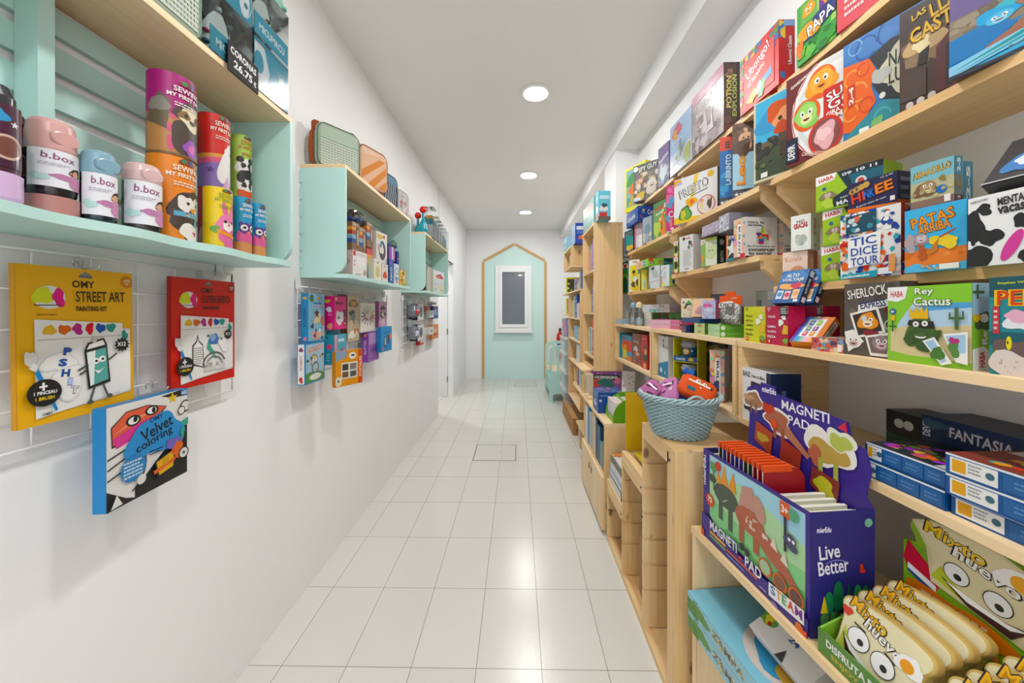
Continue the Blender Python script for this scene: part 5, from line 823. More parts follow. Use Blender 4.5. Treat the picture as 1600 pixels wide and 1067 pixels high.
pouch('pencil_pouch', 'orange monster pouch with two eyes lying in the basket', (.70, 1.42, 1.088), (-42, 24, -24), .135, .095, .045, 'e0561c', 'c .4 .86 .13 f0ece4;c .66 .8 .13 f0ece4;c .42 .86 .05 222;c .68 .8 .05 222;r .1 .1 .4 .34 1f6a7c;p f0ece4 .52 .55 .6 .55 .56 .42', 'f0e0d4', ((-.06, .045, .025, '1f5ab0'), (-.04, .05, .025, '2468c0'), (.055, .04, .03, '1c2c5a')))
pouch('pencil_pouch', 'pink zebra-striped pouch in the middle of the basket', (.612, 1.46, 1.078), (-46, -20, -40), .068, .115, .032, 'c27ab0', 'p 4a2c4c 0 .2 .3 .3 .3 .4 0 .3;p 4a2c4c .7 .7 1 .8 1 .9 .7 .8;b .5 .62 .2 .1 5a3458 3;c .72 .42 .08 f0e8ee;c .72 .42 .03 222;b .3 .8 .2 .06 4a2c4c 5', 'e8c4dc')
pouch('pencil_pouch', 'pink pouch with dark stripes at the far side of the basket', (.545, 1.49, 1.068), (-50, 30, -55), .07, .10, .032, 'b86a9c', 'p 43283f 0 .5 .5 .62 .5 .74 0 .6;p 43283f .5 .2 1 .3 1 .42 .5 .3;b .6 .8 .2 .08 43283f 4', 'e0b4cc')
pouch('pencil_pouch', 'small blue pouch tucked at the back of the basket', (.69, 1.505, 1.04), (-30, 0, -30), .1, .09, .03, '2a62b4', 'b .5 .5 .3 .2 1c3c80 3', '1c2c5a')
# ================================================================== LOW CABINET TOP: cards, books
def at_top(px, py, z): Y = dep(py, z); return xat(px, Y), Y
z = cz + .0005
t = thing('card_display', 'green slant-sided display tray of small books on the low cabinet', 'display', (.60, 2.275, z))
GX, GY, GH = .235, .19, .155
prof = [(0, 0)] + [(0, .03)] + [(.0 + .13 * (1 - math.cos(R(90 * k / 8))), .03 + .125 * math.sin(R(90 * k / 8))) for k in range(1, 9)] + [(GX, GH), (GX, 0)]
for y_ in (0, GY - .003): b = MB(); b.slab(prof, y_, y_ + .003, '66a80e'); b.build('side_wall', 'card', t)
b = MB(); b.box(0, .003, 0, GX, GY - .003, .003, '6cae12'); b.box(0, .003, .003, .003, GY - .003, .03, '8cc63a'); b.box(GX - .003, .003, .003, GX, GY - .003, GH, '5c9a0c'); b.build('tray', 'card', t)
rn = random.Random(2)
dcol = ['8cc63a', '7a3f9c', 'e8842c']
for r_ in range(3):
    x0 = .012 + r_ * .068
    for k in range(9):
        o = MB(); y0 = .006 + k * .0197; h = .12
        o.box(0, 0, 0, .058, .0195, h, 'efeae4', {'T': 'f0e6e2'}); f = boxface(o, 'L', .058, .0195, h); f.draw('r .3 .06 .6 .1 2a2a2a'); f = boxface(o, 'T', .058, .0195, h); f.draw('x %d 7 0 0 1 1 .16 c8343c,e8dcd8,d86a70' % (k + r_ * 9))
        q = o.build('mini_book', 'card', None, (.60 + x0, 2.275 + y0, z + .0035)); tag(q, ('small white-spined book in the front row of the green tray', 'small white-spined book in the middle row of the green tray', 'small white-spined book in the back row of the green tray')[r_], 'book', 'small books, row %s of the green tray' % ('one', 'two', 'three')[r_])
    b = MB(); b.box(0, 0, 0, .002, GY - .01, .138 - .004 * r_, dcol[r_]); f = Face(b, lambda u, v, e: (-e, GY - .01 - u * (GY - .01), v * .136), GY - .01, .136); f.draw('x %d 14 0 .8 1 1 .05 f0f0e8' % r_); b.build('divider', 'card', t, (x0 + .061, .005, .0035))
card('R', 'board_game_box', 'blue carton standing beside the green display tray', 'box', 926.5, .555, z, .165, .142, .17, '1f4f9c', {'F': 'r 0 0 1 1 3a62a8;r 0 .75 1 1 5a80b8;b .5 .4 .2 .2 c8d8e8 3;x 4 14 .1 .05 .9 .6 .06 2a4a8c,6a90c8,d85a8a', 'R': 'r 0 0 1 1 1f4f9c;t .1 .8 .4 .07 0 a8c4e4 juego;c .1 .6 .06 d8dce8', 'T': 'r 0 0 1 1 1d5aa4;x 5 18 0 0 1 1 .12 2a8ab0,d86a9c,1c3c7c'})
card('R', 'board_game_box', 'purple dinosaur book box with a white title panel, behind the blue carton', GB, 923, .62, z, .245, .195, .035, '7a4a8c', {'F': 'r 0 0 1 1 8a5a9c;r 0 .86 1 1 7a4684;p 2c2a34 .1 .86 .92 .86 .98 .8 .98 .68 .9 .62 .14 .62 .06 .7 .06 .8;p 1e1d26 .12 .84 .9 .84 .95 .78 .95 .7 .88 .64 .16 .64 .09 .7 .09 .8;t .13 .69 .76 .11 0 f4f4f4 LOS DINOSAURIOS;t .24 .65 .5 .03 0 d8a8a0 MONTANA;b .12 .5 .22 .2 d8502c 4;b .5 .5 .3 .16 1f6a68 5;b .9 .6 .1 .14 d8789c 3;x 3 9 0 .86 1 1 .05 a880b8,d85a6a'}, yaw=82)
NB = 'r 0 0 1 1 f0eeec;x 7 26 .05 .05 .95 .95 .035 c8b8b8,d86a7a,a8a0a0,d8c8c4'
card('R', 'notepad', 'white doodle-covered notepad behind the green display tray', 'notepad', 971, .84, z, .1, .215, .012, 'e8e6e4', {'F': NB}, yaw=60, lean=8)
card('R', 'picture_book', 'slim cream animal book standing by the purple dinosaur box', 'book', 914, .57, z, .05, .175, .06, 'd8cdb4', {'F': 'r 0 0 1 1 d8d0bc;r .5 0 1 1 9ab0b4;x 4 12 .1 .1 .9 .9 .12 c86a4a,e8b88a,b0b884,e8e0d0'}, grp=None)
for y in (2.86, 2.95):
    q = wbox('wooden_block', .556, y, z, .59, y + .05, z + .022, 'plyY'); tag(q, ('small pine block at the cabinet edge, nearer the blue carton' if y < 2.9 else 'small pine block at the cabinet edge, nearer the book crate'), 'block')
# books in the crate
yb = 3.135
for i, (w_, h_, c_, lab) in enumerate(((.05, .165, 'e0b0a0', 'salmon book at the near end of the low crate'), (.05, .15, '3f949c', 'teal blue book in the low crate'), (.03, .16, 'dfe4da', 'cream thin book in the low crate'), (.07, .165, 'd84a1e', 'orange-red thick book in the low crate'), (.045, .12, '3f7ab8', 'short blue book in the low crate'), (.06, .15, 'd8b078', 'tan book at the far end of the low crate'))):
    q = wbox('book', .562 + .004 * (i % 2), yb, cz + .0155, .74, yb + w_, cz + .0155 + h_, 'card', c_); tag(q, lab, 'book', 'books in the low crate'); yb += w_ + .004
# open compartments of the low cabinet
yb = 2.645
for i, (w_, h_, c_, lab) in enumerate(((.075, .285, '9ab4b4', 'grey-green book in the far compartment of the low cabinet'), (.05, .265, 'c8ccd0', 'pale grey book in the far compartment of the low cabinet'), (.07, .29, '1f7fa0', 'bright teal book in the far compartment of the low cabinet'), (.09, .275, 'e6e8ea', 'white book in the far compartment of the low cabinet'))):
    q = wbox('book', .552, yb, .3635, .75, yb + w_ - .003, .3635 + h_, 'card', c_); tag(q, lab, 'book', 'books in the low cabinet'); yb += w_ + .003
yb = 2.295
for i, (w_, h_, c_, lab) in enumerate(((.05, .16, 'b05a34', 'rust brown book in the near compartment of the low cabinet'), (.075, .165, '6a9a98', 'short green-blue book in the near compartment of the low cabinet'), (.08, .25, '2b5a78', 'navy-teal book in the near compartment of the low cabinet'), (.055, .275, '1f2c4c', 'dark navy book in the near compartment of the low cabinet'), (.035, .28, 'e4e6ea', 'white book in the near compartment of the low cabinet'))):
    q = wbox('book', .552, yb, .3635, .75, yb + w_ - .003, .3635 + h_, 'card', c_); tag(q, lab, 'book', 'books in the low cabinet'); yb += w_ + .003
# books lying on the lowest step and yellow folder
zz = .3775
for i, (h_, c_, lab, T_) in enumerate(((.045, '4a3a3a', 'white and brown book at the bottom of the pile on the lowest step', 'ddd'), (.03, '2a86c0', 'blue book in the pile on the lowest step', 'ddd'), (.04, 'c8ccd0', 'grey thick book in the pile on the lowest step', 'ddd'), (.035, '5a6450', 'olive book with a numeral on its spine, in the pile on the lowest step', 'ddd'), (.012, 'd8cfc0', 'comic magazine on top of the pile on the lowest step', 'ddd'))):
    b = MB(); b.box(-.0, 0, 0, .2, .245, h_ - .001, c_, {'L': 'e4e0d8' if i != 3 else '6a6a58'})
    f = boxface(b, 'F', .2, .245, h_ - .001); f.draw(('o .1 .2 .14 .6 0 f0f0e8 222 3' if i == 3 else 'q %d 1 .1 .3 .6 .7 d8d4d0' % i))
    if i == 4: boxface(b, 'T', .2, .245, h_ - .001).draw('r 0 0 1 1 e8e0d4;x 5 40 .1 .1 .9 .9 .04 3a3a38,d8d4c8,e8e4dc;r 0 .8 .6 1 e0703c;x 6 18 .0 .7 1 1 .05 e0683a,e8c05a')
    q = b.build('book', 'card', None, (.552 + .004 * i, 1.935 + .004 * (i % 2), zz)); tag(q, lab, 'book', 'books lying on the lowest step'); zz += h_
t = card('R', 'magazine_file', 'tall yellow cardboard folder standing at the back of the middle step', 'file', 978, .565, .668, .22, .3, .01, 'd0a81a', {'F': 'r 0 0 1 1 d4ac1a;r .94 0 1 1 b8a020', 'R': 'r 0 0 1 1 ccb424'}, yaw=90)
q = MB(); q.slab(rrect(0, 0, .2, .012, .003), 0, .19, 'dcc23a'); q = q.build('yellow_folder', 'card', None, (.59, 1.65, .6685)); tag(q, 'flat yellow folder lying on the middle step', 'folder')
# rolls inside the stepped unit
t = thing('paper_roll', 'brown paper roll standing in the middle bay of the stepped unit', 'roll', (.70, 1.74, .0265))
b = MB(); b.lathe([(.02, .0), (.105, .0), (.11, .02), (.11, .3), (.1, .32), (.02, .322), (.02, .0)], 'b08a5c', 30, cap=False); b.build('paper', 'carton', t)
b = MB(); b.lathe([(.0, .323), (.05, .323), (.06, .35), (.03, .385), (0, .39)], 'e4e4e6', 20, cap=False, sx=1.1); b.build('white_bag', 'fabric', t)
q = wbox('flat_carton', .86, 1.3, .0265, .875, 1.55, .34, 'carton', 'c09a68'); tag(q, 'flattened brown carton standing in the tallest bay', 'carton')
t = thing('tape_roll', 'clear roll of tape lying in the tallest bay', 'tape', (.63, 1.36, .0265)); b = MB(); b.lathe([(.03, 0), (.045, 0), (.045, .03), (.03, .03), (.03, 0)], 'c8b898', 28, cap=False); b.build('tape_band', 'gloss', t)
# ================================================================== DISPLAYS ON THE NEAR COUNTER
A6 = R(-84)
t = thing('pad_display', 'purple display box of dinosaur magnet pads with a raised sign behind', 'display', (.599, 1.172, .6835), (0, 0, A6))
DW, DH, DD = .376, .273, .155
b = MB(); b.box(0, 0, 0, DW, .004, DH, '3c2a86'); f = boxface(b, 'F', DW, .004, DH)
f.draw('r 0 0 1 1 3f2c84;p b4dca8 .085 .28 .085 .97 .97 .97 .97 .17 .2 .17;p a8d8e8 .085 .78 .085 .97 .97 .97 .97 .7 .5 .86;p 8ccf8a .085 .28 .085 .5 .5 .42 .97 .5 .97 .17 .2 .17;p 6cba6c .2 .17 .3 .3 .6 .24 .97 .34 .97 .17;'
 'e .28 .62 .14 .12 4c5848;e .2 .64 .05 .07 4c5848;e .12 .72 .05 .045 4c5848;r .2 .34 .25 .58 4a5646;r .31 .3 .36 .58 4a5646;p e89a3a .17 .72 .2 .86 .23 .72;p e89a3a .22 .74 .27 .96 .31 .74;p e89a3a .31 .74 .37 .94 .4 .72;c .1 .74 .01 222;l .25 .55 .3 .6 .008 d8dcc8;'
 'p c89484 .42 .6 .46 .86 .56 .9 .6 .7;e .53 .56 .14 .12 b8674c;r .43 .3 .48 .56 b0603f;r .57 .3 .62 .56 b0603f;p b8674c .6 .62 .78 .5 .94 .3 .94 .26 .7 .36 .58 .46;e .62 .74 .05 .12 c89484 20;x 3 12 .5 .5 .7 .62 .03 e8d8c4,d8b8a0;p e8d8c4 .72 .5 .75 .6 .78 .48;p e8d8c4 .8 .44 .83 .54 .86 .42;'
 'r .14 .6 .15 .84 3a5a3a;b .145 .86 .04 .06 5a9a5a 4;c .2 .9 .05 d8442c;s .1 .46 .08 12 e0502c;t .075 .44 .05 .06 0 w 72;r .8 .84 .87 .97 e8602c;t .81 .87 .05 .07 0 w 3+;c .9 .9 .05 5aa87a;r .83 .55 .85 .85 2c2a3c;b .88 .66 .05 .06 4a4a6a 5;c .87 .68 .015 w;c .9 .68 .015 w;'
 'c .68 .26 .075 e8642c;c .68 .26 .06 a8c8a0;c .8 .24 .075 e8642c;c .8 .24 .06 8a5a44;c .92 .24 .075 e8642c;c .92 .24 .06 6a4a3c;c .47 .26 .035 222;c .52 .25 .035 222;'
 't .02 .6 .035 .34 90 e8e4f4 mierEdu;p 3f2c84 0 0 0 .26 .1 .26 .2 .15 1 .15 1 0;o .1 .14 .33 .115 0 f4f2f8 3f2c84 MAGNETI;o .5 .1 .16 .115 0 f4f2f8 3f2c84 PAD;p d83a4a .43 .12 .48 .12 .46 .16;r .11 .1 .3 .13 e8a83a;r .11 .06 .3 .085 7aa85a;r .31 .08 .62 .1 e0642c;r .31 .04 .5 .055 7a9ad8;q 2 1 .64 .04 .72 .06 d8d0e8;p f4f2f0 .72 .17 .98 .2 .98 .08 .72 .05;t .735 .085 .04 .08 0 3f7ab8 S;t .78 .09 .04 .08 0 e8a030 T;t .825 .095 .035 .08 0 5aa85a E;t .868 .1 .045 .08 0 d8442c A;t .92 .105 .05 .08 0 8a3a9c M;s .95 .03 .045 9 e8743a;c .77 -.0 .04 8a7ab8;p e8581c 0 0 0 .1 .04 .06 .04 0;p e8581c .96 0 .96 .04 1 .05 1 0')
b.build('front_panel', 'card', t)
b = MB(); b.box(0, .004, 0, DW, DD, .004, '3c2a86'); b.build('bottom_panel', 'card', t)
b = MB(); b.box(DW - .004, .004, .004, DW, DD - .004, DH, '2c2470'); f = Face(b, lambda u, v, e: (DW + e, .0 + u * DD, v * DH), DD, DH)
f.draw('r 0 0 1 1 2d2a78;t .1 .84 .22 .045 0 e8e6f4 mierEdu;c .9 .9 .035 7ab89a;o .12 .62 .34 .13 6 f0eef8 2d2a78 Live;o .1 .5 .5 .13 6 f0eef8 2d2a78 Better;a .4 .42 .2 .008 60 120 8a88c8;x 4 5 .76 .5 .84 .58 .03 d8442c;b .52 .12 .36 .1 5a9a5a 4;e .28 .27 .07 .1 2a8a5a;e .42 .32 .08 .13 1f7a4c;p 1f6a44 .52 .2 .58 .44 .64 .2;e .72 .29 .07 .12 3a9a5a;e .84 .29 .07 .11 2a8a50;p e8c83a .14 .2 .2 .34 .26 .2;r .27 .12 .29 .2 5a3a24;r .41 .12 .43 .22 5a3a24;r .71 .12 .73 .2 5a3a24;b .46 .14 .06 .04 e8b02c 5;c .48 .17 .02 f0f0f0'); b.build('end_panel', 'card', t)
b = MB(); b.box(0, .004, .004, .004, DD - .004, DH, '2c2470'); b.build('end_panel', 'card', t)
# raised sign at the back
out = [(0, .0), (DW, 0), (DW, DH), (.36, DH + .02), (.372, .355), (.36, .40), (.33, .405), (.32, .45), (.11, .47), (.11, .488), (.055, .492), (.05, .472), (.03, .48), (.0, .465), (-.012, .43), (.01, .4), (.0, DH)]
b = MB(); b.slab([(x, z) for x, z in out], DD - .004, DD, '3c2a8c')
SW, SH_ = .40, .5
f = Face(b, lambda u, v, e: (-.015 + u * SW, DD - .0042 - e, v * SH_), SW, SH_)
f.draw('t .19 .93 .13 .035 0 f0eef8 mierEdu;o .36 .86 .38 .06 0 f6f4fa 3c2a8c MAGNETI;o .42 .79 .18 .055 0 f6f4fa 3c2a8c PAD;p d8344a .78 .86 .84 .85 .83 .9;'
 'b .1 .86 .09 .07 f0eee8 3;b .1 .86 .075 .055 a87a5a 3;b .05 .87 .05 .02 c89a78 4;r .07 .78 .09 .84 8a6048;r .12 .78 .14 .84 8a6048;'
 'b .34 .78 .13 .07 f0eee8 5;b .34 .78 .115 .055 b0684a 5;b .25 .84 .05 .035 c8442c 4;p b87a5c .42 .78 .6 .66 .58 .64 .4 .72;r .3 .68 .33 .75 a05a40;r .37 .66 .4 .75 a05a40;'
 'b .72 .74 .15 .1 f0eee8 7;b .72 .72 .12 .06 c0a050 7;b .8 .8 .08 .06 e8ecd8 4;b .8 .79 .06 .045 b8c45a 4;b .64 .68 .05 .05 b8674c 5;r .66 .6 .69 .68 a8b04a;r .76 .6 .79 .68 a8b04a;'
 'p b84a2c .12 .62 .28 .56 .3 .7 .14 .74;b .2 .65 .05 .03 c8a83a 4;p a83a28 .36 .58 .52 .52 .54 .66 .38 .7;p 8a3a30 .6 .52 .78 .44 .8 .6 .62 .62;b .7 .54 .07 .045 c8c83a 5;c .31 .76 .025 e8542c')
b.build('back_sign', 'card', t)
# pads standing in it (not parts: each can be lifted out)
Rz = Matrix.Rotation(A6, 4, 'Z'); O1 = Vector((.599, 1.172, .6835))
def put(o, O, p, rx=0, rz=0): o.location = O + (Rz @ Vector(p)); o.rotation_euler = (R(rx), 0, A6 + R(rz)); return o
cols = ['2f4436', '4a3a9c', 'a02430', '4a3a9c', '4a3a9c', '4a3a9c', '2f4436', '2f4436', 'b02430', 'c02830', 'a82430']
for i in range(11):
    c_ = cols[i]; b = MB(); o_ = [(.0, 0), (.118, 0), (.118, .22)] + [(.118 - .04 + .04 * math.cos(R(90 * k / 6)), .262 + .04 * math.sin(R(90 * k / 6))) for k in range(7)] + [(.03, .302), (.0, .302)]
    b.slab(o_, .0035, 0, 'f0eee6', 0, c_)
    f = Face(b, lambda u, v, e: (u * .118, -e, v * .302), .118, .302); f.draw('p 222222 .2 .9 .55 .9 .6 .84 .2 .84') if i == 0 else None
    b.box(.0, -.0035, .29, .08, .006, .306, 'e8541c'); b.v = [(p[1], p[0], p[2]) for p in b.v]; b.f = [q[::-1] for q in b.f]
    o = put(b.build('magnetic_pad', 'card', None), O1, (.05 + i * .0172, .016, .0045))
    tag(o, 'orange-topped magnet pad standing upright in the purple display box, ' + ('nearest the far end' if i == 0 else 'nearest the cream pads' if i == 10 else 'between others of its row'), 'magnet pad', 'orange-topped pads in the purple display')
for i in range(14):
    b = MB(); b.box(0, 0, 0, .0085, .135, .245 + .004 * ((i * 7) % 3), 'd8d8c4', {'T': ('ecead4', 'e4e6cc', 'f0eee4')[i % 3]})
    o = put(b.build('magnetic_pad', 'card', None), O1, (.248 + i * .0088, .008, .0045)); tag(o, 'cream-edged magnet pad packed at the near end of the purple display box', 'magnet pad', 'cream pads in the purple display')
for i in range(3):
    b = MB(); b.box(0, 0, 0, .008, .135, .25 + .004 * ((i * 5) % 3), 'd8d8c4', {'T': 'ecead8'})
    o = put(b.build('magnetic_pad', 'card', None), O1, (.008 + i * .0115, .008, .0045)); tag(o, 'cream-edged magnet pad packed at the far end of the purple display box', 'magnet pad', 'cream pads at the far end of the purple display')
# green toast-game tray
O2 = Vector((.634, .772, .6835)); TW, TD = .36, .205
t = thing('game_tray', 'green display tray of bread-slice games with a cartoon header board', 'display', tuple(O2), (0, 0, A6))
b = MB(); b.box(0, 0, 0, TW, .004, .05, '5f8f3a'); boxface(b, 'F', TW, .004, .05).draw('r 0 0 1 1 5c8c3c;t .05 .5 .9 .3 0 f0f0ea DISFRUTA DE ESTE DELICIOSO SANDWICH;t .08 .12 .8 .26 0 c8b43a ENJOY THIS DELICIOUS SANDWICH'); b.build('front_panel', 'card', t)
for x in (0, TW - .004):
    b = MB(); pr = [(.004, 0), (TD, 0), (TD, .125), (.004, .05)]; b.slab(pr, 0, .004, '8cc440'); b.v = [(x + p[1], p[0], p[2]) for p in b.v]; b.f = [q[::-1] for q in b.f]; b.build('side_panel', 'card', t)
b = MB(); b.box(.004, .004, 0, TW - .004, TD, .004, '7ab83a'); b.build('bottom_panel', 'card', t)
HW, HH = .42, .24
b = MB(); b.slab([(-.0, 0), (.4, 0), (.4, .23), (.215, .226), (.213, .24), (.205, .258), (.185, .274), (.16, .286), (.13, .293), (.09, .295), (.055, .292), (.03, .284), (.015, .272), (.012, .258), (.02, .24), (.022, .23), (.0, .225)], TD - .004, TD, '8cb42c')
f = Face(b, lambda u, v, e: (u * .4, TD - .0042 - e, v * .3), .4, .3)
f.draw('r 0 0 1 .75 7fae2a;p 5f9a3c .5 .5 .5 .76 1 .76 1 .3;p 6aa43a 0 0 0 .3 .4 .2 1 .3 1 0;p c4203a 0 .62 .02 .76 .16 .6 .14 .5 .02 .56;p f0eef0 .02 .56 .14 .5 .14 .54 .02 .6;p 2a4a9c .02 .54 .14 .47 .14 .5 .02 .56;'
 'x 5 16 .04 .3 .36 .5 .06 d8782c,e0843a;b .2 .42 .18 .1 e07a2c 4;q 3 3 .08 .36 .34 .48 f0c898;'
 'p d8ccA0 .04 .92 .12 .97 .34 .98 .48 .9 .5 .76 .58 .5 .56 .44 .3 .52 .12 .56 .1 .78;p e4d8ac .06 .91 .13 .95 .34 .96 .46 .89 .48 .76 .54 .5 .3 .54 .14 .58 .12 .78;p b8c43a .12 .6 .28 .54 .16 .7;o .09 .85 .24 .09 -10 f0c82a 2a1c14 Mixto;o .2 .77 .24 .08 -14 f6f4ee 2a1c14 huevo;b .44 .85 .08 .07 f6f4f0 3;c .43 .84 .045 f0a82a;c .22 .7 .065 222222;c .22 .7 .06 f4f4f2;c .225 .685 .02 222;c .36 .66 .065 222222;c .36 .66 .06 f4f4f2;c .365 .645 .02 222;p 3a1a1c .16 .64 .26 .54 .4 .5 .46 .6 .36 .57 .24 .6;p f4f2ee .18 .625 .26 .565 .4 .55 .45 .59 .38 .575 .24 .61;p c8202c .5 .5 .58 .48 .57 .44 .52 .46;'
 'o .56 .68 .44 .05 0 e8ecdc 4a7a30 DISFRUTA DE ESTE;o .56 .62 .4 .045 0 e8ecdc 4a7a30 DELICIOSO PARA;o .54 .56 .42 .045 0 e8ecdc 4a7a30 CON TODA LA;e .68 .46 .05 .05 b82434;e .82 .42 .05 .05 b82434;t .66 .44 .04 .04 0 w 6+;q 4 2 .6 .34 .9 .4 e8ecdc;'
 'b .5 .28 .1 .09 8a8050 4;c .5 .3 .035 f4f4f0;c .505 .295 .012 222;b .62 .22 .12 .06 d8c81c 6;p 7a4a3c .66 .36 .9 .4 .94 .14 .7 .2;c .74 .3 .03 f4f4f0;c .82 .28 .03 f4f4f0;c .745 .295 .01 222;c .825 .275 .01 222;b .9 .16 .09 .08 f4f4f0 3;c .9 .16 .035 f0a82a')
b.build('header_board', 'card', t)
BR = [(.012, 0), (.118, 0), (.135, .04), (.14, .08), (.15, .10), (.145, .118), (.12, .126), (.08, .129), (.04, .126), (.004, .118), (-.006, .102), (.002, .08), (.004, .04)]
def smooth(P, n=4):
    r = []; m = len(P)
    for i in range(m):
        p0, p1, p2, p3 = (Vector(P[(i + k - 1) % m]) for k in range(4))
        for k in range(n):
            t_ = k / n; q = .5 * (2 * p1 + (p2 - p0) * t_ + (2 * p0 - 5 * p1 + 4 * p2 - p3) * t_ ** 2 + (3 * p1 - p0 - 3 * p2 + p3) * t_ ** 3); r.append((q.x, q.y))
    return r
BR = smooth(BR)
def toast(i, j):
    b = MB(); b.slab(BR, 0, .022, 'c8a860', .004, 'e6dcb0'); b.slab([(x * .93 + .005, z * .93 + .004) for x, z in BR], -.0012, .0, 'e9dfb6')
    f = Face(b, lambda u, v, e: (.0 + u * .14, -.0014 - e, v * .13), .14, .13)
    f.draw('p c0cc48 .06 .02 .4 .02 .1 .5;o .08 .74 .5 .2 -10 f0b42a 2a1c14 Mixto;o .3 .6 .5 .17 -14 f6f4ee 2a1c14 huevo;b .86 .62 .13 .14 f6f4f0 3;c .84 .6 .08 f0a02a;b .08 .7 .06 .07 d8483a 8;c .3 .44 .155 222222;c .3 .44 .145 f6f6f4;c .33 .42 .045 2a2a2c;c .62 .38 .155 222222;c .62 .38 .145 f6f6f4;c .64 .35 .045 2a2a2c;l .2 .62 .36 .6 .02 3a2a1c;l .6 .56 .74 .5 .02 3a2a1c;p 3a1a1c .1 .4 .2 .16 .5 .06 .88 .14 .5 .14 .26 .24;p f4f2ee .13 .36 .24 .22 .5 .13 .8 .145 .5 .18 .28 .28;p 9a2a44 .28 .17 .5 .08 .66 .1 .5 .13;x 4 5 .82 .1 .94 .4 .05 e08030')
    o = put(b.build('bread_slice_game', 'card', None), O2, (.012 + i * .168, .014 + .034 * j + .004 * i, .014 + .008 * j), -20)
    tag(o, ('front bread-slice game with cartoon eyes, far column of the green tray', 'second bread-slice game back, far column of the green tray', 'third bread-slice game back, far column of the green tray', 'hindmost bread-slice game, far column of the green tray', 'front bread-slice game, near column of the green tray', 'second bread-slice game back, near column of the green tray', 'third bread-slice game back, near column of the green tray', 'hindmost bread-slice game, near column of the green tray')[i * 4 + j], GB, 'bread-slice games in the green tray')
for i in range(2):
    for j in range(4): toast(i, j)
# boxes inside the counter bay
EB = 'r 0 0 1 1 9cd0e0;b .12 .5 .14 .34 6a9a4a 3;b .05 .3 .1 .3 5a8a3c 5;x 3 18 0 0 .25 1 .12 7aa850,5a8a3c;o .3 .3 .34 .4 -3 6a6a6a e8d8a0 ZAMPA;x 5 10 .25 .1 .7 .9 .1 e8e4d0,e8c84a,b87a3c;t .8 .3 .12 .4 0 2a5a8c 4+'
for i in range(2):
    b = MB(); b.box(0, 0, 0, .40, .28, .055, '8cc8dc', {'T': '7ec4dc'}); boxface(b, 'F', .40, .28, .055).draw(EB)
    if i: boxface(b, 'T', .40, .28, .055).draw('r 0 0 1 1 86c8de;e .62 .5 .28 .4 d8ccc4;b .66 .5 .24 .34 3a9ac8 4;b .7 .45 .12 .2 d8a83a 5;b .62 .62 .2 .12 2a6a9c 6')
    o = put(b.build('board_game_box', 'card', None), Vector((.578, 1.212, 0)), (.026 if i else .03, -.028, .379 + i * .056)); tag(o, ('light blue animal game box at the bottom of the counter bay', 'light blue animal game box stacked on its twin in the counter bay')[i], GB, 'light blue animal games in the counter')
b = MB(); b.box(0, 0, 0, .17, .05, .15, 'ecebe9'); boxface(b, 'F', .17, .05, .15).draw('r 0 0 1 1 efeeec;p 2a9ac0 0 .86 .1 .8 .2 .86 .3 .98 0 1;p b8b08a .1 1 .2 .9 1 .8 1 1;b .8 .84 .24 .18 2a7aa4 4;b .86 .8 .1 .1 d8b070 5;b .66 .9 .2 .06 1c4c70 6;q 3 1 .38 .5 .6 .56 555;t .46 .34 .16 .1 0 2c5aa0 24;b .08 .4 .14 .2 6aa84a 3;b .12 .36 .07 .1 e8d83a 5;c .16 .3 .04 b8482c;p 3a3a3c .5 0 .56 .2 .64 0', ); boxface(b, 'L', .17, .05, .15).draw('r 0 0 1 1 3a5aa0')
o = put(b.build('puzzle_box', 'card', None), Vector((.578, 1.212, 0)), (.215, .035, .536), -58); tag(o, 'white puzzle box numbered in blue, tipped back on the light blue games', 'puzzle')
t = thing('plush_toy', 'dusty pink plush toy lying in the second counter bay', 'plush toy', (.74, .50, .3785), (0, 0, R(30)))
b = MB(); b.lathe([(.0, 0), (.05, .01), (.075, .05), (.07, .1), (.04, .13), (0, .135)], 'c09080', 18, cap=False, sx=1.3); b.build('body', 'fabric', t)
for k, (x, y, rz) in enumerate(((-.06, .05, 40), (-.05, -.05, -30))):
    b = MB(); b.lathe([(.0, 0), (.022, .01), (.026, .06), (.03, .12), (.02, .15), (0, .155)], 'c89a8c', 14, cap=False); b.build('limb', 'fabric', t, (x, y, .07), (R(20), R(-50), R(rz)))
b = MB(); b.lathe([(.0, 0), (.045, .01), (.06, .05), (.045, .1), (0, .11)], 'a87868', 18, cap=False); b.build('head', 'fabric', t, (.03, 0, .11))
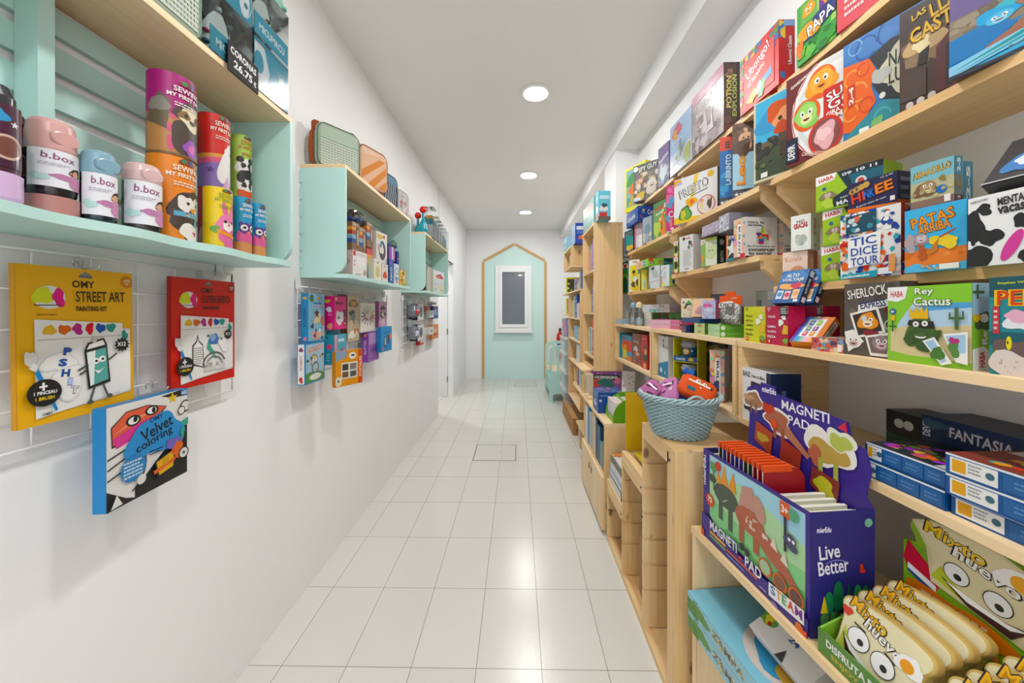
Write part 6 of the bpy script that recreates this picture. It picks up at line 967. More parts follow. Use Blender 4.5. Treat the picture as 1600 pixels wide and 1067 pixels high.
# ================================================================== LEFT WALL: mint shelf units
MI = 'b6d9d3'
def unit(label, y0, y1, slats=True):
    zt_, zb = 2.092, 1.577; xw, xf = XL + .001, -.836
    t = thing('wall_shelf_unit', label, 'shelf', (-.95, (y0 + y1) / 2, zb - .02), grp='mint shelf units')
    o = wbox('top_board', xw, y0, zt_, xf, y1, zt_ + .018, 'plyY', parent=t, bev=.002)
    for y in (y0, y1 - .018):
        b = MB(); r = .06; pts = [(xw, zb), (xf - r, zb)] + [(xf - r + r * math.sin(R(90 * k / 8)), zb + r - r * math.cos(R(90 * k / 8))) for k in range(1, 9)] + [(xf, zt_), (xw, zt_)]
        b.slab([(x + .95, z - zb + .02) for x, z in pts], y - (y0 + y1) / 2, y + .018 - (y0 + y1) / 2, MI); b.build('side_panel', 'paint', t)
    n = 48; front = [(xf + .006 + .009 * math.sin(2 * math.pi * 4.5 * k / n), y0 + .02 + (y1 - y0 - .04) * k / n) for k in range(n + 1)]
    P = [(xw, y0)] + [(xf - .05, y0), (xf - .03, y0 + .012)] + front + [(xf - .03, y1 - .012), (xf - .05, y1), (xw, y1)]
    b = MB(); vs = [(x + .95, y - (y0 + y1) / 2, z) for z in (0, .02) for x, y in P]; m = len(P)
    b.mesh(vs, [tuple(range(m, 2 * m)), tuple(range(m))[::-1]] + [(i, (i + 1) % m, m + (i + 1) % m, m + i) for i in range(m)], MI); b.build('bottom_board', 'paint', t)
    if slats:
        for k in range(6):
            z = zb + .028 + k * .083; wbox('back_slat', xw, y0 - (.006 if k else .006), z, xw + .014, y1 - .02, z + .058, 'paint', MI, parent=t, bev=.002)
    return t
uA = unit('mint shelf unit nearest the camera, holding bottles and sewing tubes', .22, 1.341)
b = MB(); b.box(0, 0, 0, .05, .028, .512, MI); b.build('upright_batten', 'paint', uA, Vector((XL + .016, .735, 1.578)) - uA.location)
unit('mint shelf unit in the middle, under the lunch bags', 1.749, 2.84); unit('mint shelf unit farthest along the left wall', 3.28, 4.39)
# ------------------------------------------------------------------ wire grids
def grid(label, y0, y1, z0, z1, xg=-1.035):
    t = thing('wire_grid', label, 'wire grid', (xg, (y0 + y1) / 2, z0), grp='white wire grids'); h = (y1 - y0) / 2; H = z1 - z0
    b = MB(); b.tube([(0, -h, 0), (0, h, 0), (0, h, H), (0, -h, H)], .0034, 'fcfcfc', 6, True); b.build('frame', 'plastic', t)
    b = MB(); n = int((y1 - y0) / .105)
    for k in range(1, n): y = -h + 2 * h * k / n; b.tube([(-.003, y, 0), (-.003, y, H)], .0022, 'fcfcfc', 5)
    n = int(H / .07)
    for k in range(1, n): z = H * k / n; b.tube([(0, -h, z), (0, h, z)], .0024, 'fcfcfc', 5)
    o = b.build('wire_mesh', 'plastic', t); o['kind'] = 'stuff'
    for y in (-h + .03, h - .03):
        b = MB(); b.box(-.0215, y - .018, H - .012, .004, y - .014, H + .03, 'e4e4e2'); b.box(-.0215, y - .018, H - .012, -.019, y + .02, H + .03, 'ecece8')
        b.build('mount', 'plastic', t)
        b = MB(); b.lathe([(.004, 0), (.004, .002), (0, .003)], '8a8a86', 10, cap=False); b.build('screw', 'metal', t, (-.0188, y + .006, H + .012), (0, R(90), 0))
    return t
grid('white wire grid under the nearest mint unit, with colouring kits', .22, 1.30, 1.108, 1.528); grid('white wire grid under the middle mint unit, with craft boxes', 1.693, 2.86, 1.107, 1.512); grid('white wire grid under the farthest mint unit, with small boxes', 3.26, 4.02, 1.09, 1.50)
def hook(y, z, lab, x=-1.028, ln=.05):
    b = MB(); b.tube([(-.008, 0, .012), (.0, 0, .014), (.004, 0, .0), (.012, 0, -.004), (ln, 0, -.002), (ln + .004, 0, .008)], .0016, 'c8c8c8', 6)
    b.tube([(.0, -.008, .002), (.0, -.01, .016), (.002, 0, .024), (.0, .01, .016), (.0, .008, .002)], .0014, 'c8c8c8', 6)
    o = b.build('wire_hook', 'metal', None, (x, y, z)); tag(o, lab, 'hook', 'wire display hooks'); return o
# ------------------------------------------------------------------ colouring kits hanging on the near grid
HANG = 'kit'
def kitart(bg, title, kit):
    return ('r 0 0 1 1 %s;p 8a8a88 .48 .955 .6 .955 .54 .985;r .48 .94 .6 .955 6a6a68;t .42 .87 .2 .05 0 3a2a14 OMY;c .94 .93 .045 %s;t .905 .93 .07 .02 0 f4e8d0 AGE;t .92 .905 .04 .02 0 f4e8d0 7+;'
            'e .24 .8 .125 .075 e8e6e2;b .19 .81 .07 .06 d8e03a 3;b .31 .8 .05 .055 e8308a 5;l .12 .75 .33 .75 .006 333;q 2 1 .14 .68 .34 .7 a8742a;o .43 .77 .5 .085 1 2a2018 %s %s;t .45 .71 .28 .035 0 3a2a14 PAINTING KIT;'
            'p d8d6d0 .3 .06 .96 .1 .96 .58 .3 .6;p f2f1ed .84 .1 .96 .12 .96 .57 .84 .57;p f0efeb .12 .04 .9 .12 .88 .62 .12 .66;l .14 .53 .87 .53 .004 999;'
            'b .23 .59 .045 .035 e8b838 3;b .345 .59 .045 .035 e06a28 4;b .455 .59 .045 .035 b8308a 5;b .56 .59 .04 .035 d8283a 6;b .66 .59 .04 .035 2a5ab0 7;b .76 .59 .04 .035 2a9a8a 8;b .9 .53 .03 .035 2a9a8a 9') % (bg, kit, bg, title)
BRUSH = ';p 2a86c8 .1 .33 .13 .35 .27 .08 .25 .07;p e4e4e2 .06 .36 .1 .34 .13 .37 .09 .4;b .07 .42 .04 .05 d8d6d2 4;c .17 .2 .085 1e1e1e;l .13 .24 .19 .24 .012 f0f0ee;l .16 .265 .16 .215 .012 f0f0ee;t .09 .19 .17 .022 0 f0f0ee 1 PINCEAU;t .1 .155 .14 .022 0 e8c83a 1 BRUSH;s .85 .46 .055 12 1e1e1e;t .8 .45 .09 .03 0 f0f0ee X12'
S1 = kitart('f0b41e', 'STREET ART', 'd8862a') + ';b .3 .38 .13 .07 dcdcd8 3;b .3 .38 .12 .06 f2f1ee 3;b .36 .24 .16 .1 dcdcd8 6;b .36 .24 .15 .09 f2f1ee 6;o .33 .42 .07 .05 -8 2a5ab0 1a3468 P;o .29 .35 .07 .05 -8 2a6ac0 1a3468 S;o .31 .28 .07 .05 -8 2a5ab0 1a3468 H;o .36 .22 .04 .05 -8 b8c8f0 1a3468 I;o .38 .16 .07 .05 -12 e8e8ea 333 T;p 222222 .5 .44 .71 .47 .74 .2 .53 .17;p 5aa8a0 .52 .425 .7 .45 .72 .22 .55 .19;p e8f0ee .52 .425 .6 .435 .58 .2 .55 .19;p 222222 .5 .44 .53 .49 .68 .52 .71 .47;p f0efeb .52 .445 .545 .48 .67 .505 .69 .47;r .57 .49 .61 .53 c8c8c4;c .6 .36 .022 f4f4f2;c .66 .37 .022 f4f4f2;c .605 .36 .009 222;c .665 .37 .009 222;p f4f4f2 .58 .3 .62 .27 .68 .31 .63 .29;l .53 .34 .44 .31 .012 444;l .53 .31 .45 .28 .012 444;l .72 .36 .8 .4 .012 444;l .58 .18 .54 .09 .014 555;l .66 .19 .7 .11 .014 555;e .54 .08 .03 .014 555;e .72 .1 .03 .014 555;t .15 .055 .08 .02 0 333 OMY' + BRUSH
k = card('L', 'painting_kit', 'yellow street painting kit hanging on the near wire grid', HANG, 27, -1.0, 1.158, 209, .336, .012, 'e8a818', {'F': S1, 'L': 'r 0 0 1 1 d8981a'}); k.rotation_euler.x = R(-1)
S2_ = kitart('d42a20', 'SUPER HERO', 'a81e1a') + ';p 333333 .28 .2 .28 .38 .34 .42 .36 .48 .38 .42 .44 .38 .46 .16;p f0efeb .295 .21 .295 .37 .35 .41 .36 .45 .37 .41 .43 .37 .445 .17;q 7 8 .3 .2 .44 .36 888;b .62 .42 .08 .06 4a78b8 3;b .6 .44 .04 .04 8ab0d8 4;p 4aa88a .5 .34 .66 .22 .62 .3 .52 .4;b .78 .38 .09 .09 dcdcd8 5;b .78 .38 .08 .08 f2f1ee 5;a .62 .16 .14 .014 20 170 555;a .62 .16 .1 .014 20 170 777;S .52 .46 .02 555;S .74 .42 .02 555;r .46 .12 .8 .2 d8d8d4;x 6 10 .46 .12 .8 .2 .03 f0efec,aaa9a4' + BRUSH
k = card('L', 'painting_kit', 'red superhero painting kit hanging on the near wire grid', HANG, 267, -1.0, 1.163, 366, .334, .012, 'c8241c', {'F': S2_, 'L': 'r 0 0 1 1 a81c16'})
V = ('r 0 0 1 1 eceae6;p 1c1c1e .3 0 1 0 1 .62 .84 .6 .7 .4 .3 .1;p 1c1c1e 0 0 .35 0 .2 .06 0 .2;p 1c1c1e .62 .98 .9 1 1 1 1 .92 .8 .93;S .78 .93 .07 e8c03a;e 1 .97 .1 .05 3a8ac8;t .91 .94 .08 .04 0 f0f0f0 AGE;p 222222 .04 .8 .2 .92 .45 .93 .7 .86 .5 .7 .05 .6;p e86a50 .05 .79 .2 .91 .45 .92 .68 .86 .5 .72 .06 .62;p e0489a .05 .68 .3 .76 .6 .8 .4 .66 .1 .58;p f0a07a .06 .72 .3 .84 .6 .86 .3 .8;'
     'e .28 .81 .085 .055 222222;e .28 .81 .06 .038 f4f4f2;e .5 .86 .085 .05 222222;e .5 .86 .06 .035 f4f4f2;e .3 .82 .025 .03 222;e .52 .86 .025 .03 222;'
     'l 0 .5 .4 .6 .014 222222;l 0 .4 .3 .5 .014 222222;l 0 .3 .3 .38 .014 222222;a .1 .35 .3 .016 300 420 222222;c .96 .8 .07 222222;c .96 .8 .055 eceae6;c .9 .76 .05 222222;c .9 .76 .04 eceae6;'
     'p 3aa88a .8 .6 1 .66 1 .58 .82 .54;b .56 .58 .32 .24 3a96d8 3;t .46 .74 .18 .05 6 1c3c68 OMY;o .34 .58 .44 .15 14 14141a 3a96d8 Velvet;o .28 .47 .5 .13 12 14141a 3a96d8 coloring;q 3 2 .46 .38 .64 .44 1c3c68;'
     'c .27 .33 .13 3a8ac8;s .27 .33 .145 12 3a8ac8;q 4 5 .16 .24 .38 .42 d8e8f4;c .36 .18 .05 e8e6e2;'
     'p 222222 .52 .3 .8 .36 .8 .14 .56 .1;p e8b428 .54 .28 .78 .34 .77 .16 .58 .13;p e8703a .5 .2 .8 .26 .8 .22 .52 .16;r .62 .22 .7 .3 d8a020;b .78 .42 .1 .07 7a6ac0 4;b .84 .32 .09 .09 e8703a 5;c .92 .26 .07 222222;c .92 .26 .055 eceae6;S .92 .26 .03 444;b .9 .5 .03 .06 3aa88a 6;p eceae6 .02 .02 .08 .14 .14 .03')
k = card('L', 'colouring_book', 'blue-spined velvet colouring book hanging below the near wire grid', 'book', 166, -.955, .925, 292, .245, .03, '2a86c4', {'F': V, 'L': 'r 0 0 1 1 2a8acc'}, yaw=4)
hook(.835, 1.5, 'wire hook holding the yellow painting kit', x=-1.03); hook(1.16, 1.503, 'wire hook holding the red painting kit', x=-1.03); hook(1.0, 1.178, 'wire hook holding the velvet colouring book', x=-1.03)
# ------------------------------------------------------------------ bottles and tubes in the near unit
ZB = 1.5775
def bbottle(lab, px, X, r, h, lidc, bodyc, skirt, lidh, wrap, mat='smoke'):
    Y = yat(px, X); a0 = math.degrees(math.atan2(-Y, -X)); t = thing('drinking_bottle', lab, 'bottle', (X, Y, ZB), grp='toddler bottles in the near unit')
    z0 = 0
    if skirt:
        b = MB(); b.lathe([(0, 0), (r * 1.08, 0), (r * 1.12, .006), (r * 1.12, h * .2), (r * 1.06, h * .2), (r, h * .19)], skirt, 40, cap=False); b.build('silicone_base', 'plastic', t); z0 = h * .19
    hl = h - lidh
    b = MB(); b.lathe([(0, z0 + .001), (r * .9, z0 + .001), (r, z0 + .01), (r, hl), (r * .96, hl)], bodyc, 40, cap=False); b.build('clear_body', mat, t)
    b = MB(); b.lathe([(0, z0 + .004), (r * .86, z0 + .004), (r * .9, hl * .6), (0, hl * .62)], bodyc, 30, cap=False); b.build('inner_cup', 'plastic', t)
    b = MB(); f = cylface(b, r * 1.004, hl - z0 - h * .1, z0 + h * .1, a0 + 44, 200, st=26)
    f.draw('r 0 0 1 1 e6e6ec;o .16 .72 .42 .2 -3 8a5070 e6e6ec b.box;' + wrap); b.build('label', 'matte', t)
    b = MB(); b.lathe([(r * .99, hl), (r * 1.01, hl + .004), (r * 1.0, hl + lidh * .55), (r * .93, hl + lidh * .84), (r * .8, h * .985), (r * .5, h), (0, h)], lidc, 40, cap=False); b.build('lid', 'plastic', t)
    b = MB(); ca, sa = math.cos(R(a0 + 35)), math.sin(R(a0 + 35))
    bb = MB(); bb.slab([(.021 * math.cos(R(k * 18)), .012 * math.sin(R(k * 18)) - (.006 if k > 10 else 0)) for k in range(20)], -.006, .004, lidc, .003)
    bb.build('flip_tab', 'plastic', t, (ca * (r - .006), sa * (r - .006), hl + lidh * .45), (0, 0, R(a0 + 35 + 90)))
    return t
KID = 'b .62 .5 .12 .14 3a2a26 3;c .58 .46 .09 d8a484;c .5 .46 .03 d8a484;b .64 .2 .16 .22 c88ab0 4;b .4 .3 .14 .07 b87aa4 5;b .86 .3 .08 .14 c8a8d0 6;b .15 .25 .1 .1 b8dcd8 7;q 3 2 .14 .56 .5 .66 b8b8c0'
bbottle('large dusty pink bottle standing on a pink silicone base', 80, -.9, .0325, .186, 'cfa09c', '6a6a70', 'b8827c', .062, KID)
bbottle('blue-lidded bottle beside the large pink one', 154, -.87, .026, .15, '7fa4b4', '4a6a74', None, .05, KID, 'bluet')
bbottle('pale pink spouted bottle beside the orange penguin tube', 222, -.87, .033, .158, 'd0b0b0', '9a8a90', None, .045, KID)
def flask(lab, px, X, h, c):
    Y = yat(px, X); t = thing('drinking_bottle', lab, 'bottle', (X, Y, ZB), grp='dark bottles at the near edge'); r = .03
    b = MB(); b.lathe([(0, 0), (r, 0), (r * 1.1, .01), (r * 1.1, .05), (r, .052)], 'd0b0d4', 32, cap=False); b.build('silicone_base', 'plastic', t)
    b = MB(); b.lathe([(r, .052), (r, h * .68), (r * .8, h * .76)], '4a2238', 32, cap=False); f = cylface(b, r, h * .5, .06, -35, 160); f.draw('r 0 0 1 1 4a2038;c .3 .3 .22 c8a898;c .3 .3 .18 8a5a4a;c .7 .32 .2 d8b8a8;c .7 .32 .16 7a4a40;b .5 .8 .2 .12 3a9ad0 3;S .8 .7 .06 e8e4f0'); b.build('body', 'gloss', t)
    b = MB(); b.lathe([(r * .8, h * .76), (r * .84, h * .78), (r * .84, h * .86), (r * .6, h * .95), (0, h)], '2c3438', 28, cap=False); b.build('cap', 'gloss', t)
flask('dark purple bottle with lilac base at the picture edge, the front one', -14, -.88, .21, '4a2238'); flask('dark purple bottle with lilac base just behind its twin', 13, -.955, .2, '4a2238')
def tube_(lab, px, X, z, r, h, col, art, over='', lid='e8e4dc'):
    Y = yat(px, X); a0 = math.degrees(math.atan2(-Y, -X)); t = thing('craft_tube', lab, 'craft tube', (X, Y, z), grp='sewing craft tubes')
    b = MB(); b.lathe([(0, 0), (r, 0), (r, h)], col, 48, cap=False); cylface(b, r, h, 0, a0 + 30, 200, st=40).draw(art); b.build('tube', 'card', t)
    b = MB(); b.lathe([(r * 1.0, h), (r * 1.0, h + .003), (r * .95, h + .004), (0, h + .002)], col, 48, cap=False); b.build('lid', 'card', t)
    return t
def SEW(c, w='f4ece4', z=.86): return 'b .56 %.2f .1 .05 8a3a2a 3;b .5 %.2f .03 .03 3a8a5a 4;b .6 %.2f .03 .03 2a5a9c 5;o .36 %.2f .4 .075 0 %s %s SEWING;t .3 %.2f .52 .05 0 %s MY FIRST DOLL;q 4 2 .38 %.2f .74 %.2f %s' % (z + .06, z + .06, z + .06, z - .07, w, c, z - .14, w, z - .25, z - .19, w)
tube_('magenta sloth sewing tube, topmost of its stack against the pine board', 268, -.9, ZB + .212, .0475, .205, 'a81e78', 'r 0 0 1 1 ac2079;r 0 0 1 .5 c08850;p 6a5a44 0 .4 .2 .75 .34 .66 .3 .3;b .2 .6 .12 .1 8a8478 3;x 4 8 .3 .05 .5 .5 .07 e06a90,d85a80;b .62 .22 .26 .26 4a3c30 4;b .62 .52 .24 .17 4a3c30 5;b .62 .52 .2 .13 e8dcb8 6;b .5 .53 .07 .06 8a6a44 3;b .73 .53 .07 .06 8a6a44 3;c .52 .53 .02 222;c .71 .53 .02 222;b .62 .47 .05 .03 3a2c24 4;b .6 .12 .12 .11 9a5ab8 5;b .6 .13 .06 .05 e070b0 6;r 0 0 1 .03 7a5a34;' + SEW('ac2079'))
tube_('orange penguin sewing tube carrying the magenta one', 267, -.9, ZB, .0475, .21, 'f08a1c', 'r 0 0 1 1 f28c1e;b .64 .42 .28 .22 4a3a30 3;b .64 .2 .28 .24 4a3a30 5;b .54 .45 .11 .11 f0ece4 4;b .74 .45 .11 .11 f0ece4 6;c .56 .46 .02 222;c .73 .46 .02 222;p f09a24 .58 .4 .72 .42 .64 .34;r .38 .29 .9 .35 6ab0d0;p 6ab0d0 .7 .3 .8 .32 .72 .12 .62 .12;b .66 .1 .2 .12 f0ece4 7;p d84a8a .62 .12 .72 .12 .68 .06;x 5 7 .38 .29 .9 .35 .02 e8d84a,d84a8a;' + SEW('f28c1e', 'f8f0e0', .9))
tube_('red unicorn sewing tube, upper of its pair', 334, -.935, ZB + .19, .0385, .22, 'd8281e', 'r 0 0 1 1 dc2c22;r 0 0 1 .42 8a70b8;p e8a04a 0 .44 1 .52 1 .46 0 .36;p e0608a 0 .38 1 .48 1 .42 0 .3;b .7 .3 .24 .3 f0ece8 3;b .72 .52 .16 .12 f4f0ec 5;p f0d0d8 .7 .6 .76 .72 .8 .6;c .74 .52 .02 333;S .3 .24 .05 5a3a8a;p d8a8d0 .5 .02 .62 .2 .7 .02;' + SEW('dc2c22', 'f8e8d8', .92))
tube_('red sewing tube hidden under the unicorn one', 334, -.935, ZB, .038, .188, 'c02820', 'r 0 0 1 1 c42c24;b .4 .3 .3 .24 e0a4a8 3')
tube_('yellow rabbit sewing tube in front of the red ones', 340, -.862, ZB, .0335, .165, 'f0d01c', 'r 0 0 1 1 f2d420;r 0 0 1 .4 e8c820;e .5 .62 .06 .16 e878a8 10;e .68 .64 .06 .16 e878a8 -14;b .58 .42 .22 .18 ec84b0 3;b .58 .16 .2 .2 e070a4 5;b .58 .36 .12 .09 f4ece4 4;c .5 .44 .025 222;c .66 .44 .025 222;c .58 .39 .02 c83a6a;b .3 .3 .1 .05 6aa84a 6;p f09a3a .34 .3 .8 .2 .78 .14 .34 .24;' + SEW('f2d420', '8aa83a', .92))
tube_('lime green panda sewing tube, upper of its pair', 376, -.955, ZB + .2, .03, .215, 'a8cc50', 'r 0 0 1 1 aed058;b .5 .52 .26 .13 f0efe8 3;c .34 .62 .05 222;c .66 .62 .05 222;b .42 .53 .06 .05 222 4;b .6 .53 .06 .05 222 5;b .5 .36 .26 .1 222222 6;b .52 .22 .26 .13 f0efe8 4;c .36 .3 .05 222;c .68 .3 .05 222;b .44 .22 .06 .05 222 3;b .62 .22 .06 .05 222 6;b .54 .08 .26 .07 e0602c 4;' + SEW('aed058', 'c87a3a', .93))
tube_('lime green sewing tube hidden under the panda one', 376, -.955, ZB, .03, .198, '9ac048', 'r 0 0 1 1 9ac048')
for i, (px, r) in enumerate(((378, .025), (402, .023))):
    tube_(('blue owl sewing tube, nearer of two', 'blue owl sewing tube at the far end of the near unit')[i], px, -.872, ZB, r, .172, '1f9ac8', 'r 0 0 1 1 209ccc;r 0 0 1 .2 d8935a;b .55 .35 .3 .2 e0609a 3;b .42 .46 .15 .12 5a3a8a 4;b .7 .46 .15 .12 5a3a8a 5;c .42 .46 .055 f4ece8;c .7 .46 .055 f4ece8;c .43 .46 .025 222;c .69 .46 .025 222;p f0a03a .5 .4 .62 .4 .56 .33;b .85 .2 .1 .14 d8306a 6;' + SEW('209ccc', 'f0ecf0', .9))
# ------------------------------------------------------------------ on top of the near unit
ZA = 2.1105
def bag(name, lab, px, X, z, w, h, d, yaw, base, art, strap=None, trim=None, mat='fabric', grp=None):
    Y = yat(px, X); t = thing(name, lab, 'bag', (X, Y, z), (0, 0, R(90 + yaw)), grp)
    b = MB(); r = min(w, h) * .2; b.slab(rrect(0, 0, w, h, r, 6), 0, d, base, .018)
    f = Face(b, lambda u, v, e: (.02 + u * (w - .04), -e, .02 + v * (h - .04)), w - .04, h - .04); f.draw(art); b.build('body', mat, t)
    b = MB(); P = [(p[0], .004, p[1]) for p in rrect(.006, .006, w - .006, h - .006, r * .95, 6)]; b.tube(P, .003, trim or base, 6, True); b.build('piping', 'fabric', t)
    b = MB(); b.tube([(p[0], d * .35, p[1]) for p in rrect(.0, .0, w, h, r, 6) if p[1] > h * .35][:], .0016, '55605c', 5); b.box(w * .78, d * .3, h - .003, w * .88, d * .4, h + .007, '4a504c'); b.build('zip', 'metal', t)
    if strap:
        b = MB(); b.tube([(.0, d * .5, h * .82), (-.012, d * .5, h * .7), (-.016, d * .5, h * .4), (-.008, d * .5, h * .12), (.004, d * .5, h * .04)], [.005, .009, .011, .009, .005], strap, 8); b.box(-.004, d * .25, h * .78, .02, d * .75, h * .98, strap); b.build('strap', 'fabric', t)
    return t
GING = 'r 0 0 1 1 b8cab8;' + ';'.join('r %.3f 0 %.3f .66 d4ddd0' % (k / 13, k / 13 + .035) for k in range(13)) + ';' + ';'.join('r 0 %.3f 1 %.3f d4ddd0' % (k / 15, k / 15 + .028) for k in range(10)) + ';l 0 .67 1 .67 .008 8aa48e'
bag('lunch_bag', 'sage green checked lunch bag on the near mint unit', 223, -.845, ZA, .16, .24, .09, 0, 'aebfae', GING, trim='8aa48e', grp='soft lunch bags')
bag('lunch_bag', 'sage green gingham lunch bag with a rust strap, on the middle unit', 495, -.985, ZA, .24, .235, .06, -33, 'a9bba6', GING, 'a8502a', '6a8068', grp='soft lunch bags')
bag('lunch_bag', 'peach lunch bag with diagonal orange stripes on the middle unit', 561, -.89, ZA, .245, .245, .06, -20, 'e8b896', 'r 0 0 1 1 ecbf9e;p e09048 0 .1 0 .34 .7 .85 .95 .85;p e09048 .0 -.2 .3 -.2 1 .5 1 .72;p e09048 .5 -.1 .9 -.1 1 .1 1 .3;p f0cdb0 0 .8 1 1 0 1', trim='9a5a4a', grp='soft lunch bags')
bag('lunch_bag', 'navy lunch bag with white wavy lines on the middle unit', 598, -.9, ZA, .21, .235, .06, -10, '5a7a8c', 'r 0 0 1 .75 1c2c48;' + ';'.join('p d8dce0 %.2f 0 %.2f .4 %.2f .75 %.2f .75 %.2f .4 %.2f 0' % (x, x + .08, x, x + .04, x + .12, x + .04) for x in (.05, .2, .35, .5, .65, .8)) + ';r 0 .76 1 1 6a8a9c', trim='2c4458', grp='soft lunch bags')
bag('toiletry_bag', 'grey patterned bag with pink and black prints on the middle unit', 621, -.885, ZA, .2, .2, .07, -8, 'b8b4b4', 'r 0 0 1 1 c4bebe;x 5 26 0 0 1 1 .1 e0d0d0,6a6668,c87a7a,e8e4e4,8a8688')
# clear crown boxes
def crownbox(lab, px0, w, z, h, kind):
    X = -.832; Y = yat(px0, X); t = thing('crown_box', lab, 'box', (X, Y, z), (0, 0, R(90)), 'clear crown boxes'); d = .17
    b = MB(); b.box(0, 0, 0, w, d, h, 'fff'); b.build('clear_cover', 'clear', t)
    b = MB(); e = .0012
    b.box(e, .002, e, w - e, .0035, h * (.36 if kind == 'band' else .95) if kind != 'band' else h * .4, '2f9ab4')
    f = Face(b, lambda u, v, q: (e + u * (w - 2 * e), .0019 - q, e + v * (h * (.4 if kind == 'band' else .95) - e)), w, h * (.4 if kind == 'band' else .95))
    if kind == 'band': f.draw('r 0 0 1 1 38a4be;t .12 .3 .76 .36 0 e8f4f8 MICUMACU')
    else: f.draw('r 0 0 1 1 38a4be;p dfe8ea .0 .05 .3 .0 .42 .5 .25 .95 0 .95;e .12 .55 .13 .22 3aa4c0;a .3 .4 .5 .02 320 400 d8ecf0;a .38 .4 .5 .02 320 400 d8ecf0;a .46 .4 .5 .02 320 400 d8ecf0;e .8 .35 .14 .3 e4ecee;c .84 .28 .05 3a8aa0;r 0 .92 1 1 2f94ae')
    b.box(e, .002, e, w - e, d - .002, .004, '2f9ab4'); b.build('printed_sleeve', 'card', t)
    b = MB(); b.box(.003, d - .006, .005, w - .003, d - .004, h - .003, '2c343c'); b.build('back_card', 'card', t)
    b = MB(); cx, cy = w / 2, d / 2; n = 30; vs = []
    r_ = min(w, d) * .36
    for j in range(2):
        for k in range(n): a = 2 * math.pi * k / n; vs.append((cx + r_ * math.cos(a) * (1 + .08 * j), cy + r_ * math.sin(a) * (1 + .08 * j), .01 + j * (h * .5 + h * .3 * abs(math.sin(2.5 * a)))))
    b.mesh(vs, [(k, (k + 1) % n, n + (k + 1) % n, n + k) for k in range(n)], 'c8d4d0', True)
    rn = random.Random(int(px0))
    for k in range(10): a = R(rn.uniform(190, 350)); rr = r_ * 1.05; b.lathe([(0, -.006), (.009, -.003), (.009, .003), (0, .006)], rn.choice(['e8b848', 'c8447a', '4a8a8a', 'e87a5a', '3a4a50']), 8, (cx + rr * math.cos(a), cy + rr * math.sin(a), h * rn.uniform(.2, .6)), cap=False)
    for k in range(5): a = math.pi / 5 + 2 * math.pi * k / 5; rr = r_ * 1.08; b.lathe([(0, -.009), (.008, -.005), (.008, .005), (0, .009)], 'a8ccc8', 10, (cx + rr * math.cos(a), cy + rr * math.sin(a), .015 + h * .8), cap=False)
    b.build('fabric_crown', 'fabric', t)
crownbox('clear crown box with a white-lettered band, behind the black price card', 329, .155, ZA, .172, 'band'); crownbox('clear crown box with striped sleeve at the far end of the near unit', 398, .17, ZA, .172, 'art')
crownbox('clear crown box with striped sleeve, upper row', 329, .155, ZA + .173, .18, 'art'); crownbox('clear crown box with a white-lettered band, upper row at the far end', 398, .17, ZA + .173, .18, 'band')
card('L', 'price_card', 'black chalk price card for the crowns on the shelf edge', 'price card', 357, -.822, 2.086, 403.5, .085, .003, '1c1c1e', {'F': 'r 0 0 1 1 1e1e20;t .06 .62 .86 .24 -2 e4e4e2 CORONAS;t .16 .2 .62 .28 -2 e4e4e2 26.75;t .82 .16 .1 .2 0 e4e4e2 €'}, yaw=2, mat='matte')
t = thing('fabric_hat', 'pale green fabric crown resting on the upper crown boxes', 'hat', (-.91, 1.26, ZA + .354)); b = MB(); b.lathe([(.07, 0), (.075, .03), (.07, .07), (.05, .09), (0, .095)], '8fc4b4', 28, cap=False); b.build('cap', 'fabric', t)
for k in range(4): a = R(-90 + 60 * k); b = MB(); b.lathe([(0, 0), (.012, .008), (.012, .016), (0, .024)], 'c8447a' if k % 2 else '7ab8a8', 10, cap=False); b.build('pompom', 'fabric', t, (.074 * math.cos(a), .074 * math.sin(a), .01))
# ------------------------------------------------------------------ inside the middle unit
def lc(name, lab, cat, px, X, z, pr, h, d, base, F_, L_=None, yaw=-6, grp=None, mat='card'):
    a = {'F': F_, 'L': L_ or 'r 0 0 1 1 ' + base}; return card('L', name, lab, cat, px, X, z, pr, h, d, base, a, yaw, 0, grp, mat)
TB = 'toy box'
lc('toy_box', 'white toy box with rounded window at the near end of the middle unit', TB, 551, -.868, ZB, 573, .14, .1, 'e4e2e2', 'r 0 0 1 1 eeecec;b .55 .6 .32 .26 dcdad8 4;b .55 .6 .3 .24 f4f3f2 4;r .02 .8 .2 .98 d84a44;c .1 .6 .03 c83a3a;c .1 .45 .03 c83a3a;b .85 .2 .1 .14 c8a080 3;t .2 .08 .4 .06 0 888 babycar;r .25 .86 .98 .94 dcd8d6', 'r 0 0 1 1 d8b8b4;b .5 .6 .3 .2 c89a90 3')
RB = 'r 0 .8 1 1 d85a5a;r 0 .64 1 .8 e89a5a;r 0 .48 1 .64 ecd86a;r 0 .32 1 .48 8ac49a;r 0 .16 1 .32 5aa4c0;r 0 0 1 .16 3a7ab0'
lc('toy_box', 'rainbow striped toy box behind the white window box', TB, 573, -.905, ZB, .07, .2, .075, 'd88a5a', RB, RB)
BRN = 'r 0 0 1 1 8a6448;r 0 .72 .5 .84 e8a03a;r 0 .58 .5 .72 b8442a;r 0 .44 .5 .58 8ab4d0;r 0 .3 .5 .44 2a5a9c;r 0 .86 .5 1 a88a6c;e .72 .5 .2 .34 5a4430;e .74 .5 .14 .28 b8a89a;t .2 .9 .6 .05 0 e8e0d8 rattle'
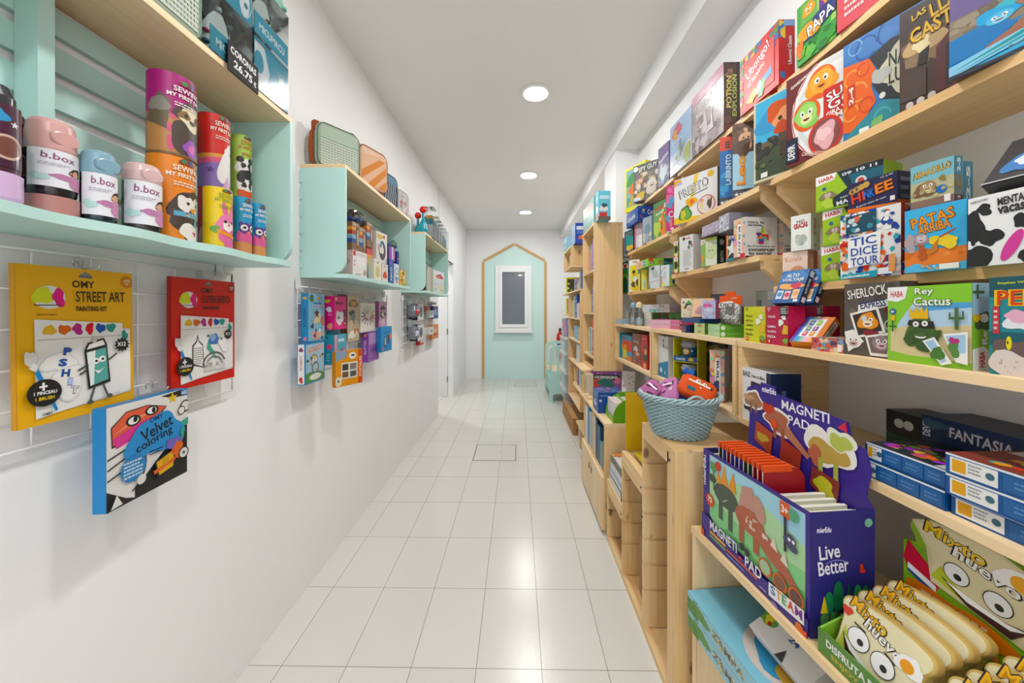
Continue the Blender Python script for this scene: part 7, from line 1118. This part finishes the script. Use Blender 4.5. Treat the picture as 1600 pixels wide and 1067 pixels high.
for i, (px, pr) in enumerate(((540.5, 555.5), (556, 569.5), (571, 585))):
    lc('toy_box', ('brown rattle box with colour stripes, nearest on the upper row', 'brown rattle box with colour stripes, second on the upper row', 'brown rattle box on the rainbow box, third on the upper row')[i], TB, (550, 561, 573)[i], (-.9, -.9, -.9)[i], ZB + (.142, .142, .202)[i], (.075, .075, .075)[i], (.165, .155, .15)[i], .075, '7a5840', BRN, 'r 0 0 1 1 8a6448;r 0 .72 1 .84 e8a03a;r 0 .58 1 .72 b8442a;r 0 .44 1 .58 8ab4d0;r 0 .3 1 .44 2a5a9c', grp='brown rattle boxes')
lc('toy_box', 'white toy box with a dark round window in the middle unit', TB, 588, -.9, ZB + .13, 604.5, .2, .08, 'e0dcd8', 'r 0 0 1 1 e8e4e0;e .55 .42 .32 .32 4a4a4c;b .5 .45 .16 .18 e8e4dc 3;b .42 .6 .1 .08 3aa4b0 5;b .3 .85 .24 .1 d8b84a 4;b .7 .88 .12 .06 d86a5a 6;b .2 .5 .1 .1 e0a0a0 7')
lc('toy_box', 'cream pear picture box in the middle unit', TB, 584, -.868, ZB, 596, .135, .06, 'e4dcc8', 'r 0 0 1 1 ece4d4;e .5 .4 .28 .24 d8cc8a;e .5 .56 .16 .14 d8cc8a;a .5 .9 .1 .04 180 360 555', grp='fruit picture boxes')
lc('toy_box', 'cream apple picture box in the middle unit', TB, 597, -.868, ZB, 606, .12, .06, 'e4dcc8', 'r 0 0 1 1 ece2d6;b .5 .4 .3 .22 d8583a 3;l .5 .6 .55 .72 .03 5a3a24;a .5 .92 .1 .04 180 360 555', grp='fruit picture boxes')
lc('toy_box', 'navy blue lettered slim box in the middle unit', TB, 608, -.868, ZB, 614.5, .17, .05, '1f4a8c', 'r 0 0 1 1 2458a0;t .3 .1 .4 .6 90 d8e4f0 ABCD;b .5 .85 .3 .08 8a5ac0 4')
lc('toy_box', 'white and blue rocket box in the middle unit', TB, 616, -.868, ZB, 623, .15, .05, 'd8e4ec', 'r 0 0 1 1 e0eaf0;a .5 .65 .18 .06 0 360 3a9ac8;p e05a5a .3 .1 .5 .5 .7 .1;b .5 .3 .3 .1 5aa0c8 4')
lc('toy_box', 'yellow and black farm box at the far end of the middle unit', TB, 624.5, -.866, ZB, 634, .12, .05, 'e8b838', 'r 0 0 1 1 e8c04a;x 5 24 0 0 1 1 .12 333333,e0783a,f0ece0,7aa84a')
lc('toy_box', 'purple topped cream box, upper row of the middle unit', TB, 608, -.9, ZB + .172, .09, .1, .05, '7a4aa0', 'r 0 0 1 1 8a5ab4;r .5 0 .7 1 e8e4ec;r .8 .2 1 .8 d86ab0')
lc('toy_box', 'tall deep blue box with yellow dots at the far end of the middle unit', TB, 620, -.92, ZB, .035, .27, .03, '1f3f8c', 'r 0 0 1 1 234a9c;x 4 14 0 0 1 .6 .07 e8c83a,d84a3a,e8e4dc;b .5 .8 .2 .06 d84a3a 3')
def toybag(lab, px, X, z, s, cols):
    Y = yat(px, X); t = thing('toy_bag', lab, 'toy bag', (X, Y, z), grp='clear bags of bath toys')
    b = MB(); n = 18; rn = random.Random(int(px)); vs = []
    for j in range(7):
        v = j / 6; k = math.sin(math.pi * (.12 + .82 * v)) ** .7
        for i in range(n): a = 2 * math.pi * i / n; rr = k * rn.uniform(.86, 1.08); vs.append((s * .5 * rr * math.cos(a), s * .95 * rr * math.sin(a), s * .95 * v))
    for j in range(6): b.mesh_idx(vs, [(j * n + i, j * n + (i + 1) % n, (j + 1) * n + (i + 1) % n, (j + 1) * n + i) for i in range(n)], 'fff', False)
    b.build('clear_bag', 'clear', t)
    for k in range(4):
        b = MB(); r = s * .24; b.lathe([(0, 0), (r * .8, r * .2), (r, r * .7), (r * .6, r * 1.3), (0, r * 1.5)], cols[k % len(cols)], 14, cap=False); b.build('toy', 'plastic', t, ((k % 2 - .5) * s * .3, (k - 1.5) * s * .38, s * .08))
toybag('clear bag of blue and red bath toys on the brown rattle boxes', 556, -.93, ZB + .312, .09, ['2a4a9c', '3a6ab8', 'c83a3a', '24365c']); toybag('clear bag of blue and green bath toys on the far boxes of the middle unit', 612, -.945, ZB + .285, .07, ['2a6ac0', '8a9a5a', '3a7ac8'])
# ------------------------------------------------------------------ boxes hanging on the middle grid
lc('craft_box', 'light blue sticker craft box, top left on the middle grid', 'craft box', 481.5, -.995, 1.247, 507, .232, .033, '2a8ac4', 'r 0 0 1 1 8ac4e0;c .2 .9 .08 3a7a4a;b .6 .9 .06 .04 e89a3a 3;r .3 .78 .8 .82 3a8ac8;r .35 .72 .9 .75 e89ab4;p e8d8a8 .3 .36 .75 .4 .7 .64 .4 .6;S .5 .58 .12 3a3c44;p 3a3a6a .1 .3 .3 .4 .3 .26;b .5 .12 .3 .1 e0b4a0 4;x 5 16 .2 .02 .95 .28 .05 f0e8e8,d86a7a,e8c84a,3a4a8c;b .85 .42 .12 .1 c88a6c 5', 'r 0 0 1 1 2a8cc8;b .5 .9 .3 .03 e8b04a 3;t .3 .3 .4 .4 90 1c4a78 STICKERS;r .3 .02 .8 .1 d88ab8', yaw=0)
lc('craft_box', 'hot pink craft box with a round window on the middle grid', 'craft box', 522, -.965, 1.295, 541, .178, .055, 'e0187c', 'r 0 0 1 1 e81c84;o .1 .72 .7 .14 4 3a1a34 e81c84 Magic;b .45 .35 .3 .24 f0e4ec 4;c .35 .35 .05 3a3a3c;r .75 .1 .95 .6 3a2a44;r .78 .14 .92 .2 e8a03a;r .78 .3 .92 .36 d8502c;c .15 .92 .05 f4d8e8', 'r 0 0 1 1 e0187c;b .3 .85 .3 .06 e8c03a 4;b .5 .6 .3 .07 e8ecf4 5;b .6 .1 .3 .08 e8a078 6;b .6 .45 .2 .05 f06ab0 7', yaw=0)
card('L', 'mask_card', 'brown striped strip behind the hot pink craft box', 'card', 530, -1.018, 1.22, 548, .27, .006, '8a5a50', {'F': 'r 0 0 1 1 9a7068;r .1 0 .3 1 6a3a34;r .5 0 .7 1 a8867c'})
card('L', 'mask_card', 'beige animal mask card with lion and rabbit on the middle grid', 'card', 543, -.99, 1.212, 561, .275, .004, 'c8b090', {'F': 'r 0 0 1 1 cdb694;b .5 .82 .36 .1 8a6438 3;b .5 .82 .2 .06 d8a860 4;c .42 .83 .012 222;c .58 .83 .012 222;b .4 .6 .28 .07 3a4a54 5;b .45 .5 .2 .1 7a8c9a 6;b .3 .4 .14 .08 e0cca8 7;b .7 .4 .14 .08 e0cca8 8;b .35 .14 .26 .1 f0ece4 3;b .75 .2 .2 .08 b8744c 4;b .75 .17 .1 .05 e8dcc8 5'})
card('L', 'pen_card', 'white card fanned with coloured crayons on the middle grid', 'card', 563, -.99, 1.255, 586, .19, .006, 'e4e0d4', {'F': 'r 0 0 1 1 ece8dc;b .5 .55 .36 .22 e8ded0 3;' + ';'.join('l %.2f %.2f %.2f %.2f .035 %s' % (.5 + .2 * math.cos(a), .56 + .12 * math.sin(a), .5 + .46 * math.cos(a), .56 + .36 * math.sin(a), c) for a, c in zip([k * .46 for k in range(14)], ['c83a34', 'e8843a', 'e8c83a', '8ab83a', '3a8a4a', '3a9ab0', '2a4a9c', '6a3a9c', 'b84a9c', '5a3a24', '222222', 'd86a7a', '7a9ac8', 'a8583a'])) + ';x 3 10 .2 .4 .8 .7 .06 e86a3a,e8b84a,3a7ac0,d84a6a'})
lc('craft_box', 'dusty pink bear craft box at the far end of the middle grid', 'craft box', 592, -.985, 1.27, 604, .19, .03, 'b87098', 'r 0 0 1 1 d0a0c0;b .5 .75 .3 .1 5a3a4c 3;b .5 .5 .34 .14 4a4048 4;b .5 .5 .2 .08 e8dce0 5;b .5 .2 .3 .12 e0b8d0 6;a .5 .2 .12 .02 0 360 f0f0f0', 'r 0 0 1 1 b06a94', yaw=0)
lc('craft_box', 'white-spined blue duck game box at the lower left of the middle grid', 'craft box', 476.5, -.975, 1.053, 507, .19, .036, '2a8ac4', 'r 0 0 1 1 2a8ac8;r .04 .03 .96 .97 a8cce0;p 5a9a4c .04 .03 .96 .03 .96 .2 .5 .3 .04 .26;o .08 .76 .84 .16 8 d8642c f0ece0 PATARECO;c .45 .55 .17 8a98a0;c .45 .55 .12 c8d4d8;c .5 .36 .16 5a8a8c;c .5 .36 .11 b8ccd0;e .5 .14 .3 .08 f0efe8;x 6 16 .06 .3 .94 .7 .05 c83a34,e8c83a,3a6a3a,e8e4d8', 'r 0 0 1 1 2a8ac8;r .08 .02 .92 .98 ecebe8;b .5 .85 .24 .06 8a3a6a 3;t .35 .35 .3 .36 90 d8642c PATARECO;b .5 .12 .24 .07 c83a2c 5', yaw=0)
lc('craft_box', 'teal box with pink ribbon panel in the lower row of the middle grid', 'craft box', 522.5, -.95, 1.113, 541, .155, .052, '2a94ac', 'r 0 0 1 1 5ab4cc;r 0 0 .2 1 e8a0bc;r .3 .75 .8 .85 d8eef4;b .6 .3 .3 .2 2a4a7c 3;b .4 .25 .16 .16 f0ece8 4;b .8 .4 .14 .12 d88ab8 5', 'r 0 0 1 1 2a94ac;q 3 3 .2 .1 .5 .4 8accdc;c .5 .6 .1 d8508a;r .1 .9 .4 .95 1c4c5c', yaw=0)
lc('craft_box', 'small teal box behind the ribbon panel box', 'craft box', 516, -1.0, 1.245, 531, .045, .02, '2a94b0', 'r 0 0 1 1 38a4c0;c .6 .5 .2 1c4c68', yaw=0)
lc('craft_box', 'orange postcard craft box hanging lowest on the middle grid', 'craft box', 524, -.93, 1.0, 566, .185, .025, 'e0902a', 'r 0 0 1 1 e89c34;r .84 0 1 1 d8582c;t .87 .2 .1 .6 90 f0d8c0 POSTALES;p 8aa4b8 0 .7 .4 .82 .4 1 0 1;e .62 .84 .14 .1 f0ece4;c .6 .85 .03 333;c .66 .85 .03 333;r .2 .2 .8 .66 ece4d8;r .24 .44 .46 .62 4a4440;r .52 .44 .76 .62 8a8078;r .24 .24 .46 .4 7a5a4c;r .52 .24 .76 .4 5a6058;e .1 .15 .12 .14 e8dcc0;c .1 .16 .03 333', yaw=-26)
lc('craft_box', 'purple glitter craft box in the lower row of the middle grid', 'craft box', 575.5, -.975, 1.055, 592, .195, .042, '7a3f9c', 'r 0 0 1 1 b078c0;r .1 .6 .9 .96 c8a0d4;r .1 .05 .9 .55 9a58b0;b .5 .4 .24 .08 7a4a9c 3;x 3 12 .1 .05 .9 .9 .05 c8a4d8,8a5aa8', 'r 0 0 1 1 8a48ac;b .5 .9 .24 .04 e89a4a 3;t .3 .25 .4 .5 90 d8b8e4 GLITTER', yaw=0)
lc('craft_box', 'bright blue device-picture box at the far lower corner of the middle grid', 'craft box', 595, -.94, 1.105, 612, .175, .03, '1f84c4', 'r 0 0 1 1 2a96d8;t .3 .74 .5 .07 6 1c3c68 Stickers;r .3 .2 .5 .6 3a4048;r .34 .26 .46 .56 c8d0d4;r .6 .3 .75 .66 4a5058;b .2 .12 .1 .06 e86a4a 3;r .8 .5 1 .7 e88a6a', yaw=-4)
for y, z, l in ((1.78, 1.492, 'wire hook above the light blue craft box'), (1.97, 1.49, 'wire hook above the hot pink craft box'), (2.12, 1.495, 'wire hook above the beige mask card'), (2.4, 1.47, 'wire hook above the crayon card'), (2.6, 1.475, 'wire hook above the dusty pink box')): hook(y, z, l)
# ------------------------------------------------------------------ far unit and far grid
for i, (px, c, lab) in enumerate(((650, 'd8d0c4', 'cream slim book inside the far mint unit'), (655, 'c8b89a', 'tan slim book inside the far mint unit'))):
    lc('picture_book', lab, 'book', 667 + i * 3, -.9 + .01 * i, ZB, .04, .25, .02, c, 'r 0 0 1 1 ' + c, yaw=-50)
lc('toy_box', 'white box with a red machine picture inside the far mint unit', TB, 677, -.868, ZB, 693.5, .24, .05, 'd8e0dc', 'r 0 0 1 1 d4e0dc;r 0 .6 1 1 e8e8ea;b .6 .76 .26 .12 c83a44 3;b .4 .74 .2 .06 d86a6a 4;x 4 14 0 .05 .6 .55 .07 b8c8d8,e8ecec,9ab0bc;r .55 .0 1 .36 ecdcb8;c .68 .16 .04 333;c .84 .16 .04 333')
toybag('clear bag of red toys at the back of the far mint unit', 672, -.96, ZB + .002, .16, ['b8405a', 'c83a4a', '8a3a50'])
def shaker(lab, px, X, col, ball):
    Y = yat(px, X); t = thing('baby_rattle', lab, 'rattle', (X, Y, ZA), grp='red-topped rattles on the far unit')
    b = MB(); b.lathe([(0, 0), (.04, 0), (.045, .04), (.03, .1), (.012, .14), (.012, .2)], col, 20, cap=False); b.build('handle', 'plastic', t)
    b = MB(); b.lathe([(.033 * math.sin(math.pi * k / 10), .225 - .033 * math.cos(math.pi * k / 10)) for k in range(11)], ball, 20, cap=False); b.build('ball', 'plastic', t)
shaker('tall teal rattle with a red ball, front one on the far unit', 661, -.88, '1f94a4', 'd8201c'); shaker('teal rattle with a red ball behind the tall one', 653, -.985, '1f94a4', 'd0281f')
t = thing('clear_case', 'clear case of orange and teal toys on the far mint unit', 'case', (-.87, 3.62, ZA)); b = MB(); b.box(-.05, -.09, 0, .05, .09, .3, 'fff'); b.build('clear_cover', 'clear', t); b = MB(); b.box(-.04, -.07, .002, .04, .07, .13, 'e8ecec'); b.build('tray', 'card', t); b = MB(); b.box(-.035, -.06, .1305, .035, .06, .19, '1f94a4'); b.build('teal_toy', 'plastic', t); b = MB(); b.box(-.03, -.05, .1905, .03, .05, .225, 'e8a83a'); b.build('orange_toy', 'plastic', t)
for i, y in enumerate((3.8, 3.93, 4.06, 4.19, 4.3)):
    t = thing('clear_case', ('clear toothbrush case beside the orange and teal toys', 'second clear case along the far unit', 'third clear case along the far unit', 'fourth clear case along the far unit, with a teal toy', 'last clear case at the end of the far unit')[i], 'case', (-.865, y, ZA), grp='clear cases on the far unit')
    b = MB(); b.box(-.04, -.05, 0, .04, .05, .26 - .012 * i, 'fff'); b.build('clear_cover', 'clear', t); b = MB(); b.box(-.02, -.03, .002, .02, .03, .2 - .02 * i, ('c8d0d4', 'd8dcdc', 'b8c8cc', '1f94a4', 'c0d0d8')[i]); b.build('contents', 'plastic', t)
for i, z in enumerate((1.3, 1.1)):
    lc('mug_box', ('navy and white bottle box, upper on the far grid', 'navy and white bottle box, lower on the far grid')[i], 'box', 652.5, -.945, z, 661.5, .155, .075, '14284c', 'r 0 0 1 1 e4e4e6;e .6 .5 .28 .34 8a8c88;e .6 .5 .2 .28 5a6460;c .3 .85 .06 444', 'r 0 0 1 1 14284c', yaw=0, grp='navy and white boxes on the far grid')
    Y = 3.36; t = thing('goggles_pack', ('silver blister pack of goggles beside the upper navy box', 'silver blister pack of goggles beside the lower navy box')[i], 'blister pack', (-.965, Y, z + .02), (0, 0, 0), 'silver blister packs')
    b = MB(); b.lathe([(.0, 0), (.05, .02), (.062, .07), (.045, .12), (0, .14)], '7a8088', 10, cap=False, sy=.8); b.build('blister', 'gloss', t); b = MB(); b.lathe([(0, 0), (.02, .01), (.025, .04), (0, .07)], 'c84a5a' if i == 0 else 'd0c8dc', 8, (.035, -.02, .03), cap=False); b.build('goggles', 'plastic', t); b = MB(); b.box(-.06, .02, .12, -.02, .05, .19, 'b8c8c8'); b.build('header_card', 'gloss', t)
for (px, pr, z, h, X, base, F_, lab) in ((677, 684.5, 1.295, .15, -.995, '24408c', 'r 0 0 1 1 2c4a9c;b .5 .5 .26 .3 8ab0d8 3;r 0 .92 .5 1 d84a5a', 'royal blue box at the far side of the far grid'), (671, 678, 1.31, .085, -.98, 'e4e2e0', 'r 0 0 1 1 e8e6e4;c .5 .55 .16 333', 'small white box with a dark dot, upper row of the far grid'), (668, 672, 1.39, .05, -1.01, 'e0743a', 'r 0 0 1 1 e4783c', 'tiny orange box, upper row of the far grid'), (671, 677.5, 1.13, .08, -.94, 'e4e2e0', 'r 0 0 1 1 e8e6e4;b .5 .5 .2 .16 555 3', 'small white box with a dark mark, lower row of the far grid'), (675, 685, 1.055, .165, -.985, 'd8742c', 'r 0 0 1 1 e4944c;b .5 .6 .3 .2 e8b884 3;b .5 .3 .3 .14 c85a2c 4;r 0 0 1 .1 d8742c', 'orange box at the bottom of the far grid'), (655, 662, 1.035, .06, -1.0, 'c83034', 'r 0 0 1 1 d0383a;r .3 .3 1 .8 e8c8c4', 'small red box at the bottom of the far grid'), (676, 682, 1.46, .035, -1.0, 'c8ccc4', 'r 0 0 1 1 c8ccc4;r .2 .3 .8 .7 6a7a6a', 'small grey-green packet at the top of the far grid')):
    lc('small_box', lab, 'box', px, X, z, pr, h, .035, base, F_, yaw=0)
for y, z, l in ((3.38, 1.47, 'wire hook above the upper navy box'), (3.75, 1.47, 'wire hook above the royal blue box'), (3.38, 1.27, 'wire hook above the lower navy box')): hook(y, z, l)
# ================================================================== FAR BOOKCASES
def row(y0, y1, x, z, books, grp, d=.16, nm='book', cat='book'):
    y = y0
    for w_, h_, c_, lab in books:
        if y + w_ > y1: break
        b = MB(); b.box(0, 0, 0, w_ - .002, d, h_, c_, {'T': 'e8e4da'}); f = boxface(b, 'F', w_ - .002, d, h_); f.draw('r .2 .7 .8 .74 e8e4da;t .3 .25 .4 .4 90 e8e4da libro;r .2 .08 .8 .12 e8e4da')
        o = b.build(nm, 'card', None, (x, y + w_ - .002, z), (0, 0, R(-90))); tag(o, lab, cat, grp); y += w_ + .001
row(3.075, 3.545, .66, 1.0005, ((.035, .27, 'b81e34', 'crimson book at the near end of the lower shelf of the tall bookcase'), (.035, .31, '2a5f9c', 'blue book on the lower shelf of the tall bookcase'), (.06, .32, 'e0502c', 'tall orange-red book on the lower shelf of the tall bookcase'), (.04, .25, 'd8dcdc', 'white book with blue bands on the lower shelf of the tall bookcase'), (.04, .24, '3a8a94', 'teal book on the lower shelf of the tall bookcase'), (.05, .24, 'c8d0b8', 'pale green book on the lower shelf of the tall bookcase')), 'books on the lower shelf of the tall bookcase')
row(3.075, 3.545, .66, 1.3805, ((.04, .14, '2c2a6a', 'navy book on the middle shelf of the tall bookcase'), (.05, .24, 'd8c8d8', 'white figured book on the middle shelf of the tall bookcase'), (.05, .2, '6a4a8c', 'purple book on the middle shelf of the tall bookcase'), (.03, .16, 'b8c85a', 'lime thin book on the middle shelf of the tall bookcase')), 'books on the middle shelf of the tall bookcase')
row(3.075, 3.545, .66, 1.7455, ((.04, .26, 'c83a5a', 'pink and black book on the upper shelf of the tall bookcase'), (.06, .27, '9a6ab0', 'wide purple book on the upper shelf of the tall bookcase'), (.05, .24, 'a880bc', 'lilac book on the upper shelf of the tall bookcase'), (.04, .23, '8ab0c8', 'pale blue book on the upper shelf of the tall bookcase'), (.07, .19, 'e8782c', 'orange book on the upper shelf of the tall bookcase')), 'books on the upper shelf of the tall bookcase')
card('R', 'toy_carton', 'light blue toy carton with a red label on top of the tall bookcase', 'box', 931, .662, 2.1355, .09, 303.5, .1, '6ac4d8', {'F': 'r 0 0 1 1 6ac8dc;r 0 0 1 .12 6a5a54;q 3 1 .1 .03 .9 .1 ddd;r 0 .12 1 .26 d83a34;b .5 .45 .3 .14 e8d8d0 3;b .5 .55 .2 .08 2a4a6c 4;r .1 .7 .9 .82 b8e4ec', 'R': 'r 0 0 1 1 6ac8dc;r 0 0 1 .12 6a5a54;r .1 .12 .7 .26 d83a34;b .45 .4 .3 .12 e8e4e0 3;b .5 .5 .2 .08 3a4a5a 4;r .1 .72 .9 .84 c8e8f0'}, yaw=0)
card('R', 'picture_book', 'teal animal picture book lying against the light blue carton, on the tall bookcase', 'book', 911.5, .655, 2.1355, 928, .24, .02, '7ab0ac', {'F': 'r 0 0 1 1 7ab4b0;b .6 .7 .3 .2 e0a08c 3;b .4 .3 .3 .14 8ac0b4 4;x 3 12 0 0 1 1 .08 e0a08c,a8ccc4,d86a5a'})
# birch crate
row(4.08, 4.63, .62, 1.8945, ((.05, .16, 'd8503c', 'red and white striped book in the birch crate, nearest'), (.05, .15, 'e8e0d8', 'white book in the birch crate'), (.05, .16, 'd8604a', 'red book in the birch crate, middle of the row'), (.06, .14, 'c8ccc8', 'pale grey book in the birch crate')), 'books in the birch crate')
card('R', 'toy_carton', 'royal blue toy carton on the birch crate', 'box', 893.5, .625, 2.1205, .24, .215, .14, '1f4aa8', {'F': 'r 0 0 1 1 9ab8dc;x 5 14 0 0 1 1 .1 c8d8e8,7aa0d0', 'R': 'r 0 0 1 1 1f4cb0;r .1 .66 .9 .84 e0e4ec;q 3 3 .14 .46 .86 .62 8aa8dc;b .5 .28 .22 .12 e8783a 3;b .6 .34 .1 .08 e8c84a 4'})
card('R', 'toy_carton', 'sky blue puppet carton at the far end of the birch crate', 'box', 881.5, .62, 2.1205, .22, .2, .1, '8ac0dc', {'F': 'r 0 0 1 1 9accdf;x 5 16 0 0 1 .7 .14 b8744a,c8e0ec,8a5a3c'})
# small dark crate on the far bookcase, items on its shelves
row(3.775, 4.585, .67, 1.3105, ((.09, .17, 'dfe4e0', 'white and green carton on the third shelf of the far bookcase, nearest'), (.1, .17, 'e8b078', 'white carton with orange top on the third shelf of the far bookcase'), (.1, .16, 'e4e8e4', 'white carton with a plant picture on the far bookcase'), (.12, .26, '1f5ab0', 'tall blue carton on the third shelf of the far bookcase'), (.05, .25, '8a9aa8', 'grey-blue book on the third shelf of the far bookcase'), (.05, .25, 'b8c4c4', 'pale grey book on the third shelf of the far bookcase'), (.1, .2, 'd8cc8a', 'pale yellow carton at the far end of the third shelf')), 'cartons on the third shelf of the far bookcase', .2, 'toy_carton', 'box')
row(3.775, 4.585, .67, 1.0605, ((.06, .2, 'd8cbb0', 'cream box on the second shelf of the far bookcase'), (.14, .15, 'e8a83a', 'yellow orange carton on the second shelf of the far bookcase'), (.16, .16, '5aa8cc', 'light blue carton on the second shelf of the far bookcase'), (.12, .15, '7ab8d4', 'pale blue carton at the far end of the second shelf')), 'cartons on the second shelf of the far bookcase', .2, 'toy_carton', 'box')
row(3.775, 4.585, .67, .8005, ((.07, .22, 'e4e6e8', 'white binder on the lowest open shelf of the far bookcase, nearest'), (.02, .2, '6a7074', 'grey binder on the lowest open shelf of the far bookcase'), (.08, .22, 'dfe2e4', 'white binder on the lowest open shelf, second'), (.08, .22, 'e6e8ea', 'white binder on the lowest open shelf, third'), (.08, .22, 'dadee0', 'white binder at the far end of the lowest open shelf')), 'binders on the far bookcase', .2, 'binder', 'binder')
row(3.775, 4.585, .67, 1.6205, ((.04, .2, '1f6aa0', 'deep blue book on top of the far bookcase'), (.04, .2, '6a5448', 'brown book on top of the far bookcase'), (.05, .19, 'c8b0a4', 'beige book on top of the far bookcase'), (.1, .1, 'a8b4b8', 'grey toy carton on top of the far bookcase'), (.08, .08, 'e0b08a', 'peach toy carton on top of the far bookcase'), (.1, .09, '5a2438', 'dark plum toy carton on top of the far bookcase'), (.07, .14, 'b0a0c8', 'lilac toy carton at the far end of the far bookcase top')), 'things on top of the far bookcase', .15, 'toy_carton', 'box')
rk = thing('wall_rack', 'pine wall rack with yellow-framed picture books at the far end', 'rack', (.9, 5.0, 1.3))
wbox('shelf_board', .66, 4.66, 1.32, 1.109, 5.3, 1.336, 'plyY', parent=rk); wbox('shelf_board', .66, 4.66, 1.604, 1.109, 5.3, 1.62, 'plyY', parent=rk); wbox('back_board', 1.095, 4.66, 1.2, 1.109, 5.3, 1.85, 'plyY', parent=rk)
for i, (z, lab) in enumerate(((1.3365, 'yellow-framed bee picture book, lower on the wall rack'), (1.6205, 'yellow-framed jungle picture book, upper on the wall rack'))):
    b = MB(); b.box(0, 0, 0, .24, .02, .22, 'd8d03a'); boxface(b, 'F', .24, .02, .22).draw('r 0 0 1 1 e0d83c;r .06 .1 .94 .9 %s;x %d 14 .06 .1 .94 .9 .09 5a6a3a,c88a5a,e8d85a,3a4a30' % (('b09a70', '3a4a34')[i], i + 3))
    o = b.build('picture_book', 'card', None, (.665, 4.9, z), (R(-4), 0, 0)); tag(o, lab, 'book', 'yellow-framed picture books')
card('R', 'doll_box', 'pink and blue doll box on the clear bins', 'box', 878, .64, 1.0405, .16, .24, .1, 'd8a0b8', {'F': 'r 0 0 1 1 b8dce4;b .5 .6 .3 .3 e8a8b8 3;b .4 .85 .2 .1 5a4a3a 4;x 3 12 0 0 1 .5 .1 7ac0b8,e0b0c0,2a4a9c', 'R': 'r 0 0 1 1 d8b0c0'})
card('R', 'toy_carton', 'bright blue toy carton on the clear bins', 'box', 885.5, .66, 1.0405, .2, .25, .12, '1f8ad0', {'F': 'r 0 0 1 1 2a5ab0;x 5 10 0 0 1 1 .12 e8b0c0,8ac0e8', 'R': 'r 0 0 1 1 2a94d8;r .1 .84 .9 .92 1f5aa8;r .1 .66 .9 .8 b8dcf0;b .5 .35 .25 .14 e8ecf0 3;c .5 .35 .06 d84a3a'})
# unseen lamp added to brighten the side room and its doorway
t = thing('ceiling_light', 'added unseen round lamp brightening the side room beyond the door', 'light', (-1.68, 5.35, ZC), grp='round ceiling lights')
b = MB(); b.lathe([(.105, 0), (.112, -.004), (.104, -.012), (.09, -.012)], 'f2f2f0', 40, cap=False); b.build('bezel', 'plastic', t)
b = MB(); b.lathe([(.0005, -.0095), (.098, -.0095)], 'fff', 40, cap=False); b.f = [f[::-1] for f in b.f]; b.build('diffuser', 'lamp', t)
